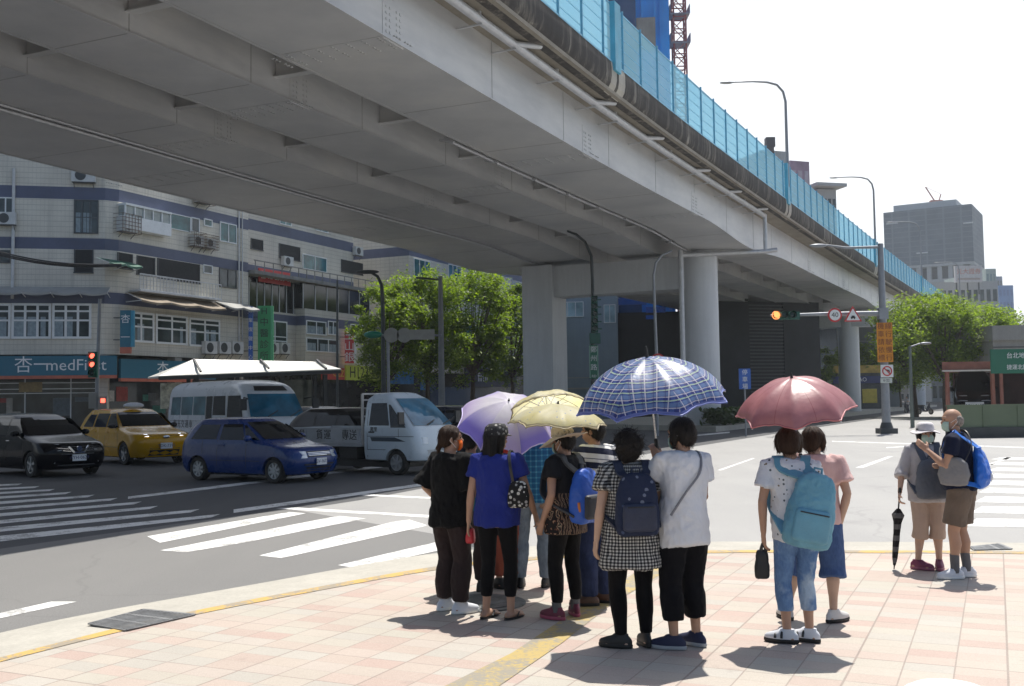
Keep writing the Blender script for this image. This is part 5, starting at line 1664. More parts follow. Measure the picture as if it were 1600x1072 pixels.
# white minibus
sp = dict(zs=dense(.32, .95, 5) + dense(.95, 1.25, 3) + dense(1.25, 2.05, 7) + dense(2.05, 2.50, 8),
          front=[(.3, 3.36), (.5, 3.46), (.9, 3.47), (1.15, 3.42), (1.28, 3.34), (1.6, 3.17), (2.0, 2.93), (2.12, 2.84), (2.3, 2.62), (2.42, 2.35), (2.50, 1.9)],
          rear=[(.3, -3.45), (.6, -3.50), (1.4, -3.5), (2.1, -3.45), (2.35, -3.38), (2.50, -3.2)],
          width=[(.3, .98), (.5, 1.02), (1.2, 1.03), (1.5, 1.02), (2.1, .97), (2.3, .92), (2.42, .84), (2.50, .70)],
          rf=[(.3, .30), (1.3, .34), (2.1, .34), (2.5, .3)], rr=[(.3, .2), (2.5, .2)], bow=[(.3, .14), (1.2, .14), (2.1, .20), (2.5, .3)],
          axles=(2.05, -1.75), wr=.38, w=1.02, ww=.22, spokes=6, rim=HUBC,
          side=[(-3.1, -2.25, -3.05, -2.25, 1.38, 2.02, glass_dark('bus glass', (.06, .14, .17), .05)), (-2.18, -1.2, -2.18, -1.2, 1.38, 2.02, glass_dark('bus glass', (0, 0, 0))), (-1.12, -.14, -1.12, -.14, 1.38, 2.02, glass_dark('bus glass', (0, 0, 0))),
                (-.06, .42, -.06, .42, 1.0, 2.02), (.5, 1.5, .5, 1.42, 1.38, 2.02), (1.62, 2.80, 1.62, 2.55, 1.30, 2.02)],
          wind=(1.32, 2.06, .93, .88), glass=glass_dark('bus windscreen', (.02, .12, .20), .05), seams=[(-.10, .5, 2.05), (.46, .5, 2.05), (1.56, .5, 2.05)], hseams=[(1.18, -3.2, 3.0), (.75, -3.2, 3.0)])
BUSW = plain('minibus white paint', (.60, .63, .66), .3, 0, .06, 1., coat=.4)
rz = R_(-50)
g = G(440, 700)
p = Y_(478, 660, 34.0)
t = vehicle('minibus', 'white minibus with side windows and a blue windscreen behind the blue hatchback', 'minibus', sp, (p.x - 3.4 * math.cos(rz) - .9 * -math.sin(rz) * 1, p.y - 3.4 * math.sin(rz) - .9 * math.cos(rz) * 1, 0), rz, BUSW)
mb = MB(); end_patch(sp, mb, 2.16, 2.32, .62, .58, .014); mb.build('destination_panel', BLKP, t, fix=False)
for s in (-1, 1): front_box(sp, .82, s * .58, s * .92, .22, .012).build('headlight', LAMPG, t)
front_box(sp, .80, -.5, .5, .14, .006).build('grille', BLKP, t)
front_box(sp, .45, -.98, .98, .12, .012).build('bumper', plain('bumper grey', (.25, .26, .27), .5), t)
text('side_lettering', '觀光交通車', .30, BLKP, t, (-2.0, -1.033, 1.05), (1, 0, 0), (0, 0, 1), .002, 1.3)
for s in (-1, 1):
    mb = MB(); mb.tube([(3.1, s * 1.0, 1.9), (3.35, s * 1.25, 1.95), (3.35, s * 1.28, 1.6)], .025, 6); mb.box((3.36, s * 1.28, 1.72), (.06, .22, .36))
    mb.build('mirror', BLKP, t)
mb = MB()
for s in (-.45, .35): mb.bar((3.40, s, 1.32), (3.27, s + .42, 1.52), .02, .02)
mb.build('wiper', BLKP, t)
# driver seen through the side glass is only a dark shape: seats
# white flatbed truck
spt = dict(zs=dense(.36, .95, 6) + dense(.95, 1.15, 3) + dense(1.15, 1.92, 8),
          front=[(.34, 2.02), (.5, 2.08), (.8, 2.06), (1.05, 1.98), (1.15, 1.92), (1.4, 1.66), (1.7, 1.32), (1.84, 1.14), (1.92, .98)],
          rear=[(.34, .28), (.5, .25), (1.7, .25), (1.84, .28), (1.92, .36)],
          width=[(.34, .78), (.5, .80), (1.1, .81), (1.2, .80), (1.7, .72), (1.84, .67), (1.92, .58)],
          rf=[(.3, .22), (1.2, .26), (1.9, .2)], rr=[(.3, .08), (1.9, .1)], bow=[(.3, .08), (1.2, .10), (1.9, .06)],
          axles=(1.32, -1.35), wr=.30, w=.80, ww=.18, spokes=6, rim=HUBC,
          side=[(.46, 1.12, .48, .98, 1.18, 1.72), (1.17, 1.66, 1.04, 1.10, 1.13, 1.68)],
          wind=(1.17, 1.82, .88, .84), glass=glass_dark('truck windscreen', (.05, .16, .25), .04), seams=[(.40, .42, 1.75), (1.42, .9, 1.1)], hseams=[(.92, .4, 1.9), (.60, .4, 1.0)], handles=[(.55, 1.02)], hmat=BLKP)
TRW = plain('truck white paint', (.52, .60, .66), .3, 0, .06, 1., coat=.4)
rz = R_(-36)
t = vehicle('flatbed_truck', 'small white flatbed truck with black side lettering behind the woman in black', 'truck', spt, place(622, 742.5, rz, 1.32, -.72), rz, TRW)
STEELB = plain('truck bed steel', (.36, .38, .40), .45, .1, .2, 2)
mb = MB(); mb.box((-1.15, 0, .70), (2.66, 1.62, .08)); mb.build('bed', STEELB, t)
for s in (-1, 1):
    mb = MB(); mb.box((-1.15, s * .80, .93), (2.66, .04, .36))
    for x in (-2.4, -1.75, -1.1, -.45, .1): mb.box((x, s * .825, .93), (.05, .03, .36))
    mb.box((-1.15, s * .825, 1.10), (2.66, .03, .04)); mb.box((-1.15, s * .825, .77), (2.66, .03, .04))
    mb.build('drop_side', STEELB, t)
mb = MB(); mb.box((-2.5, 0, .93), (.04, 1.6, .36)); mb.build('tail_gate', STEELB, t)
mb = MB(); mb.bar((.1, 0, .52), (-2.4, 0, .52), .7, .16); mb.box((-.35, -.55, .5), (.6, .3, .3)); mb.build('chassis', BLKP, t)
mb = MB()
for y in (-.74, .74): mb.bar((.18, y, .7), (.18, y, 1.95), .05, .05)
for z in (1.2, 1.4, 1.6, 1.8, 1.95): mb.bar((.18, -.74, z), (.18, .74, z), .04, .04)
mb.build('ladder_rack', plain('rack paint', (.5, .48, .45), .5), t)
for x_, w_ in ((-2.0, '租賃'), (-1.1, '貨運'), (-.2, '專送')): text('side_lettering', w_, .27, BLKP, t, (x_, -.823, .93), (1, 0, 0), (0, 0, 1), .003)
mb = MB(); side_patch(spt, mb, -1, .55, 1.65, .50, 1.30, .80, .90, .004, 1); mb.build('side_stripe', plain('dark stripe', (.03, .05, .07), .5), t)
text('door_lettering', '萬里', .12, BLKP, t, (.62, -.815, 1.08), (1, 0, 0), (0, 0, 1), .002)
for s in (-1, 1): front_box(spt, .82, s * .44, s * .70, .16, .012).build('headlight', LAMPG, t)
front_box(spt, .50, -.76, .76, .20, .012).build('bumper', plain('bumper pale', (.42, .45, .47), .45), t)
for s in (-1, 1):
    mb = MB(); mb.bar((1.62, s * .82, 1.2), (1.72, s * 1.02, 1.42), .03, .03); mb.box((1.72, s * 1.05, 1.36), (.06, .18, .28))
    mb.build('mirror', BLKP, t)
mb = MB()
for s in (-.35, .25): mb.bar((1.93, s, 1.19), (1.83, s + .38, 1.30), .02, .02)
mb.build('wiper', BLKP, t)
# goods on the truck bed: dark bonnet of the car behind is seen over it
# dark cars in the second row
spd = dict(zs=dense(.22, .78, 5) + dense(.78, 1.02, 6) + dense(1.02, 1.55, 7),
          front=[(.2, 2.1), (.4, 2.2), (.70, 2.2), (.80, 2.1), (.94, 1.5), (1.02, 1.15), (1.05, 1.05), (1.3, .7), (1.5, .3), (1.55, .1)],
          rear=[(.2, -2.1), (.5, -2.2), (.95, -2.2), (1.2, -2.05), (1.4, -1.8), (1.55, -1.5)],
          width=[(.2, .85), (.4, .89), (.95, .88), (1.05, .85), (1.4, .74), (1.55, .63)],
          rf=[(.2, .32), (1.0, .32), (1.5, .12)], rr=[(.2, .25), (1.5, .2)], bow=[(.2, .15), (1.5, .1)],
          axles=(1.35, -1.3), wr=.33, w=.88, side=[(-1.6, -.9, -1.4, -.9, 1.06, 1.44), (-.82, .05, -.82, .03, 1.06, 1.46), (.12, .9, .1, .42, 1.06, 1.46)],
          wind=(1.08, 1.48, .88, .86), seams=[(-.86, .4, 1.45), (.08, .4, 1.45)], mirror=(.66, 1.08, BLKC))
NAVYP = paint('midnight car paint', (.010, .016, .035), .22)
for px, Y, rzd, m_, lab in ((556, 30.5, -38, BLKC, 'dark car partly hidden behind the truck bed'), (716, 32.5, -36, NAVYP, 'midnight blue car seen between the truck cab and the lavender umbrella'),
                         (508, 41, -50, NAVYP, 'dark car just right of the minibus windscreen')):
    p = Y_(px, 690, Y)
    t = vehicle('dark_car', lab, 'car', spd, (p.x, p.y, 0), R_(rzd), m_)
    for s in (-1, 1): front_box(spd, .74, s * .45, s * .8, .14, .012).build('headlight', LAMPG, t)
    front_box(spd, .6, -.5, .5, .14, .006).build('grille', BLKP, t)
p = Y_(1520, 640, 53.5)
t = vehicle('parked_car', 'black car with bright headlamps parked nose out in the red shed', 'car', spd, (p.x + 1.0, p.y + 2.2, 0), R_(-112), BLKC, 'vehicles on the right'); t.scale = (1.05, 1.1, 1.85)
for s in (-1, 1): front_box(spd, .82, s * .3, s * .86, .16, .03).build('headlight', plain('pale lamp', (.7, .72, .74), .3), t)
plate(t, 2.215, .58, 'RBN-2157', .8, .26)
# scooter and rider in the shade by the signal post
def scooter(label, loc, rz):
    t = thing('motor_scooter', label, 'scooter', loc, rz)
    mb = MB(); mb.tube([(-.55, 0, .62), (-.1, 0, .58), (.0, 0, .34), (.32, 0, .32), (.5, 0, .62), (.58, 0, .92)], [.12, .17, .12, .11, .14, .07], 10, round_=True); mb.build('body', NAVYP, t, 60)
    ty, rm = wheel_parts(.24, .1, 5, HUBC)
    for x in (-.5, .72): o = link('wheel', ty, t, 40); o.location = (x, 0, .24); link('rim', rm, o)
    mb = MB(); mb.tube([(.56, -.32, 1.02), (.56, .32, 1.02)], .02, 6); mb.tube([(.72, 0, .24), (.56, 0, 1.0)], .03, 6); mb.build('handlebar', BLKP, t)
    mb = MB(); mb.box((-.3, 0, .78), (.6, .26, .1)); mb.build('seat', BLKP, t)
    return t
p = Y_(1417, 655, 100)
SCOOT = Vector((p.x, p.y, 0))
scooter('motor scooter with a rider in the shade behind the lamp post', SCOOT, R_(-120))
p = Y_(1444, 650, 90)
scooter('parked motor scooter under the right trees', Vector((p.x, p.y, 0)), R_(-60))
# ------------------------------------------------------------------ poles, lights and signs
POLEG = plain('grey pole paint', (.26, .275, .30), .45, .2, .12, 3)
POLED = plain('dark pole paint', (.05, .058, .06), .5, .1, .15, 3)
SIGG = plain('signal green housing', (.010, .09, .065), .45, 0, .15, 4)
REDL = glow('lit red lamp', (1., .10, .06), 2.6)
AMBL = glow('lit orange lamp', (1., .28, .08), 1.5)
LENSD = plain('dark lens', (.02, .05, .045), .2)
SGNW = plain('sign white', (.74, .75, .74), .45, 0, .05)
SGNR = plain('sign red', (.52, .025, .03), .45, 0, .08)
# main signal post
b = G(1385.5, 677.5)
D = b.y
def atD(px, py, y=None): return Y_(px, py, D if y is None else y)
t = thing('signal_post', 'tall grey traffic signal post with two arms and an orange notice board at the right', 'traffic signal', b)
top = atD(1372, 386) - b
mb = MB(); mb.tube([(0, 0, 0), (0, 0, 2), (0, 0, 6), (0, 0, top.z + .15)], [.20, .18, .155, .125], 16); mb.build('post', POLEG, t, 60)
mb = MB(); mb.box((0, 0, .12), (.75, .75, .24)); mb.tube([(0, 0, .24), (0, 0, .5)], [.30, .22], 14); mb.build('base', plain('post base', (.06, .065, .07), .7), t, 30)
e = atD(1287, 382) - b; e.z = top.z + .02
mb = MB(); mb.tube([(0, 0, top.z), (e.x * .6, 0, top.z - .02), (e.x * .9, 0, top.z + .10), (e.x, 0, top.z + .12)], [.07, .055, .045, .04], 10); mb.build('lamp_arm', POLEG, t, 60)
mb = MB(); mb.ell((e.x - .25, 0, top.z + .10), (.42, .14, .09), 14, 8); mb.build('lamp_head', POLEG, t, 180)
az = (atD(1378, 490) - b).z; ex = (atD(1204, 496) - b).x
mb = MB(); mb.tube([(0, 0, az), (ex * .45, 0, az + .02), (ex, 0, az - .02)], [.13, .09, .05], 12); mb.box((0, 0, az), (.42, .34, .5)); mb.build('signal_arm', POLEG, t, 60)
x0 = (atD(1209, 497) - b).x; x1 = (atD(1240, 497) - b).x
mb = MB(); mb.box(((x0 + x1) / 2 + .1, -.14, az - .05), (1.15, .22, .36))
for k in range(3):
    c = Vector((x0 + .04 + k * .36, -.27, az - .03))
    mb.tube([c + Vector((0, .05, 0)), c + Vector((0, -.22, .02))], [.17, .165], 16, cap=False)
h_ = mb.build('signal_head', SIGG, t, 40)
for k in range(3):
    mb = MB(); c = Vector((x0 + .04 + k * .36, -.27, az - .03)); mb.ell(c, (.155 if k else .19, .05 if k else .09, .155 if k else .19), 16, 10); mb.build('lamp', AMBL if k == 0 else LENSD, h_, 180)
def disc(parent, name, c, r, mat, th=.03, n=32, u=(1, 0, 0)):
    mb = MB(); mb.cyl((0, 0, 0), r, th, n, axis='Y'); o = mb.build(name, mat, parent, 40); o.location = c
    if u != (1, 0, 0): o.rotation_euler.z = math.atan2(u[1], u[0])
    return o
x = (atD(1302, 493) - b).x; r_ = (atD(1313, 493) - b).x - x
zc = (atD(1302, 493) - b).z
d1 = disc(t, 'speed_sign', (x, -.22, zc), r_, SGNR)
disc(d1, 'face', (0, -.018, 0), r_ * .76, SGNW)
text('numerals', '40', r_ * 1.0, BLKP, d1, (0, -.036, 0), (1, 0, 0), (0, 0, 1), .003)
def tri(c, r, y): return [Vector((c.x + r * math.cos(PI / 2 + 2 * PI * k / 3), y, c.z + r * math.sin(PI / 2 + 2 * PI * k / 3))) for k in range(3)]
cc = atD(1330, 495) - b
mb = MB(); a_ = tri(cc, .47, -.25); a2 = tri(cc, .47, -.22); mb.loft([a2, a_]); w_ = mb.build('warning_sign', SGNR, t)
mb = MB(); mb.loft([tri(cc, .36, -.255), tri(cc, .36, -.262)]); mb.build('face', SGNW, w_)
mb = MB(); c2 = cc + Vector((0, 0, -.07))
mb.box((c2.x, -.27, c2.z + .02), (.20, .012, .07)); mb.box((c2.x, -.27, c2.z + .075), (.12, .012, .05)); mb.box((c2.x - .06, -.27, c2.z - .03), (.05, .012, .05)); mb.box((c2.x + .06, -.27, c2.z - .03), (.05, .012, .05))
mb.build('car_symbol', BLKP, w_)
ORB = plain('orange notice face', (.62, .24, .012), .5, 0, .08, 2)
p0, p1 = atD(1368, 505) - b, atD(1391, 566) - b
wd, hh = .70, p0.z - p1.z
nb = MB(); nb.box(((p0.x + p1.x) / 2, -.24, (p0.z + p1.z) / 2), (wd, .05, hh)); no = nb.build('notice_board', ORB, t)
for i, col in enumerate(('機車請依標', '線行駛慢行')):
    for j, c in enumerate(col):
        text('lettering', c, .31, plain('brown lettering', (.20, .05, .015), .5), no, ((p0.x + p1.x) / 2 + (.17 if i else -.17), -.272, p0.z - hh * (j + .5) / 5), (1, 0, 0), (0, 0, 1), .003)
q = atD(1383, 580) - b
mb = MB(); mb.box((q.x, -.23, q.z), (.56, .03, .56)); ns = mb.build('turn_sign', SGNW, t)
rg = MB(); R1 = .225
rings = [[Vector((q.x + R * math.cos(a), y, q.z + R * math.sin(a))) for R, y in ((R1, -.25), (R1, -.262), (R1 - .05, -.262), (R1 - .05, -.25))] for a in [2 * PI * k / 28 for k in range(28)]]
rg.loft(rings + [rings[0]], 0, False); rg.bar((q.x - .15, -.258, q.z + .15), (q.x + .15, -.258, q.z - .15), .012, .05); rg.build('ring', SGNR, ns)
mb = MB(); mb.bar((q.x + .09, -.252, q.z - .12), (q.x + .09, -.252, q.z + .02), .012, .05); mb.bar((q.x + .1, -.252, q.z + .02), (q.x - .08, -.252, q.z + .06), .012, .05); mb.build('arrow', BLKP, ns)
q2 = atD(1382, 594) - b
mb = MB(); mb.box((q2.x, -.23, q2.z - .02), (.52, .03, .22)); pl_ = mb.build('plate', plain('pale plate', (.55, .58, .54), .5), t)
text('lettering', '6-22', .16, BLKP, pl_, (q2.x, -.25, q2.z - .02), (1, 0, 0), (0, 0, 1), .003)
# thin steel lamp post further right
b2 = G(1426, 668)
t = thing('lamp_post', 'slim green grey lamp post with one short arm at the right', 'lamp post', b2)
h_ = (Y_(1419, 541, b2.y)).z
mb = MB(); mb.tube([(0, 0, 0), (0, 0, 2), (0, 0, h_)], [.11, .09, .07], 12); mb.build('post', plain('green grey paint', (.14, .17, .16), .5), t, 60)
mb = MB(); mb.tube([(0, 0, h_ - .05), (.5, 0, h_ + .12), (.75, 0, h_ + .15)], .04, 8); mb.build('arm', POLEG, t, 60)
mb = MB(); mb.ell((.85, 0, h_ + .14), (.32, .13, .07)); mb.build('lamp_head', POLEG, t, 180)
# lamps standing on the flyover edge
def fly_lamp(y, label, ht, armx):
    i = sta_at(y); p = br(i, .1, 17.0)
    t = thing('street_lamp', label, 'street lamp', p, 0, 'street lamps on the flyover')
    mb = MB(); L = armx
    pts = [(0, 0, 0), (0, 0, ht - 1.1), (-.12, 0, ht - .55), (-.45, 0, ht - .16), (-1.0, 0, ht), (-L * .6, 0, ht + .05), (-L, 0, ht + .02)]
    mb.tube(pts, [.10, .075, .07, .065, .06, .05, .04], 10); mb.build('pole', POLEG, t, 60)
    mb = MB(); mb.ell((-L - .25, 0, ht), (.38, .15, .07)); mb.build('lamp_head', POLEG, t, 180)
for y, pt, px, lab in ((74.8, 128, 1231, 'nearest tall street lamp with a long arm on the flyover noise barrier'), (113, 277, 1362, 'middle street lamp on the flyover noise barrier'), (150, 347, 1427, 'far thin street lamp on the flyover before the scaffolded tower'), (200, 410, 1490, 'farthest street lamp on the flyover above the trees')):
    i = sta_at(y); p = br(i, .1, 17.0); ztop = Y_(px, pt, p.y).z
    fly_lamp(y, lab, ztop - p.z, 3.0)
# hanging-style signal with the green street name plate in the middle
b3 = Y_(928, 640, 49); b3.z = 0
t = thing('traffic_signal', 'dark green vertical traffic signal with a green street name plate before the pier beam', 'traffic signal', b3)
def r3(px, py): return Y_(px, py, 49) - b3
mb = MB(); c0 = r3(893, 362); mb.tube([(r3(926, 600)).xyz, r3(926, 440), r3(924, 400), r3(914, 378), r3(900, 366), r3(886, 361)], [.09, .08, .07, .065, .06, .05], 10); mb.tube([(0, 0, 0), r3(926.5, 600)], [.10, .09], 10); mb.build('pole', POLED, t, 60)
mb = MB()
a_, z_ = r3(928, 463), r3(928, 520)
mb.box((a_.x, -.12, (a_.z + z_.z) / 2), (.30, .24, a_.z - z_.z))
n_ = 5
for k in range(n_):
    zc = a_.z - (a_.z - z_.z) * (k + .5) / n_
    mb.tube([(a_.x, -.24, zc), (a_.x, -.46, zc + .02)], [.135, .13], 14, cap=False)
    mb.box((a_.x + .23, -.1, zc), (.20, .12, .06))
mb.box((a_.x, -.14, z_.z - .28), (.50, .3, .50))
hd_ = mb.build('signal_head', SIGG, t, 40)
for k in range(n_):
    zc = a_.z - (a_.z - z_.z) * (k + .5) / n_
    mb = MB(); mb.cyl((a_.x, -.26, zc), .115, .03, 14, axis='Y'); mb.build('lens', LENSD, hd_)
q0, q1 = r3(927, 539), r3(927, 592)
mb = MB(); mb.box((q0.x, -.13, (q0.z + q1.z) / 2), (.42, .05, q0.z - q1.z)); sp_ = mb.build('street_name_plate', GS, t)
mb = MB()
for s in (-.19, .19): mb.box((q0.x + s, -.158, (q0.z + q1.z) / 2), (.03, .01, q0.z - q1.z - .06))
mb.build('border', plain('pale green border', (.35, .55, .45), .5), sp_)
for j, c in enumerate('鄭州路'):
    text('lettering', c, .32, WHITE, sp_, (q0.x, -.16, q0.z - .24 - j * .42), (1, 0, 0), (0, 0, 1), .003)
text('lettering', 'RD', .17, WHITE, sp_, (q0.x, -.16, q1.z + .12), (1, 0, 0), (0, 0, 1), .003)
b4 = Y_(1026, 640, 48); b4.z = 0
t = thing('lamp_post', 'thin curved lamp post with a round red rimmed sign behind the plaid umbrella', 'lamp post', b4)
def r4(px, py): return Y_(px, py, 48) - b4
mb = MB(); mb.tube([(0, 0, 0), r4(1026, 560), r4(1022, 460), r4(1021, 430), r4(1025, 410), r4(1034, 399), r4(1050, 392)], [.08, .075, .065, .06, .055, .05, .045], 10); mb.build('pole', POLEG, t, 60)
d1 = disc(t, 'round_sign', r4(1027.5, 564) + Vector((0, -.12, 0)), .34, SGNR); disc(d1, 'face', (0, -.018, 0), .26, SGNW)
# blue parking sign
b5 = Y_(1165, 640, 46); b5.z = 0
t = thing('street_sign', 'small upright blue sign with white characters between the two big umbrellas', 'sign', b5)
q0, q1 = Y_(1165, 576, 46) - b5, Y_(1165, 608, 46) - b5
mb = MB(); mb.box((0, 0, (q0.z + q1.z) / 2), (.52, .05, q0.z - q1.z)); mb.build('plate', BLU, t)
mb = MB(); mb.tube([(0, .06, 0), (0, .06, q0.z)], .04, 8); mb.build('post', POLEG, t)
for j, c in enumerate('停車場'): text('lettering', c, .26, WHITE, t, (0, -.03, q0.z - .18 - j * .31), (1, 0, 0), (0, 0, 1), .003)
# left signal post by the shop
b6 = Y_(150, 700, 40); b6.z = 0
def r6(px, py): return Y_(px, py, 40) - b6
t = thing('traffic_signal', 'slim pole with a lit red vertical traffic light in front of the teal shop sign', 'traffic signal', b6)
mb = MB(); mb.tube([(0, 0, 0), r6(152, 590), r6(156, 467)], [.09, .075, .06], 10); mb.build('pole', POLEG, t, 60)
a_, z_ = r6(150, 550), r6(150, 590)
mb = MB(); mb.box((a_.x - .06, -.08, (a_.z + z_.z) / 2), (.34, .2, a_.z - z_.z)); hd_ = mb.build('signal_head', SIGG, t)
for k, m_ in enumerate((REDL, REDL, LENSD)):
    zc = a_.z - (a_.z - z_.z) * (k + .5) / 3
    mb = MB(); mb.ell((a_.x - .06, -.19, zc), (.105, .04, .105), 14, 8); mb.build('lamp', m_, hd_, 180)
    mb = MB(); mb.tube([(a_.x - .06, -.17, zc), (a_.x - .06, -.32, zc + .02)], [.13, .125], 14, cap=False); mb.build('hood', SIGG, hd_)
mb = MB(); q = r6(163, 630); mb.box((q.x, -.05, q.z), (.30, .16, .52)); mb.box((q.x - .42, 0, q.z + .1), (.3, .2, .6)); pd_ = mb.build('pedestrian_signal', plain('weathered grey', (.27, .27, .25), .5), t)
mb = MB(); mb.box((q.x, -.14, q.z + .1), (.16, .02, .16)); mb.build('lamp', REDL, pd_)
# street lamps and poles by the trees
def pole(px, top, Y, label, pts, r=.09, mat=POLED, head=None):
    b = Y_(px, 640, Y); b.z = 0
    t = thing('street_lamp', label, 'street lamp', b, 0, 'street lamps by the shops')
    P = [Y_(x, y, Y) - b for x, y in pts]
    mb = MB(); mb.tube([Vector((0, 0, 0))] + P, [r * 1.2] + [r * (1 - .5 * k / len(P)) for k in range(len(P))], 10); mb.build('pole', mat, t, 60)
    if head is not None:
        h = Y_(*head, Y) - b; mb = MB(); mb.ell(h, (.55, .2, .10)); mb.build('lamp_head', mat, t, 180)
    return t, b
t, b7 = pole(600, 425, 48, 'dark curved street lamp in front of the leftmost tree', [(599, 560), (598, 470), (596, 445), (590, 432), (580, 426)], .10, POLED, (574, 425))
t8, b8 = pole(690, 430, 50, 'tall grey street pole with a crossed arm before the street trees', [(690, 600), (689, 500), (688, 432)], .15, plain('weathered pole', (.20, .21, .22), .6))
q = Y_(665, 434, 50) - b8; mb = MB(); mb.tube([Y_(688, 437, 50) - b8, Y_(650, 434, 50) - b8], .05, 8); mb.build('arm', POLED, t8)
t9, b9 = pole(527, 440, 62, 'thin pole with a bracket standing before the red vertical sign', [(527, 520), (527, 438)], .07, POLED)
# sign gantry with round plates (back side) over the trees
b10 = Y_(608, 640, 46); b10.z = 0
t = thing('sign_gantry', 'arm of round grey sign backs and a green signal before the trees', 'sign', b10)
def rA(px, py): return Y_(px, py, 46) - b10
mb = MB(); mb.tube([(0, 0, 0), rA(606, 524)], .07, 8); mb.tube([rA(570, 523), rA(606, 524), rA(690, 524)], .05, 8); mb.build('arm', POLEG, t, 60)
SB = plain('grey sign back', (.30, .30, .28), .5)
for px, r_ in ((612, .33), (632, .33)): disc(t, 'sign_disc', rA(px, 524) + Vector((0, -.1, 0)), r_, SB)
mb = MB(); p_ = rA(660, 523); mb.box(p_ + Vector((0, -.1, 0)), (1.1, .04, .45)); mb.build('sign_plate', SB, t)
mb = MB(); p_ = rA(583, 523); mb.ell(p_, (.42, .18, .17), 14, 8); mb.build('signal_head', plain('green lamp case', (.015, .22, .14), .4), t, 180)
# overhead cables at the left
cb = thing('overhead_cable', 'black overhead cables sagging across the left facade', 'cable')
mb = MB()
for dy, y0, y1 in ((0, 386, 409), (.15, 389, 411), (.3, 392, 412)):
    a_, b_ = Y_(-30, y0, 56 + dy), Y_(190, y1 + 4, 58)
    mb.tube([a_.lerp(b_, k / 8) + Vector((0, 0, -.35 * math.sin(PI * k / 8))) for k in range(9)], .045, 6)
mb.build('wire', BLKP, cb)
# far pavement in front of the shops, with a pale kerb
mb = MB()
ring = [FL.P(-12, 0, 4.4), FL.P(21, 0, 4.4), FR.P(1.5, 0, 4.2), FR.P(30, 0, 4.2), FR.P(75, 0, 4.2), FR.P(75, 0, -3), FR.P(.3, 0, -1.9), FL.P(21.2, 0, -1.9), FL.P(-12, 0, -2)]
mb.slab([(p.x, p.y) for p in ring], -.05, .15); tag(mb.build('sidewalk', concrete('grey paving', (.36, .33, .30), .2)), kind='structure')
# ------------------------------------------------------------------ people
SKIN = plain('skin', (.42, .245, .165), .55, 0, .08, 9, .1, 60)
SKIN2 = plain('tanned skin', (.34, .185, .115), .55, 0, .1, 9, .1, 60)
SKIN3 = plain('fair skin', (.50, .32, .23), .55, 0, .07, 9, .1, 60)
def hair_mat(name, c):
    if name in MC: return MC[name]
    m, n, b = nodes(name)
    f = noise_(n, coords(n, scale=(14, 14, 2.2)), 6, 5, .7)
    r = ramp(n, f, [(.3, tuple(x * .4 for x in c)), (.7, tuple(x * 1.7 for x in c))])
    n.links.new(r.outputs[0], b.inputs['Base Color']); b.inputs['Roughness'].default_value = .5; b.inputs['Specular IOR Level'].default_value = .18
    bump(n, b, f, .8, .01)
    MC[name] = m
    return m
HAIRB = hair_mat('black hair', (.014, .012, .011)); HAIRN = hair_mat('brown hair', (.035, .018, .011)); HAIRG = hair_mat('grey hair', (.22, .20, .18))
def cloth(name, c, var=.12, bmp=.25, rough=.85, trans=0.):
    return plain(name, c, rough, 0, var, 5, bmp, 180, sheen=.04, spec=.15, trans=trans, wr=.55)
def pattern_mat(name, fn):
    if name in MC: return MC[name]
    m, n, b = nodes(name)
    tc = N(n, 'ShaderNodeTexCoord'); sp = N(n, 'ShaderNodeSeparateXYZ'); n.links.new(tc.outputs['Object'], sp.inputs[0])
    c = fn(n, tc.outputs['Object'], sp.outputs)
    n.links.new(c, b.inputs['Base Color']); b.inputs['Roughness'].default_value = .85; b.inputs['Specular IOR Level'].default_value = .25
    bump(n, b, noise_(n, coords(n, scale=(1, 1, .55)), 15, 4, .6), .5, .03)
    MC[name] = m
    return m
def frac_lt(n, v, k, w): return math_(n, 'LESS_THAN', math_(n, 'FRACT', math_(n, 'MULTIPLY', v, k)), w)
def gingham(n, v, s):
    around = math_(n, 'MULTIPLY', math_(n, 'ARCTAN2', s[0], s[1]), .17)
    a = frac_lt(n, around, 1 / .022, .5); b = frac_lt(n, s[2], 1 / .022, .5)
    k = math_(n, 'MULTIPLY', math_(n, 'ADD', a, b), .5)
    return ramp(n, k, [(.2, (.50, .49, .46)), (.5, (.13, .13, .13)), (.8, (.010, .010, .012))], 'CONSTANT').outputs[0]
def stripes(n, v, s):
    z = math_(n, 'ADD', s[2], math_(n, 'MULTIPLY', s[0], .12))
    return ramp(n, math_(n, 'FRACT', math_(n, 'MULTIPLY', z, 1 / .125)), [(0, (.016, .02, .045)), (.42, (.62, .62, .60)), (.55, (.62, .62, .60)), (.62, (.10, .11, .15)), (.68, (.62, .62, .60))], 'CONSTANT').outputs[0]
def checks_blue(n, v, s):
    a = frac_lt(n, s[0], 1 / .05, .28); b = frac_lt(n, s[2], 1 / .05, .28)
    k = math_(n, 'MULTIPLY', math_(n, 'ADD', a, b), .5)
    return ramp(n, k, [(0, (.018, .10, .24)), (.4, (.035, .19, .34)), (.8, (.11, .32, .46))], 'CONSTANT').outputs[0]
def sprinkle(base, spots, scale, thr):
    def f(n, v, s):
        vo = N(n, 'ShaderNodeTexVoronoi'); vo.inputs['Scale'].default_value = scale; n.links.new(v, vo.inputs['Vector'])
        k = math_(n, 'LESS_THAN', vo.outputs['Distance'], thr)
        c = ramp(n, vo.outputs['Color'], [(.2, spots[0]), (.55, spots[1]), (.8, spots[2])], 'CONSTANT').outputs[0]
        return mixc(n, k, base, c)
    return f
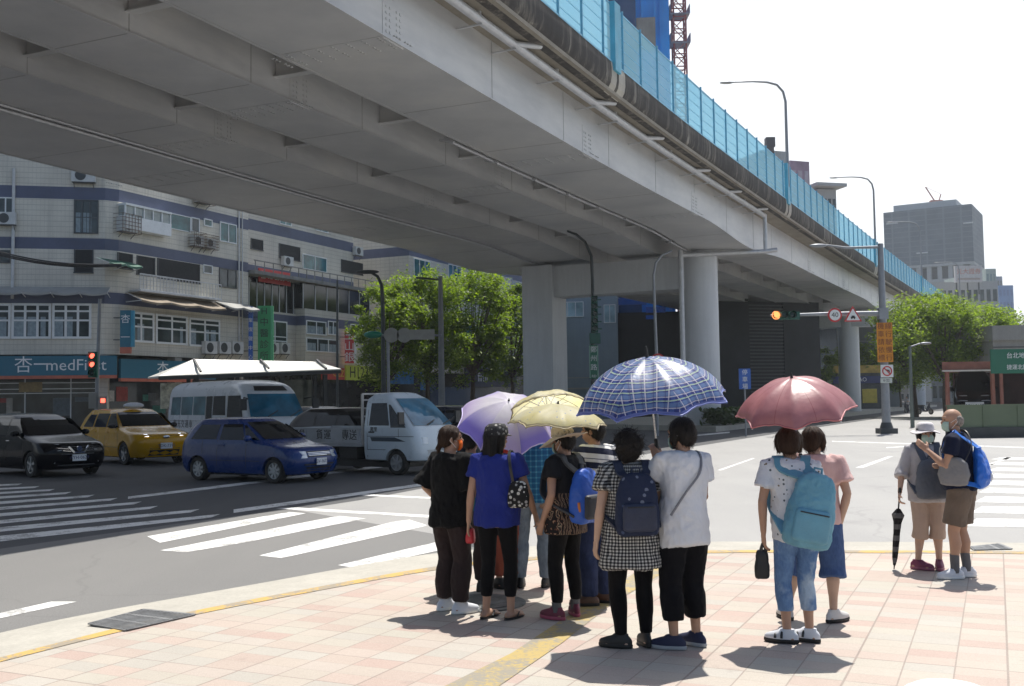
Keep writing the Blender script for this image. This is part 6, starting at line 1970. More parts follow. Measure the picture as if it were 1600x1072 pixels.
def batik(n, v, s):
    w = N(n, 'ShaderNodeTexWave'); w.inputs['Scale'].default_value = 14; w.inputs['Distortion'].default_value = 9; w.inputs['Detail'].default_value = 3
    n.links.new(v, w.inputs['Vector'])
    c = ramp(n, w.outputs['Fac'], [(.0, (.012, .010, .010)), (.45, (.02, .015, .015)), (.6, (.28, .10, .06)), (.78, (.40, .33, .22)), (.95, (.03, .02, .02))]).outputs[0]
    hz = math_(n, 'GREATER_THAN', s[2], .985)
    return mixc(n, hz, c, (.010, .010, .012))
def denim(lo, hi, bleach=None):
    def f(n, v, s):
        a = noise_(n, v, 7, 5, .65); w = noise_(n, coords(n, scale=(1, 1, .4)), 70, 3)
        c = ramp(n, a, [(.32, lo), (.66, hi)]).outputs[0]
        if bleach is not None:
            c = mixc(n, ramp(n, noise_(n, coords(n, loc=(2, 1, 5)), 4.2, 4, .6), [(.52, (0, 0, 0)), (.68, (1, 1, 1))]).outputs[0], c, bleach)
        return mixc(n, .25, c, ramp(n, w, [(.3, tuple(q * .6 for q in lo)), (.7, hi)]).outputs[0])
    return f

def soften(me, voxel, it=4, fac=.5):
    r = realise(me, [('REMESH', dict(mode='VOXEL', voxel_size=voxel)), ('SMOOTH', dict(iterations=it, factor=fac))])
    return r
def folds(me, amp, seed, fx=9., fz=4.5, zlo=-9, zhi=9):
    """cloth folds: push the surface along its normal with a stretched noise"""
    o = Vector((seed * 3.7, seed * 1.3, seed * .9))
    ns = [v.normal.copy() for v in me.vertices]
    for v, nn in zip(me.vertices, ns):
        p = v.co
        a = noise.noise(Vector((p.x * fx, p.y * fx, p.z * fz)) + o)
        b = noise.noise(Vector((p.x * fx * 2.3 + p.z * 9, p.y * fx * 2.3, p.z * fz * 2.6 - p.x * 7)) - o)
        v.co = p + nn * (amp * (a * .75 + (1 - abs(b) * 2) * .38))
    me.update()
def ering(c, rx, ry, n=20, yaw=0., tilt=(0, 0)):
    cs, sn = math.cos(yaw), math.sin(yaw)
    o = []
    for k in range(n):
        a = 2 * PI * k / n; x, y = rx * math.cos(a), ry * math.sin(a)
        x, y = x * cs - y * sn, x * sn + y * cs
        o.append(Vector((c[0] + x, c[1] + y, c[2] + x * tilt[0] + y * tilt[1])))
    return o
def finish(me, name, mat, parent, smooth=180):
    me.materials.clear(); me.materials.append(mat)
    me.polygons.foreach_set('material_index', [0] * len(me.polygons))
    return link(name, me, parent, smooth)

def hand(mb, w, d, palm_n, side, s=1., curl=.5):
    """w wrist, d pointing direction, palm_n normal of the palm: palm, four curled fingers and a thumb"""
    w, d, n_ = Vector(w), Vector(d).normalized(), Vector(palm_n)
    n_ = (n_ - d * n_.dot(d)).normalized(); sd = d.cross(n_) * side
    c0, c1 = w + d * .012 * s, w + d * .088 * s
    for k in (-1.2, -.4, .4, 1.2):
        mb.tube([c0 + sd * k * .012 * s, c1 + sd * k * .0185 * s], [.0135 * s, .0115 * s], 8, round_=True)
    for i, (k, L) in enumerate(((1.25, .072), (.42, .080), (-.42, .074), (-1.25, .058))):
        b = c1 + sd * k * .0185 * s
        p = [b]; dd = d.copy()
        for q, seg in enumerate((.45, .32, .23)):
            ang = curl * (.55 + .25 * q) + .05 * i
            dd = (dd * math.cos(ang) + n_ * math.sin(ang)).normalized()
            p.append(p[-1] + dd * L * seg * s)
        mb.tube(p, [.0098 * s, .0092 * s, .0085 * s, .0072 * s], 8, round_=True)
    b = c0 + sd * .024 * s + d * .018 * s
    mb.tube([b, b + (d * .6 + sd * .65 + n_ * .35).normalized() * .036 * s, b + (d * .85 + sd * .5 + n_ * .6).normalized() * .064 * s], [.0135 * s, .0105 * s, .0085 * s], 8, round_=True)

def person(label, px, py, yaw, h, P):
    """P holds the pose and the clothes; local axes: +y is where the body faces, x to its right"""
    g = P.get('at') or G(px, py, .034)
    t = thing('person', label, 'person', (g.x, g.y, .034), yaw)
    k = h / 1.6 * .952; st = P.get('stout', 1.)
    sw, hw = P.get('sh', .172) * k * st, P.get('hip', .155) * k * st
    lean = Vector((P.get('leanx', 0), P.get('lean', 0.0), 0)) * k
    zc, zw, zsh, znk = .80 * k, 1.0 * k, 1.335 * k, 1.365 * k
    def L(z): return lean * max(0, (z - zc) / (znk - zc))
    skin = P.get('skin', SKIN)
    feet = P.get('feet', (((-.09, .0), .15), ((.09, .0), -.15)))
    # arms
    arms = {}
    for s, key in ((-1, 'l'), (1, 'r')):
        e, w = P.get(key, ((.05, -.02, -.27), (.0, .06, -.25)))
        S = Vector((s * sw * .97, 0, zsh - .02 * k)) + L(zsh)
        E = S + Vector((s * e[0], e[1], e[2])) * k; W = E + Vector((s * w[0], w[1], w[2])) * k
        arms[s] = (S, E, W)
    legs = {}
    for s, i in ((-1, 0), (1, 1)):
        (fx, fy), fyaw = feet[i]
        A = Vector((fx, fy, .085)) ; Hh = Vector((s * hw * .56, 0, .80 * k))
        kn = Hh.lerp(A, .5) + Vector((math.sin(-fyaw) * .02, .03 + P.get('knee', 0) * .06, .0))
        legs[s] = (Hh, kn, A, fyaw)
    head_c = Vector((0, .02 * k, 1.488 * k)) + L(1.5 * k) + Vector(P.get('headoff', (0, 0, 0)))
    hy = P.get('head', 0.); hp = P.get('nod', 0.)
    HM = Matrix.Rotation(hy, 3, 'Z') @ Matrix.Rotation(-hp, 3, 'X') @ Matrix.Rotation(P.get('htilt', 0.), 3, 'Y')
    def hd(x, y, z): return head_c + HM @ (Vector((x, y, z)) * k)
    # ---- body, one continuous skin
    mb = MB()
    tors = [(.76, .13, .09), (.80, hw / k * .93, .105), (.88, hw / k, .112), (.96, hw / k * .92, .105), (1.05, .125 * st, .095), (1.15, .138 * st, .10), (1.25, .150 * st, .100), (1.31, .145 * st, .085), (1.345, .10, .062), (1.365, .055, .05)]
    mb.loft([ering(Vector((0, -.005 if z > .9 else -.012, z * k)) + L(z * k), rx * k, ry * k) for z, rx, ry in tors])
    mb.tube([Vector((0, -.005, 1.33 * k)) + L(1.33 * k), head_c + HM @ Vector((0, -.015, -.06)) * k], [.055 * k, .050 * k], 14)
    # head: skull, jaw, nose, ears
    mb.ell(hd(0, -.008, .022), (.073 * k, .090 * k, .088 * k), 20, 14, M=HM)
    mb.ell(hd(0, .022, -.045), (.056 * k, .064 * k, .062 * k), 18, 12, M=HM)
    mb.tube([hd(0, .078, .012), hd(0, .098, -.018), hd(0, .090, -.028)], [.009 * k, .0135 * k, .011 * k], 8, round_=True)
    mb.tube([hd(-.024, .078, -.058), hd(.024, .078, -.058)], .009 * k, 8, round_=True)
    for s in (-1, 1):
        mb.ell(hd(s * .075, -.012, -.005), (.009 * k, .019 * k, .032 * k), 10, 8, M=HM)
        mb.tube([hd(s * .012, .082, .028), hd(s * .045, .070, .030)], .008 * k, 8, round_=True)
        S, E, W = arms[s]
        mb.tube([S + Vector((-s * .03, 0, .0)), S.lerp(E, .25), S.lerp(E, .6), E], [.046 * k * st, .044 * k * st, .039 * k * st, .033 * k * st], 14, round_=True)
        mb.tube([E, E.lerp(W, .3), E.lerp(W, .75), W], [.034 * k, .036 * k * st, .027 * k, .023 * k], 14, round_=True)
        d = (W - E).normalized(); pn = Vector(P.get('palm_' + ('l' if s < 0 else 'r'), (-s * 1., .25, 0)))
        hand(mb, W, P.get('hd_' + ('l' if s < 0 else 'r'), d), pn, P.get('thumb_' + ('l' if s < 0 else 'r'), s), k * 1.02, P.get('curl', .5) if P.get('curl_' + ('l' if s < 0 else 'r')) is None else P['curl_' + ('l' if s < 0 else 'r')])
        Hh, kn, A, fy = legs[s]
        mb.tube([Hh + Vector((0, 0, .04)), Hh.lerp(kn, .4), kn], [.080 * k * st, .068 * k * st, .050 * k * st], 16, round_=True)
        calf = kn.lerp(A, .32) + Vector((0, -.014, 0))
        mb.tube([kn, calf, kn.lerp(A, .7), A + Vector((0, 0, -.02))], [.050 * k * st, .053 * k * st, .037 * k, .031 * k], 16, round_=True)
        f = Vector((-math.sin(fy), math.cos(fy), 0)); sd = Vector((f.y, -f.x, 0))
        heel = A + Vector((0, 0, -.055)) - f * .035
        mb.tube([heel, A + f * .06 + Vector((0, 0, -.052)), A + f * .135 + Vector((0, 0, -.064))], [.030, .033, .022], 12, round_=True)
        mb.ell(A + f * .09 + Vector((0, 0, -.062)), (.042, .042, .020), 12, 8)
        if P.get('toes'):
            for q in range(5): mb.tube([A + f * .11 + sd * s * (-.03 + q * .0145) + Vector((0, 0, -.068)), A + f * (.155 - abs(q - 1) * .008) + sd * s * (-.032 + q * .016) + Vector((0, 0, -.072))], .0085, 6, round_=True)
    me = soften(mb.mesh('body', []), .0075, 3, .5)
    finish(me, 'body', skin, t)
    # eyes
    if P.get('eyes', True):
        for s in (-1, 1):
            mb = MB(); mb.ell(hd(s * .029, .0765, .010), (.011 * k, .006 * k, .0055 * k), 10, 8, M=HM); mb.build('eye', plain('eye', (.02, .015, .012), .2), t, 180)
            mb = MB(); mb.tube([hd(s * .016, .0865, .034), hd(s * .046, .072, .034)], .0035 * k, 6); mb.build('eyebrow', P.get('hairm', HAIRB), t, 180)
    # ---- lower garment
    b = P.get('bottom')
    if b:
        mb = MB()
        z_hem, fit, mat = b['hem'], b.get('fit', .012), b['mat']
        mb.loft([ering((0, -.008, z * k), rx * k + fit, ry * k + fit) for z, rx, ry in ((.765, .12, .09), (.80, hw / k * .95, .108), (.86, hw / k * .95, .105), (.90, hw / k * .82, .085))])
        for s in (-1, 1):
            Hh, kn, A, fy = legs[s]
            pts, rad = [Hh + Vector((0, 0, .05)), Hh + Vector((0, 0, -.04 * k)), Hh.lerp(kn, .5), kn], [.082 * k * st + fit, .084 * k * st + fit, .068 * k * st + fit * 1.2, .053 * k * st + fit * 1.4]
            low = [(.25, .055), (.5, .050), (.75, .041), (1., .036)]
            fl = b.get('flare', 0.)
            for q, r in low:
                p = kn.lerp(A, q) + Vector((0, -.012 * math.sin(q * PI), 0))
                pts.append(p); rad.append(r * k * st + fit * 1.5 + fl * q)
            o_p, o_r = [], []
            for (p, r), (p2, r2) in zip(zip(pts, rad), zip(pts[1:], rad[1:])):
                o_p.append(p); o_r.append(r)
                if p2.z < z_hem:
                    q = (p.z - z_hem) / max(1e-5, p.z - p2.z); o_p.append(p.lerp(p2, q)); o_r.append(r + (r2 - r) * q + b.get('cuff', .0)); break
            else: o_p.append(pts[-1]); o_r.append(rad[-1])
            mb.tube(o_p, o_r, 18)
        me = soften(mb.mesh('trousers', []), b.get('vox', .012), 3)
        folds(me, b.get('amp', .010), len(label) % 17 + 1, 11, 5)
        finish(me, b.get('name', 'trousers'), mat, t)
    # ---- upper garment
    u = P.get('top')
    if u:
        mb = MB()
        fit, hem, fl = u.get('fit', .018), u.get('hem', .78), u.get('flare', .02)
        rows = []
        for z, rx, ry in ((1.368, .062, .056), (1.35, .105, .070), (1.315, .150 * st, .092), (1.25, .156 * st, .108), (1.15, .150 * st, .112), (1.05, .142 * st, .108), (.97, hw / k * .95, .112), (.88, hw / k * 1.0, .116), (.80, hw / k * .97, .116), (.70, hw / k * .97, .116), (.60, hw / k, .12)):
            if z < hem - .08: break
            zz = max(z, hem); q = max(0, (1.2 - zz) / .5)
            bagx = u.get('loose', 0.) * q
            ztilt = u.get('hemtilt', 0.) if zz <= hem + .001 else 0
            rows.append(ering(Vector((0, -.004, zz * k)) + L(zz * k), rx * k + fit + fl * q + bagx, ry * k + fit + fl * q * .8 + bagx, 24, 0, (0, ztilt)))
            if z <= hem: break
        mb.loft(rows)
        sl, sf = u.get('sleeve', .6), u.get('sfit', .020)
        for s in (-1, 1):
            S, E, W = arms[s]
            pts = [S + Vector((-s * .055, 0, .012)), S + Vector((s * .004, 0, .006)), S.lerp(E, .5), E, E.lerp(W, .5), W]
            rad = [.046 * k * st + sf * .25, .050 * k * st + sf * .35, .047 * k * st + sf * .95, .037 * k * st + sf * 1.4, .036 * k + sf * 1.2, .028 * k + sf]
            o_p, o_r = [pts[0], pts[1]], [rad[0], rad[1]]
            lim = {.5: 2, 1.: 3, 1.5: 4, 2.: 5}
            a = sl * 2
            i = 1; rem = a
            while rem > 0 and i < 5:
                f_ = min(1, rem); o_p.append(pts[i].lerp(pts[i + 1], f_)); o_r.append(rad[i] + (rad[i + 1] - rad[i]) * f_ + (u.get('sflare', .006) if rem <= 1 else 0)); rem -= 1; i += 1
            mb.tube(o_p, o_r, 18)
        me = soften(mb.mesh('shirt', []), u.get('vox', .012), 3)
        folds(me, u.get('amp', .012), len(label) % 13 + 3, 10, 4.5)
        finish(me, u.get('name', 'shirt'), u['mat'], t)
        if u.get('collar'):
            mb = MB(); rr_ = [ering(Vector((0, 0, z * k)) + L(z * k), a_ * k, b_ * k, 20, 0, (0, .25)) for z, a_, b_ in ((1.345, .080, .072), (1.385, .066, .062), (1.388, .061, .057), (1.35, .070, .062))]
            mb.loft(rr_, 0, False); mb.build('collar', u['collar'], t, 60)
    # ---- shoes
    sh = P.get('shoes')
    if sh:
        for s in (-1, 1):
            Hh, kn, A, fy = legs[s]
            f = Vector((-math.sin(fy), math.cos(fy), 0)); sd = Vector((f.y, -f.x, 0))
            zt = sh.get('top', .075); Ln = sh.get('len', 1.) * k
            B = Vector((A.x, A.y, 0))
            def foot_ring(q, wd, z):      # outline of the foot at height z
                o = []
                for j in range(20):
                    a = 2 * PI * j / 20; c, s_ = math.cos(a), math.sin(a)
                    x = s_ * wd * (1 if c < 0 else (1.06 - .12 * c)); y = (c * .128 * q + .045) * Ln
                    if c < -.3: x *= .86
                    o.append(B + f * y + sd * x * Ln + Vector((0, 0, z)))
                return o
            if not sh.get('flip'):
                mb = MB(); mb.loft([foot_ring(1.0, .044, .0), foot_ring(1.04, .048, .006), foot_ring(1.04, .049, .022), foot_ring(1.02, .047, .026)])
                mb.build('shoe_sole', sh.get('sole', SGNW), t, 50)
                mb = MB()
                prof = [(1.0, .045, .024, 0), (1.01, .047, .040, 0), (.94, .044, .055, -.006), (.72, .040, .070, -.022), (.52, .036, zt + .005, -.034), (.42, .034, zt + .02, -.042)]
                rings = []
                for q, wd, z, dy in prof: rings.append([p + f * dy for p in foot_ring(q, wd, z)])
                mb.loft(rings)
                me = mb.mesh('shoe', [sh['mat']])
                bm = bmesh.new(); bm.from_mesh(me); bmesh.ops.recalc_face_normals(bm, faces=bm.faces); bm.to_mesh(me); bm.free()
                o = link('shoe', me, t, 75)
                if sh.get('straps'):
                    for y in (.03, .075):
                        mb = MB(); mb.tube([B + f * y + sd * (.05 * math.cos(a)) + Vector((0, 0, .035 + (.048 if y < .05 else .03) * math.sin(a))) for a in [PI * q / 8 for q in range(9)]], .009, 6); mb.build('strap', sh['straps'], o, 60)
                if sh.get('laces'):
                    mb = MB()
                    for y in (.045, .062, .08, .098): mb.bar(B + f * y - sd * .02 + Vector((0, 0, .082 - (y - .045) * .42)), B + f * y + sd * .02 + Vector((0, 0, .082 - (y - .045) * .42)), .008, .006)
                    mb.build('laces', sh['laces'], o)
            else:
                mb = MB(); mb.loft([foot_ring(1., .044, .0), foot_ring(1., .044, .016)]); mb.build('flip_flop', sh['mat'], t, 50)
                mb = MB()
                for e in (-1, 1): mb.tube([B + f * .115 * Ln + Vector((0, 0, .028)), B + f * .07 + sd * e * .03 + Vector((0, 0, .046)), B + f * .03 + sd * e * .042 + Vector((0, 0, .016))], .006, 6)
                mb.build('thong', sh['mat'], t, 60)
            if sh.get('sock'):
                mb = MB(); q = kn.lerp(A, sh.get('sock_top', .72)); mb.tube([q, kn.lerp(A, .88), A + Vector((0, 0, -.03))], [.044 * k, .041 * k, .040 * k], 14); mb.build('sock', sh['sock'], t, 60)
    # ---- hair
    hr = P.get('hair')
    if hr:
        kind, hm = hr[0], P.get('hairm', HAIRB)
        mb = MB()
        if kind == 'bald':
            for s in (-1, 1):
                mb.ell(hd(s * .050, -.045, -.004), (.0345 * k, .056 * k, .052 * k), 14, 10, M=HM)
            mb.ell(hd(0, -.066, -.012), (.066 * k, .044 * k, .058 * k), 14, 10, M=HM)
            me = soften(mb.mesh('hair', []), .009, 4)
        else:
            top = .038 if kind != 'curly' else .05
            mb.ell(hd(0, -.022, top), (.086 * k, .096 * k, .085 * k), 22, 14, M=HM)
            mb.ell(hd(0, -.05, .005), (.084 * k, .072 * k, .085 * k), 20, 12, M=HM)
            if kind == 'bob':
                for s in (-1, 1): mb.tube([hd(s * .066, -.005, .04), hd(s * .078, .008, -.02), hd(s * .074, .012, -.065)], [.034 * k, .030 * k, .018 * k], 12, round_=True)
                mb.ell(hd(0, -.055, -.035), (.080 * k, .052 * k, .06 * k), 18, 12, M=HM)
            if kind == 'short':
                mb.ell(hd(0, -.06, -.03), (.066 * k, .04 * k, .05 * k), 18, 12, M=HM)
            if kind == 'curly':
                rnd = random.Random(4)
                for _ in range(70):
                    d = Vector((rnd.gauss(0, 1), rnd.gauss(-.35, 1), rnd.gauss(.1, 1))).normalized()
                    if d.y > .55 and d.z < .4: continue
                    mb.ell(hd(d.x * .092, -.03 + d.y * .095, .018 + d.z * .105), (.024 * k,) * 3, 8, 6)
                mb.ell(hd(0, -.055, -.06), (.082 * k, .05 * k, .06 * k), 16, 10, M=HM)
            if kind == 'long':
                mb.loft([ering(hd(0, y, z), rx * k, ry * k, 18, hy) for z, y, rx, ry in ((.04, -.03, .088, .085), (-.03, -.045, .090, .070), (-.09, -.058, .092, .052), (-.15, -.066, .088, .040), (-.20, -.070, .070, .026), (-.235, -.070, .035, .014))])
                for s in (-1, 1): mb.tube([hd(s * .070, .0, .03), hd(s * .080, .0, -.05), hd(s * .078, -.01, -.13)], [.03 * k, .026 * k, .014 * k], 10, round_=True)
            if kind == 'tail':
                mb.ell(hd(0, -.10, -.045), (.026 * k, .026 * k, .028 * k), 12, 8)
                mb.tube([hd(0, -.10, -.045), hd(.0, -.118, -.085), hd(0, -.112, -.12)], [.024 * k, .026 * k, .008 * k], 10, round_=True)
                for s in (-1, 1): mb.tube([hd(s * .066, .03, .045), hd(s * .073, .012, .0)], [.022 * k, .012 * k], 10, round_=True)
            me = soften(mb.mesh('hair', []), .008, 3)
            folds(me, .010 if kind == 'curly' else .0045, 2, 40 if kind == 'curly' else 30, 30 if kind == 'curly' else 9)
        rnd = random.Random(len(label)); bm = bmesh.new(); bm.from_mesh(me); bm.verts.ensure_lookup_table(); nv = len(bm.verts)
        hv = [(v.co.copy(), v.normal.copy()) for v in bm.verts]
        for _ in range(0 if kind == 'bald' else 420):
            p, nn = hv[rnd.randrange(nv)]; p = p + nn * .001; last_ = None
            g_ = Vector((rnd.uniform(-.3, .3), rnd.uniform(-.3, .1), -1)) if kind != 'curly' else Vector((rnd.gauss(0, 1), rnd.gauss(0, 1), rnd.gauss(-.3, 1)))
            for q in range(5):
                tg = (g_ - nn * g_.dot(nn)); tg = tg.normalized() if tg.length > .05 else Vector((0, 0, -1))
                sd_ = tg.cross(nn) * (.0017 * (1 - q * .16))
                c_ = p + tg * .013 * q + nn * (.0035 * math.sin(q * .8) + (.004 * q if kind == 'curly' else 0))
                pr = (bm.verts.new(c_ - sd_), bm.verts.new(c_ + sd_))
                if last_: bm.faces.new((last_[0], last_[1], pr[1], pr[0]))
                last_ = pr
        bm.to_mesh(me); bm.free()
        finish(me, 'hair', hm, t)
    # ---- mask
    if P.get('mask'):
        mb = MB()
        rows = []
        for z, wd, y in ((-.005, .050, .080), (-.02, .058, .094), (-.045, .060, .098), (-.075, .055, .094), (-.098, .042, .074)):
            row = []
            for q in range(-5, 6):
                a = q / 5 * 1.05
                row.append(hd(wd * math.sin(a) / math.sin(1.05) * 1.12, y * (.30 + .70 * math.cos(a * 1.05)) , z - abs(q) * .0008))
            rows.append(row)
        mb.loft(rows, 0, False, False)
        mb.loft([[p - (HM @ Vector((0, .004, 0))) for p in r] for r in reversed(rows)], 0, False, False)
        m_ = mb.build('mask', P['mask'], t, 180, fix=False)
        for s in (-1, 1):
            mb = MB(); mb.tube([hd(s * .064, .034, -.02), hd(s * .082, -.01, .012), hd(s * .084, -.026, -.01), hd(s * .064, .030, -.075)], .0022, 5); mb.build('ear_loop', SGNW, m_)
    # ---- hat
    ht = P.get('hat')
    if ht:
        mb = MB()
        if ht[0] == 'brim':
            R = ht[2]
            mb.loft([ering(hd(0, -.012, z), rx * k, ry * k, 24, hy, (0, 0)) for z, rx, ry in ((.128, .03, .035), (.122, .065, .075), (.10, .088, .10), (.045, .094, .106), (.035, .096, .108))])
            o = mb.build('hat', ht[1], t, 60)
            mb = MB(); tl = ht[3] if len(ht) > 3 else 0
            n_ = 28
            r0 = [hd(.096 * math.cos(a), -.012 + .108 * math.sin(a), .04) for a in [2 * PI * j / n_ for j in range(n_)]]
            r1 = [hd(R * math.cos(a), -.012 + R * 1.08 * math.sin(a), .012 - .012 * math.sin(a * 3) - tl * math.sin(a)) for a in [2 * PI * j / n_ for j in range(n_)]]
            mb.loft([r0, [a_.lerp(b_, .5) for a_, b_ in zip(r0, r1)], r1, [q - Vector((0, 0, .006)) for q in r1], [q - Vector((0, 0, .008)) for q in r0]], 0, False)
            mb.build('hat_brim', ht[1], o, 60)
            if len(ht) > 4:
                mb = MB(); mb.loft([[q - Vector((0, 0, .010)) for q in r0], [a_.lerp(b_, .985) - Vector((0, 0, .0085)) for a_, b_ in zip(r0, r1)]], 0, False); mb.build('hat_lining', ht[4], o, 60, fix=False)
        else:
            mb.loft([ering(hd(0, -.012, z), rx * k, ry * k, 24, hy) for z, rx, ry in ((.132, .02, .025), (.126, .06, .07), (.10, .088, .10), (.055, .097, .108), (.03, .098, .109))])
            o = mb.build('cap', ht[1], t, 60)
            mb = MB(); a_ = [hd(.085 * math.sin(q), .055 + .09 * math.cos(q), .035) for q in [-1.3 + 2.6 * j / 10 for j in range(11)]]
            b_ = [hd(.092 * math.sin(q), .01 + .082 * math.cos(q), .05) for q in [-1.3 + 2.6 * j / 10 for j in range(11)]]
            mb.loft([a_, b_], 0, False, False); mb.build('cap_peak', ht[1], o)
    info = dict(t=t, arms=arms, k=k, head=head_c, HM=HM, M=Matrix.Translation(t.location) @ Matrix.Rotation(yaw, 4, 'Z'), L=L, sw=sw, yaw=yaw, zsh=zsh)
    return info
def W_(info, p): return info['M'] @ Vector(p)

# ---- bags
def backpack(label, info, mat, w, h, d, zc=1.12, y=-.125, x=0., tilt=0., front=False, pocket=None, straps=None, trim=None, soft=1., strap_w=.030):
    k = info['k']; sgn = 1 if front else -1
    c = Vector((x, sgn * (abs(y) + d * .5), zc * k)) + info['L'](zc * k)
    t = thing('backpack', label, 'backpack', info['M'] @ c, info['yaw'])
    R = Matrix.Rotation(tilt, 3, 'Y')
    def sect(zf, wx, dy, oy=0.):
        o = []
        for j in range(24):
            a = 2 * PI * j / 24; cs, sn = math.cos(a), math.sin(a); e = .62
            o.append(R @ Vector((w / 2 * wx * math.copysign(abs(cs) ** e, cs), oy + d / 2 * dy * math.copysign(abs(sn) ** e, sn), h * zf)))
        return o
    mb = MB(); mb.loft([sect(-.5, .70, .55), sect(-.47, .92, .9), sect(-.36, 1.0, 1.1), sect(-.1, .98, 1.1), sect(.15, .93, .95), sect(.34, .82, .76), sect(.45, .62, .52), sect(.5, .32, .25)])
    me = soften(mb.mesh('pack', []), .010, 3); folds(me, .010 * soft, 5, 12, 8); b = finish(me, 'pack', mat, t)
    if pocket is not None:
        mb = MB(); oy = sgn * d * .52
        def s2(zf, wx, dy): 
            return [R @ Vector((p.x, p.y, p.z)) for p in [Vector((w / 2 * wx * math.copysign(abs(math.cos(a)) ** .6, math.cos(a)), oy + d * .22 * dy * math.copysign(abs(math.sin(a)) ** .6, math.sin(a)), h * zf)) for a in [2 * PI * j / 20 for j in range(20)]]]
        mb.loft([s2(-.42, .6, .6), s2(-.38, .78, 1.), s2(-.12, .78, 1.05), s2(.0, .74, .9), s2(.03, .6, .4)])
        me = soften(mb.mesh('pocket', []), .009, 2); finish(me, 'pocket', pocket, t)
        mb = MB(); mb.tube([R @ Vector((x_, oy + sgn * d * .21, h * .0 - .01)) for x_ in (-w * .3, 0, w * .3)], .005, 6); mb.build('zip', BLKP, t)
    if trim is not None:
        mb = MB(); mb.tube([R @ Vector((w * .5 * math.cos(a), sgn * d * .3, h * (-.10 + .36 * math.sin(a)))) for a in [PI + PI * j / 14 for j in range(15)]], .011, 8); mb.build('trim', trim, t, 60)
    mb = MB(); mb.tube([R @ Vector((-.03, -sgn * .02, h * .47)), R @ Vector((-.025, -sgn * .02, h * .58)), R @ Vector((.025, -sgn * .02, h * .58)), R @ Vector((.03, -sgn * .02, h * .47))], .009, 8); mb.build('handle', straps or mat, t, 60)
    # shoulder straps follow the shoulders
    sw, zs = info['sw'], info['zsh']
    inv = Matrix.Translation(-c)
    for s in (-1, 1):
        p = [c + R @ Vector((s * w * .16, -sgn * d * .2, h * .42)), Vector((s * sw * .52, sgn * .112 * k, zs - .035 * k)) + info['L'](zs), Vector((s * sw * .60, sgn * .055 * k, zs + .040 * k)) + info['L'](zs), Vector((s * sw * .62, -sgn * .03 * k, zs + .036 * k)) + info['L'](zs), Vector((s * sw * .66, -sgn * .105 * k, zs - .06 * k)) + info['L'](zs), Vector((s * sw * .80, -sgn * .125 * k, zs - .20 * k)), Vector((s * sw * 1.03, -sgn * .06 * k, zs - .32 * k)), c + R @ Vector((s * w * .44, 0, -h * .36))]
        p = [q - c for q in p]
        pts = [Vector(q) for q in spline([tuple(q) for q in p], 4)]
        mb = MB(); rings = []
        for i, q in enumerate(pts):
            tg = (pts[min(i + 1, len(pts) - 1)] - pts[max(i - 1, 0)]).normalized()
            sx_ = Vector((1, 0, 0)) - tg * tg.x; sx_ = sx_.normalized() if sx_.length > .1 else Vector((0, 1, 0)); nn = tg.cross(sx_)
            rings.append([q + sx_ * a * strap_w + nn * b_ * .008 for a, b_ in ((-1, -1), (1, -1), (1, 1), (-1, 1))])
        mb.loft(rings); mb.build('strap', straps or mat, t, 50)
    return t
def flat_strap(mb, pts, w, nrm=None, th=.004):
    pts = [Vector(q) for q in spline([tuple(q) for q in pts], 5)]; rings = []
    for i, q in enumerate(pts):
        tg = (pts[min(i + 1, len(pts) - 1)] - pts[max(i - 1, 0)]).normalized()
        a = Vector(nrm or (0, 1, 0)).cross(tg); a = a.normalized() if a.length > .05 else Vector((1, 0, 0)); b = tg.cross(a)
        rings.append([q + a * e * w + b * f_ * th for e, f_ in ((-1, -1), (1, -1), (1, 1), (-1, 1))])
    mb.loft(rings)

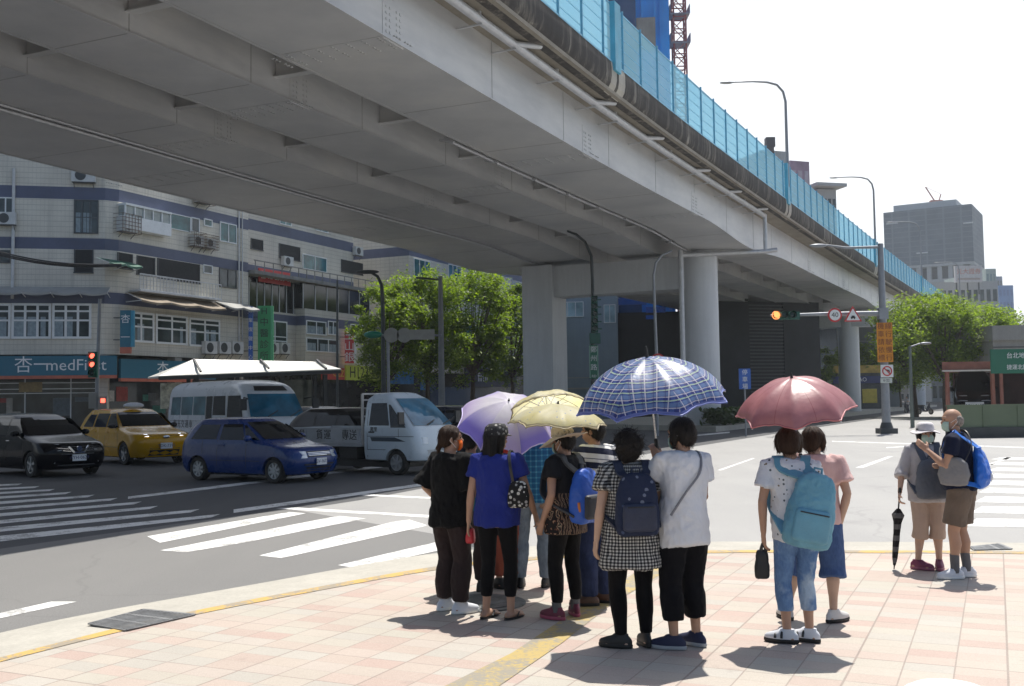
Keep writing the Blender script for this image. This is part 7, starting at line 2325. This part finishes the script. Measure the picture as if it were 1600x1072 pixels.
# ---- umbrellas
def umbrella(label, top, hand_p, R, mats, depth=.30, ribs=8, spin=0., curve=.55, name='umbrella', shaft_beyond=.10, rim=None, finial=.06):
    """top: crown of the canopy, hand_p: where it is held"""
    top, hp = Vector(top), Vector(hand_p)
    ax = (top - hp).normalized()
    q = Vector((0, 0, 1)).rotation_difference(ax)
    t = thing(name, label, 'umbrella', hp)
    RM = q.to_matrix(); Lh = (top - hp).length
    def loc(r, a, z): return RM @ Vector((r * math.cos(a), r * math.sin(a), Lh + z))
    n_sub, n_r = 8, 12
    mb = MB(); uvs = []
    segs = ribs * n_sub
    fold = math.pi / ribs
    V = []
    for i in range(n_r + 1):
        f = i / n_r
        row = []
        for j in range(segs):
            a = spin + 2 * PI * j / segs; ph = (j % n_sub) / n_sub
            sag = math.sin(PI * ph)
            # straight chord between ribs, scalloped hem
            ch = math.cos(fold) / math.cos((ph - .5) * 2 * fold)
            chd = 1 + (ch - 1) * f ** .7
            r = R * (math.sin(f * 1.18) / math.sin(1.18)) * chd * (1 - .055 * sag * f ** 6)
            z = -depth * (f ** 1.9 * .92 + f * .08) - sag * .022 * R * math.sin(PI * f) + sag * .05 * R * f ** 5
            w_ = .0035 * math.sin(j * 2.1 + i * .7) * f
            row.append(loc(r, a, z + w_))
        V.append(row)
    mb.loft(V[1:], 0, False)
    o0 = len(mb.v); mb.v.append(tuple(loc(0, 0, 0)))
    for j in range(segs): mb.f.append((o0, (j + 1) % segs, j)); mb.m.append(0)
    k = len(mats) - 1
    # panels may differ in colour
    for fi in range(len(mb.f)):
        j = mb.f[fi][0] % segs if len(mb.f[fi]) == 4 else mb.f[fi][2] % segs
        mb.m[fi] = (j // n_sub) % len(mats) if len(mats) > 1 else 0
    me = mb.mesh('canopy', mats)
    uv = me.uv_layers.new(name='UVMap')
    for pl in me.polygons:
        js = []
        for li in pl.loop_indices:
            vi = me.loops[li].vertex_index
            if vi == o0: js.append((None, 0.))
            else: js.append((vi % segs, (vi // segs + 1) / n_r))
        base = min(j for j, _ in js if j is not None); seg0 = (pl.vertices[0] % segs if len(pl.vertices) == 4 else pl.vertices[2] % segs) // n_sub
        for (j, f), li in zip(js, pl.loop_indices):
            if j is None: u, f = .5, 0.
            else:
                ph = (j - seg0 * n_sub) % segs
                if ph > n_sub: ph = n_sub if ph < segs / 2 else 0
                u = .5 + (ph / n_sub - .5) * f
            uv.data[li].uv = (u + seg0, f)
    link('canopy', me, t, 180)
    if rim is not None:
        mb = MB(); mb.tube(V[-1] + [V[-1][0]], .006, 6); mb.build('rim', rim, t, 60)
    mb = MB(); mb.tube([RM @ Vector((0, 0, -shaft_beyond)), RM @ Vector((0, 0, Lh + .02))], .0065, 8); mb.build('shaft', CHROME, t, 60)
    mb = MB(); mb.tube([RM @ Vector((0, 0, -shaft_beyond - .02)), RM @ Vector((0, 0, .07))], [.014, .016], 10, round_=True); mb.build('handle', BLKP, t, 60)
    mb = MB(); mb.tube([RM @ Vector((0, 0, Lh - .01)), RM @ Vector((0, 0, Lh + finial))], [.013, .006], 8, round_=True); mb.build('tip', BLKP, t, 60)
    mb = MB()
    for j in range(ribs):
        pts = [V[i][j * n_sub] - ax * .012 for i in range(1, n_r + 1)]
        mb.tube(pts, .003, 5)
        m_ = V[6][j * n_sub] - ax * .014; mb.tube([RM @ Vector((0, 0, Lh - depth * .9)), m_], .003, 5)
    mb.build('ribs', CHROME, t)
    return t
def uv_mat(name, fn, trans=.35, rough=.5, sheen=0., spec=.5):
    m, n, b = nodes(name)
    u = N(n, 'ShaderNodeUVMap'); sp = N(n, 'ShaderNodeSeparateXYZ'); n.links.new(u.outputs[0], sp.inputs[0])
    c = fn(n, u.outputs[0], sp.outputs)
    n.links.new(c, b.inputs['Base Color']); b.inputs['Roughness'].default_value = rough; b.inputs['Specular IOR Level'].default_value = spec
    t = N(n, 'ShaderNodeBsdfTranslucent'); n.links.new(c, t.inputs[0])
    mx = N(n, 'ShaderNodeMixShader'); mx.inputs[0].default_value = trans
    n.links.new(b.outputs[0], mx.inputs[1]); n.links.new(t.outputs[0], mx.inputs[2]); n.links.new(mx.outputs[0], n.nodes['Material Output'].inputs[0])
    tc = noise_(n, coords(n, scale=(1, 1, 1)), 14, 3)
    bump(n, b, tc, .25, .01)
    return m
def plaid(n, v, s):
    u, f = s[0], s[1]
    base = (.015, .026, .19)
    a1 = frac_lt(n, u, 6.0, .36); b1 = frac_lt(n, f, 7.0, .36)
    c = mixc(n, math_(n, 'MULTIPLY', a1, .55), base, (.05, .11, .36))
    c = mixc(n, math_(n, 'MULTIPLY', b1, .55), c, (.18, .30, .50))
    l1 = frac_lt(n, math_(n, 'ADD', u, .04), 6.0, .10); l2 = frac_lt(n, math_(n, 'ADD', f, .035), 7.0, .12); l3 = frac_lt(n, math_(n, 'ADD', f, .085), 7.0, .10); l4 = frac_lt(n, math_(n, 'ADD', u, .085), 6.0, .08)
    c = mixc(n, math_(n, 'MULTIPLY', l1, .75), c, (.62, .60, .72)); c = mixc(n, math_(n, 'MULTIPLY', l2, .8), c, (.45, .60, .42)); c = mixc(n, math_(n, 'MULTIPLY', l3, .6), c, (.70, .70, .72)); c = mixc(n, math_(n, 'MULTIPLY', l4, .5), c, (.02, .02, .14))
    hem = math_(n, 'GREATER_THAN', f, .965)
    return mixc(n, hem, c, (.12, .15, .42))
BLACKT = cloth('black cotton', (.0045, .0045, .005)); BROWNP = cloth('dark brown trousers', (.030, .020, .020)); BLUET = cloth('royal blue cotton', (.018, .030, .20))
NAVYJ = cloth('navy jersey', (.010, .014, .035)); WHITET = cloth('white cotton', (.66, .68, .72), .05); LEGG = cloth('black leggings', (.004, .004, .005), .2, .1)
PINKT = cloth('pale pink jersey', (.62, .42, .40), .06); REDT = cloth('red cotton', (.45, .05, .03)); TEALT = cloth('teal cotton', (.02, .16, .22)); GREYT = cloth('pale grey linen', (.42, .41, .43))
KHAKI = cloth('khaki brown shorts', (.15, .115, .09)); BEIGE = cloth('beige trousers', (.48, .36, .29), .08)
BLACKS = plain('black shoe', (.012, .012, .013), .5); WSHOE = plain('white trainers', (.66, .68, .72), .5, 0, .06); MAROON = plain('maroon trainers', (.16, .02, .045), .5, 0, .2, 20)
NAVYS = plain('navy canvas shoe', (.015, .02, .06), .7); BROWNS = plain('brown leather shoe', (.10, .045, .025), .45); GSOCK = cloth('grey sock', (.14, .14, .145)); SOLEG = plain('grey sole', (.34, .36, .38), .6); SOLEB = plain('black sole', (.012, .012, .012), .6)
MASKB = cloth('sky blue mask', (.12, .40, .72), .05); MASKW = cloth('pale green mask', (.46, .62, .54), .05); MASKO = cloth('orange mask', (.75, .14, .015), .05)
down = ((.03, -.02, -.28), (-.01, .05, -.25))

# 1 woman in black tee, head turned right
A = person('woman in a loose black tee, dark brown trousers and orange mask facing right', 706, 956, R_(-42), 1.585, dict(
    feet=(((-.10, .02), R_(-12)), ((.10, .0), R_(-22))), head=R_(-38), l=((.10, -.05, -.25), (-.05, .18, -.17)), r=((.06, .03, -.26), (-.04, .20, -.10)),
    top=dict(mat=BLACKT, hem=.74, fit=.03, flare=.03, sleeve=.95, sfit=.042, sflare=.012, amp=.022), bottom=dict(mat=BROWNP, hem=.10, fit=.018, flare=.004, amp=.016),
    shoes=dict(mat=WSHOE, sole=SGNW, laces=SGNW), hair=('tail',), hairm=HAIRN, mask=MASKO))
# 2 woman in blue tee
B = person('woman in a royal blue tee and patterned cap with long dark hair', 779, 966, R_(-14), 1.59, dict(
    feet=(((-.10, .0), R_(-20)), ((.10, .0), R_(-24))), head=R_(-40), nod=.1, l=((.05, -.03, -.27), (.04, .05, -.25)), r=((.09, .02, -.26), (.03, .14, -.20)), stout=.99,
    top=dict(mat=BLUET, hem=.77, fit=.025, flare=.025, sleeve=.55, sfit=.030, amp=.020), bottom=dict(mat=LEGG, hem=.17, fit=.004, amp=.004, name='leggings'),
    shoes=dict(mat=BLACKS, flip=True), toes=True, hair=('long',), hat=('cap', pattern_mat('patterned cap', sprinkle((.03, .03, .032), ((.2, .2, .19), (.34, .33, .30), (.06, .06, .06)), 30, .35)))))
# 3 person in red half hidden
C3 = person('person in a red top and rust trousers mostly hidden behind the blue tee', 792, 918, R_(20), 1.56, dict(
    feet=(((-.07, .0), R_(10)), ((.08, .0), R_(-30))), top=dict(mat=REDT, hem=.80, sleeve=.6), bottom=dict(mat=cloth('rust trousers', (.30, .08, .05)), hem=.12, fit=.015), shoes=dict(mat=BLACKS, sole=SOLEB), hair=('short',)))
# 4 man in blue check shirt
D4 = person('man in a blue check shirt and faded grey jeans holding the lavender umbrella', 833, 917, R_(-6), 1.64, dict(
    feet=(((-.115, .0), R_(8)), ((.115, .02), R_(-18))), l=((.04, .12, -.22), (-.12, .16, .10)), r=((.05, -.02, -.27), (-.02, .06, -.25)), hd_l=(0, .2, 1), curl_l=1.5,
    top=dict(mat=pattern_mat('blue check shirt', checks_blue), hem=.80, sleeve=.55, sfit=.032, fit=.03, loose=.01), bottom=dict(mat=pattern_mat('faded grey jeans', denim((.11, .15, .21), (.24, .30, .37))), hem=.06, fit=.010, flare=.004, amp=.010, vox=.010),
    shoes=dict(mat=BLACKS, sole=SOLEB), hair=('short',), sh=.185))
# 5 woman in black tee with batik hem and sun hat
E5 = person('woman in a black tee with patterned hem, leggings and wide beige sun hat facing left', 886, 965, R_(48), 1.56, dict(
    feet=(((-.10, .02), R_(4)), ((.11, .0), R_(-38))), head=R_(12), nod=.12, l=((.06, -.04, -.26), (-.02, .12, -.23)), r=((.05, .03, -.26), (-.05, .2, -.1)), stout=1.0,
    top=dict(mat=pattern_mat('batik tee', batik), hem=.72, fit=.022, flare=.03, sleeve=.5, sfit=.028), bottom=dict(mat=LEGG, hem=.13, fit=.005, amp=.005, name='leggings'),
    shoes=dict(mat=MAROON, sole=plain('pink sole', (.42, .08, .14), .5), sock=GSOCK, sock_top=.86), hair=('short',), mask=MASKW, hat=('brim', cloth('beige straw', (.46, .38, .29), .1), .20, .05)))
# 6 man in stripes
F6 = person('man in a navy and white striped tee, dark jeans and brown leather shoes', 933, 944, R_(42), 1.63, dict(
    feet=(((-.09, .0), R_(40)), ((.09, .0), R_(20))), head=R_(25), l=((.05, .06, -.25), (-.05, .2, .05)), r=((.06, -.04, -.26), (.02, .05, -.25)), skin=SKIN2,
    top=dict(mat=pattern_mat('striped tee', stripes), hem=.80, fit=.026, sleeve=.6, sfit=.03), bottom=dict(mat=pattern_mat('dark jeans', denim((.012, .02, .06), (.03, .045, .11))), hem=.07, fit=.02),
    shoes=dict(mat=BROWNS, sole=SOLEB), hair=('short',), sh=.185))
# 7 woman in gingham dress
G7 = person('woman with curly black hair in a black gingham tunic and black tights', 990, 1011, R_(6), 1.555, dict(
    feet=(((-.085, .0), R_(62)), ((.095, .02), R_(4))), head=R_(-22), l=((.06, -.04, -.26), (.03, .03, -.25)), r=((.07, .02, -.26), (-.05, .18, -.12)), stout=1.06, skin=SKIN3,
    top=dict(mat=pattern_mat('black gingham', gingham), hem=.555, fit=.020, flare=.050, sleeve=.55, sfit=.032, amp=.022, name='tunic'), bottom=dict(mat=LEGG, hem=.09, fit=.005, amp=.003, name='tights'),
    shoes=dict(mat=BLACKS, sole=SOLEB), hair=('curly',)))
# 8 woman in white tee
H8 = person('woman with a black bob in a plain white tee holding the tartan umbrella', 1073, 1012, R_(20), 1.65, dict(
    feet=(((-.095, .0), R_(48)), ((.095, .03), R_(22))), head=R_(28), nod=.12, l=((.05, .17, -.19), (-.16, .13, .17)), stout=.94, r=((.02, .02, -.27), (-.22, .10, -.02)), hd_l=(-.15, .1, 1), palm_l=(.2, 1, 0), curl_l=1.6,
    top=dict(mat=WHITET, hem=.70, fit=.025, flare=.012, sleeve=.56, sfit=.028, hemtilt=-.25, amp=.020), bottom=dict(mat=cloth('black trousers', (.004, .004, .006)), hem=.20, fit=.020, flare=.002),
    shoes=dict(mat=NAVYS, sole=SOLEG), hair=('bob',), mask=MASKW, skin=SKIN))
# 9 woman in sprigged white tee and bleached jeans
I9 = person('woman in a sprigged white tee and bleached blue jeans with white strap sandals', 1250, 1004, R_(-4), 1.57, dict(
    feet=(((-.085, .0), R_(66)), ((.075, .03), R_(52))), head=R_(-10), nod=.08, l=((.065, -.03, -.26), (-.01, .05, -.24)), r=((.03, .10, -.23), (-.05, .16, .14)), stout=.96, hd_r=(0, .2, 1), curl_r=1.5, leanx=-.03,
    top=dict(mat=pattern_mat('sprigged cotton', sprinkle((.66, .68, .72), ((.08, .10, .12), (.20, .16, .12), (.10, .16, .20)), 24, .20)), hem=.76, fit=.027, flare=.004, sleeve=.62, sfit=.034, amp=.020), bottom=dict(mat=pattern_mat('bleached jeans', denim((.06, .13, .30), (.16, .27, .46), (.46, .56, .66))), hem=.22, fit=.007, amp=.008, vox=.009),
    shoes=dict(mat=WSHOE, sole=SOLEB, straps=BLKP), hair=('bob',), hairm=HAIRN))
# 10 woman in pink behind her
J10 = person('woman in a pale pink top and denim capris with a blue mask', 1281, 970, R_(-12), 1.55, dict(
    feet=(((-.235, .04), R_(25)), ((.10, -.03), R_(-48))), head=R_(-38), l=((.05, .1, -.24), (-.05, .18, -.05)), r=((.07, -.06, -.26), (-.06, .02, -.24)), stout=1.04, skin=SKIN3,
    top=dict(mat=PINKT, hem=.78, fit=.024, sleeve=.66, sfit=.03), bottom=dict(mat=pattern_mat('denim capris', denim((.035, .07, .18), (.07, .125, .27))), hem=.33, fit=.028, flare=.03),
    shoes=dict(mat=plain('white knit shoe', (.60, .58, .56), .7), sole=SOLEB), hair=('bob',), hairm=HAIRN, mask=MASKB))
# 11 woman of the couple
K11 = person('woman in a white bucket hat, grey jacket and beige capris facing the camera', 1453, 889, R_(172), 1.50, dict(
    feet=(((-.09, .0), R_(-10)), ((.115, .02), R_(58))), head=R_(8), nod=.08, r=((.10, .02, -.25), (.05, .10, -.22)), l=((.06, .08, -.24), (-.12, .16, .05)), curl_r=1.3, skin=SKIN3,
    top=dict(mat=GREYT, hem=.74, fit=.03, flare=.02, sleeve=1.25, sfit=.020, amp=.015, name='jacket'), bottom=dict(mat=BEIGE, hem=.30, fit=.016, flare=.01),
    shoes=dict(mat=plain('plum trainers', (.18, .03, .08), .5, 0, .2, 20), sole=plain('plum sole', (.30, .10, .16), .5)), hair=('bob',), mask=MASKW, hat=('brim', cloth('white bucket hat', (.66, .63, .64), .05), .155, -.02, cloth('plum hat lining', (.16, .05, .06)))))
# 12 man of the couple
L12 = person('balding man in a navy tee and khaki shorts with a green mask facing left', 1506, 903, R_(58), 1.655, dict(
    feet=(((-.08, .06), R_(30)), ((.08, -.02), R_(22))), head=R_(30), nod=.05, l=((.03, .05, -.26), (-.04, .17, .15)), r=((.12, -.06, -.24), (.02, -.02, -.25)), lean=.03, skin=SKIN, sh=.185, stout=1.05,
    top=dict(mat=NAVYJ, hem=.83, fit=.02, sleeve=.55, sfit=.026, collar=NAVYJ), bottom=dict(mat=KHAKI, hem=.50, fit=.026, flare=.0, cuff=.012, name='shorts'),
    shoes=dict(mat=WSHOE, sole=SGNW, laces=SGNW, sock=GSOCK, sock_top=.60), hair=('bald',), hairm=HAIRG, mask=MASKW))
# 13 sliver of a person in teal behind the woman in black
M13 = person('person in a teal tee almost hidden between the black tee and the blue tee', 738, 922, R_(-20), 1.52, dict(
    top=dict(mat=TEALT, hem=.80, sleeve=.6), bottom=dict(mat=BROWNP, hem=.1, fit=.015), shoes=dict(mat=BLACKS, sole=SOLEB), hair=('short',)))
# rider on the scooter in the far shade
person('person in dark clothes riding the scooter in the far shade', 0, 0, R_(150), 1.6, dict(at=SCOOT + Vector((.1, .1, .12)), eyes=False,
    feet=(((-.14, .12), 0), ((.14, .12), 0)), l=((.05, .15, -.22), (-.05, .24, .02)), r=((.05, .15, -.22), (-.05, .24, .02)), knee=1.4, top=dict(mat=GREYT, hem=.8, sleeve=1.), bottom=dict(mat=NAVYJ, hem=.1), shoes=dict(mat=BLACKS, sole=SOLEB), hair=('short',)))

# ---- bags
BAGN = plain('navy backpack nylon', (.020, .028, .060), .6, 0, .2, 8, .4, 90); BAGL = plain('light blue backpack nylon', (.12, .31, .42), .6, 0, .14, 5, .4, 90); BAGB = plain('blue backpack panel', (.02, .10, .48), .5, 0, .1, 6); BAGD = plain('dark grey backpack', (.035, .038, .045), .6, 0, .2, 8); BAGG = plain('slate backpack', (.085, .10, .13), .65, 0, .15, 6)
ORT = plain('orange piping', (.55, .17, .03), .5)
backpack('navy printed backpack with side pockets on the gingham tunic', G7, pattern_mat('navy print', sprinkle((.018, .026, .058), ((.16, .18, .24), (.02, .03, .06), (.05, .07, .14)), 20, .28)), .30, .42, .15, 1.08, pocket=BAGN, straps=BAGN)
backpack('faded light blue backpack hanging low on the sprigged white tee', I9, BAGL, .32, .50, .17, 1.0, soft=1.8, x=.07, tilt=R_(12), pocket=BAGL, straps=BAGL, strap_w=.034)
backpack('blue and dark grey backpack with orange piping on the black patterned tee', E5, BAGB, .29, .42, .16, 1.04, pocket=BAGD, straps=BAGD, trim=ORT)
backpack('slate blue backpack worn on the front of the grey jacket', K11, BAGG, .30, .38, .13, 1.0, front=True, straps=BAGG)
# royal blue drawstring bag on the man's back
def drawstring():
    i = L12; k = i['k']
    c = Vector((-.02, -.205, 1.07 * k)) + i['L'](1.07)
    t = thing('drawstring_bag', 'royal blue drawstring bag with a white mark on the man in navy', 'bag', i['M'] @ c, i['yaw'])
    mb = MB(); R = Matrix.Rotation(R_(-8), 3, 'Y')
    mb.loft([[R @ q for q in ering((0, y, z), rx, ry, 20)] for z, y, rx, ry in ((-.20, 0, .11, .03), (-.18, 0, .15, .055), (-.10, -.01, .16, .07), (0, 0, .14, .06), (.10, .015, .09, .045), (.15, .02, .045, .03), (.17, .02, .055, .035))])
    me = soften(mb.mesh('pouch', []), .009, 2); folds(me, .016, 3, 16, 5)
    finish(me, 'pouch', plain('royal blue nylon', (.012, .13, .58), .4, 0, .12, 5), t)
    text('print', 'J20', .085, SGNW, t, R @ Vector((-.05, -.092, -.10)), (1, 0, -.1), (.1, 0, 1), .004)
    mb = MB(); sw, zs = i['sw'], i['zsh']
    for s in (-1, 1):
        flat_strap(mb, [R @ Vector((s * .02, .0, .15)), Vector((s * sw * .55, -.075, zs + .0)) - c + i['L'](zs), Vector((s * sw * .66, 0, zs + .046)) - c + i['L'](zs), Vector((s * sw * .7, .115, zs - .09)) - c, Vector((s * sw * 1.0, .06, zs - .36)) - c, R @ Vector((s * .13, 0, -.17))], .010 if s > 0 else .022)
    mb.build('strap', plain('royal blue cord', (.02, .16, .60), .5), t, 50)
drawstring()
# small grey shoulder bag at the man's side
def side_bag(label, info, c, size, mat, strap_pts, smat, rzl=0., name='shoulder_bag'):
    t = thing(name, label, 'bag', info['M'] @ Vector(c), info['yaw'] + rzl)
    mb = MB(); w, d, h = size
    mb.loft([[Vector((math.copysign(abs(math.cos(a)) ** .6, math.cos(a)) * w / 2 * q, math.copysign(abs(math.sin(a)) ** .6, math.sin(a)) * d / 2 * q2, z * h)) for a in [2 * PI * j / 20 for j in range(20)]] for z, q, q2 in ((-.5, .7, .5), (-.45, .95, .9), (-.1, 1, 1.1), (.3, .85, .9), (.47, .7, .5), (.5, .5, .3))])
    me = soften(mb.mesh('bag_body', []), .008, 2); folds(me, .007, 6, 15, 12); finish(me, 'bag_body', mat, t)
    mb = MB(); flat_strap(mb, [Matrix.Rotation(-rzl, 3, 'Z') @ (Vector(p) - Vector(c)) for p in strap_pts], .011); mb.build('strap', smat, t, 50)
    return t
i = B; zs, sw = i['zsh'], i['sw']
side_bag('small black and white patterned shoulder bag on the royal blue tee', i, (.20, -.10, .98), (.17, .09, .20), pattern_mat('black white print', sprinkle((.015, .015, .016), ((.55, .55, .52), (.3, .3, .3), (.02, .02, .02)), 34, .42)),
         [(.16, -.11, 1.08), (.145, -.135, 1.2), (.12, -.06, zs + .04), (.12, .05, zs + .035), (.2, .08, 1.15), (.23, 0, 1.05)], BLKP)
i = L12; zs, sw = i['zsh'], i['sw']
side_bag('flat grey shoulder bag at the hip of the man in navy', i, (-.20, .02, 1.0), (.09, .26, .26), plain('grey canvas', (.20, .20, .205), .8, 0, .1), [(-.2, -.08, 1.1), (-.15, -.13, 1.25), (-.05, -.07, zs + .05), (.05, .06, zs + .03), (-.1, .15, 1.2), (-.2, .12, 1.1)], BLKP)
i = I9
W = i['arms'][-1][2]
side_bag('small black pouch held in the left hand beside the bleached jeans', i, (W.x - .01, W.y + .04, W.z - .23), (.10, .05, .20), plain('black pouch', (.012, .012, .014), .5), [(W.x - .02, W.y + .03, W.z - .14), (W.x, W.y + .02, W.z - .08), (W.x + .02, W.y + .03, W.z - .14)], BLKP, 0, 'pouch')
i = F6; W = i['arms'][1][2]
side_bag('black carrier bag held low by the man in stripes', i, (W.x + .02, W.y, W.z - .30), (.24, .10, .30), plain('black carrier bag', (.014, .014, .015), .4), [(W.x - .06, W.y, W.z - .16), (W.x, W.y, W.z - .07), (W.x + .08, W.y, W.z - .16)], BLKP, 0, 'carrier_bag')
i = B; W = i['arms'][-1][2]
side_bag('small red pouch in the left hand of the woman in blue', i, (W.x, W.y + .05, W.z - .12), (.07, .09, .12), plain('red pouch', (.45, .02, .03), .4), [(W.x, W.y, W.z - .03), (W.x, W.y + .03, W.z - .06), (W.x, W.y + .05, W.z - .08)], BLKP, 0, 'pouch')
# sling over the white tee
mb = MB(); i = H8; zs = i['zsh']
flat_strap(mb, [(-.16, -.11, .92), (-.06, -.152, 1.08), (.045, -.150, 1.20), (.085, -.105, zs - .005), (.095, -.02, zs + .034), (.09, .08, zs - .02)], .007, (0, -1, 0))
mb.build('bag_strap', plain('grey strap', (.16, .17, .2), .6), i['t'], 50)

# ---- umbrellas
def arm_hand(info, s): 
    S, E, W = info['arms'][s]; return info['M'] @ (W + (W - E).normalized() * .02 + Vector((0, 0, .06)))
PL = uv_mat('plaid umbrella cloth', plaid, .34, .36, spec=.9)
hp = arm_hand(H8, -1)
PT = Y_(1011, 558, hp.y - .12)
umbrella('large blue tartan umbrella held over the gingham tunic and the white tee', PT, hp, .565, [PL], .335, 8, R_(12), rim=plain('umbrella hem', (.10, .14, .40), .5), finial=.075)
def rose(n, v, s):
    a = noise_(n, coords(n), 9, 4); c = ramp(n, a, [(.3, (.34, .125, .14)), (.7, (.45, .19, .20))]).outputs[0]
    return mixc(n, math_(n, 'LESS_THAN', math_(n, 'ABSOLUTE', math_(n, 'SUBTRACT', math_(n, 'FRACT', s[0]), .5)), .006), c, (.30, .08, .09))
RO = uv_mat('rose umbrella satin', rose, .25, .40, spec=1.)
hp = arm_hand(I9, 1)
umbrella('dusty rose satin umbrella over the two women at the centre right', Y_(1237, 590, hp.y - .16), hp, .425, [RO], .255, 8, R_(-16), rim=plain('rose hem', (.42, .14, .15), .5), finial=.03)
def lav(c0, c1):
    def f(n, v, s): return mixc(n, ramp(n, s[1], [(.35, (0, 0, 0)), (.8, (1, 1, 1))]).outputs[0], c0, c1)
    return f
LV = [uv_mat('lavender cloth', lav((.74, .70, .82), (.30, .25, .78)), .55, .45), uv_mat('pale lilac cloth', lav((.80, .78, .84), (.64, .55, .84)), .55, .45)]
hp = arm_hand(D4, -1)
lt = Y_(795, 626, hp.y - .45); la = Vector((.10, -.50, .80)).normalized()
umbrella('white and lavender panelled umbrella over the group at the left', lt, lt - la * .74, .475, LV, .27, 8, R_(18), rim=plain('lavender hem', (.5, .45, .75), .5), finial=.02)
def lemon(n, v, s):
    vo = N(n, 'ShaderNodeTexVoronoi'); vo.inputs['Scale'].default_value = 7.5; n.links.new(v, vo.inputs['Vector'])
    k = math_(n, 'LESS_THAN', vo.outputs['Distance'], .13)
    c = mixc(n, ramp(n, noise_(n, coords(n), 5, 3), [(.35, (0, 0, 0)), (.7, (1, 1, 1))]).outputs[0], (.76, .70, .36), (.80, .78, .60))
    c = mixc(n, k, c, (.30, .38, .62))
    return mixc(n, math_(n, 'GREATER_THAN', s[1], .93), c, (.40, .36, .24))
LE = uv_mat('lemon print cloth', lemon, .58, .5)
hp = arm_hand(E5, 1)
umbrella('lemon yellow umbrella with small blue flowers over the sun hat woman', Y_(872, 631, hp.y - .05), hp, .405, [LE], .17, 8, R_(5), rim=plain('lemon hem', (.40, .34, .2), .5), finial=.02)
hp = arm_hand(F6, -1)
umbrella('second lemon yellow umbrella behind and above the flowered one', Y_(852, 616, hp.y + .35), hp + Vector((0, .1, 0)), .36, [LE], .16, 8, R_(26), rim=plain('lemon hem', (.40, .34, .2), .5), finial=.02)
# folded umbrella used as a stick
i = K11; W = arm_hand(i, 1) - Vector((0, 0, .05))
tip = G(1397, 889, .036); d = (W - tip)
t = thing('folded_umbrella', 'folded black checked umbrella used as a walking stick', 'umbrella', tip)
mb = MB(); mb.tube([Vector((0, 0, 0)), d * .06, d * 1.02], [.006, .008, .008], 8); mb.build('shaft', BLKP, t, 60)
mb = MB(); n_ = 12; rings = []
u = d.normalized(); o1 = u.orthogonal().normalized(); o2 = u.cross(o1)
for q, r in ((.05, .010), (.15, .020), (.4, .027), (.62, .030), (.66, .036), (.72, .046), (.76, .030), (.80, .014)):
    rings.append([d * q + (o1 * math.cos(2 * PI * j / n_ + q * 2) + o2 * math.sin(2 * PI * j / n_ + q * 2)) * r * (1 + .3 * (j % 2)) for j in range(n_)])
mb.loft(rings); mb.build('canopy', pattern_mat('black check cloth', lambda n, v, s: ramp(n, math_(n, 'FRACT', math_(n, 'MULTIPLY', s[2], 9)), [(0, (.012, .012, .014)), (.55, (.10, .10, .105))], 'CONSTANT').outputs[0]), t, 40)
mb = MB(); mb.tube([d * .95, d * 1.06], [.014, .015], 10, round_=True); mb.build('handle', BLKP, t, 60)
# low white dome laid on the pavement in place of an unidentified nearer shape
wp = G(1482, 1085, .05)
t = thing('white_dome', 'white umbrella canopy resting on the pavement at the bottom right corner', 'umbrella', (wp.x, wp.y, .034))
mb = MB(); n_ = 32
mb.loft([[Vector((r * math.cos(2 * PI * j / n_), r * math.sin(2 * PI * j / n_), z)) for j in range(n_)] for r, z in ((.26, .0), (.24, .03), (.19, .055), (.10, .075), (.02, .082))])
mb.build('cloth', cloth('white dome cloth', (.72, .72, .74), .03), t, 60)
# ------------------------------------------------------------------ air: far things fade a little
def haze_box(dens):
    m = bpy.data.materials.new('haze air'); m.use_nodes = True; n = m.node_tree; n.nodes.clear()
    v = n.nodes.new('ShaderNodeVolumePrincipled'); v.inputs['Density'].default_value = dens; v.inputs['Color'].default_value = (.86, .93, 1, 1); v.inputs['Anisotropy'].default_value = .3
    o = n.nodes.new('ShaderNodeOutputMaterial'); n.links.new(v.outputs[0], o.inputs['Volume'])
    mb = MB(); mb.box((40, 220, 44), (1900, 640, 90))
    ob = mb.build('haze', m); tag(ob, kind='stuff')
haze_box(.0004)
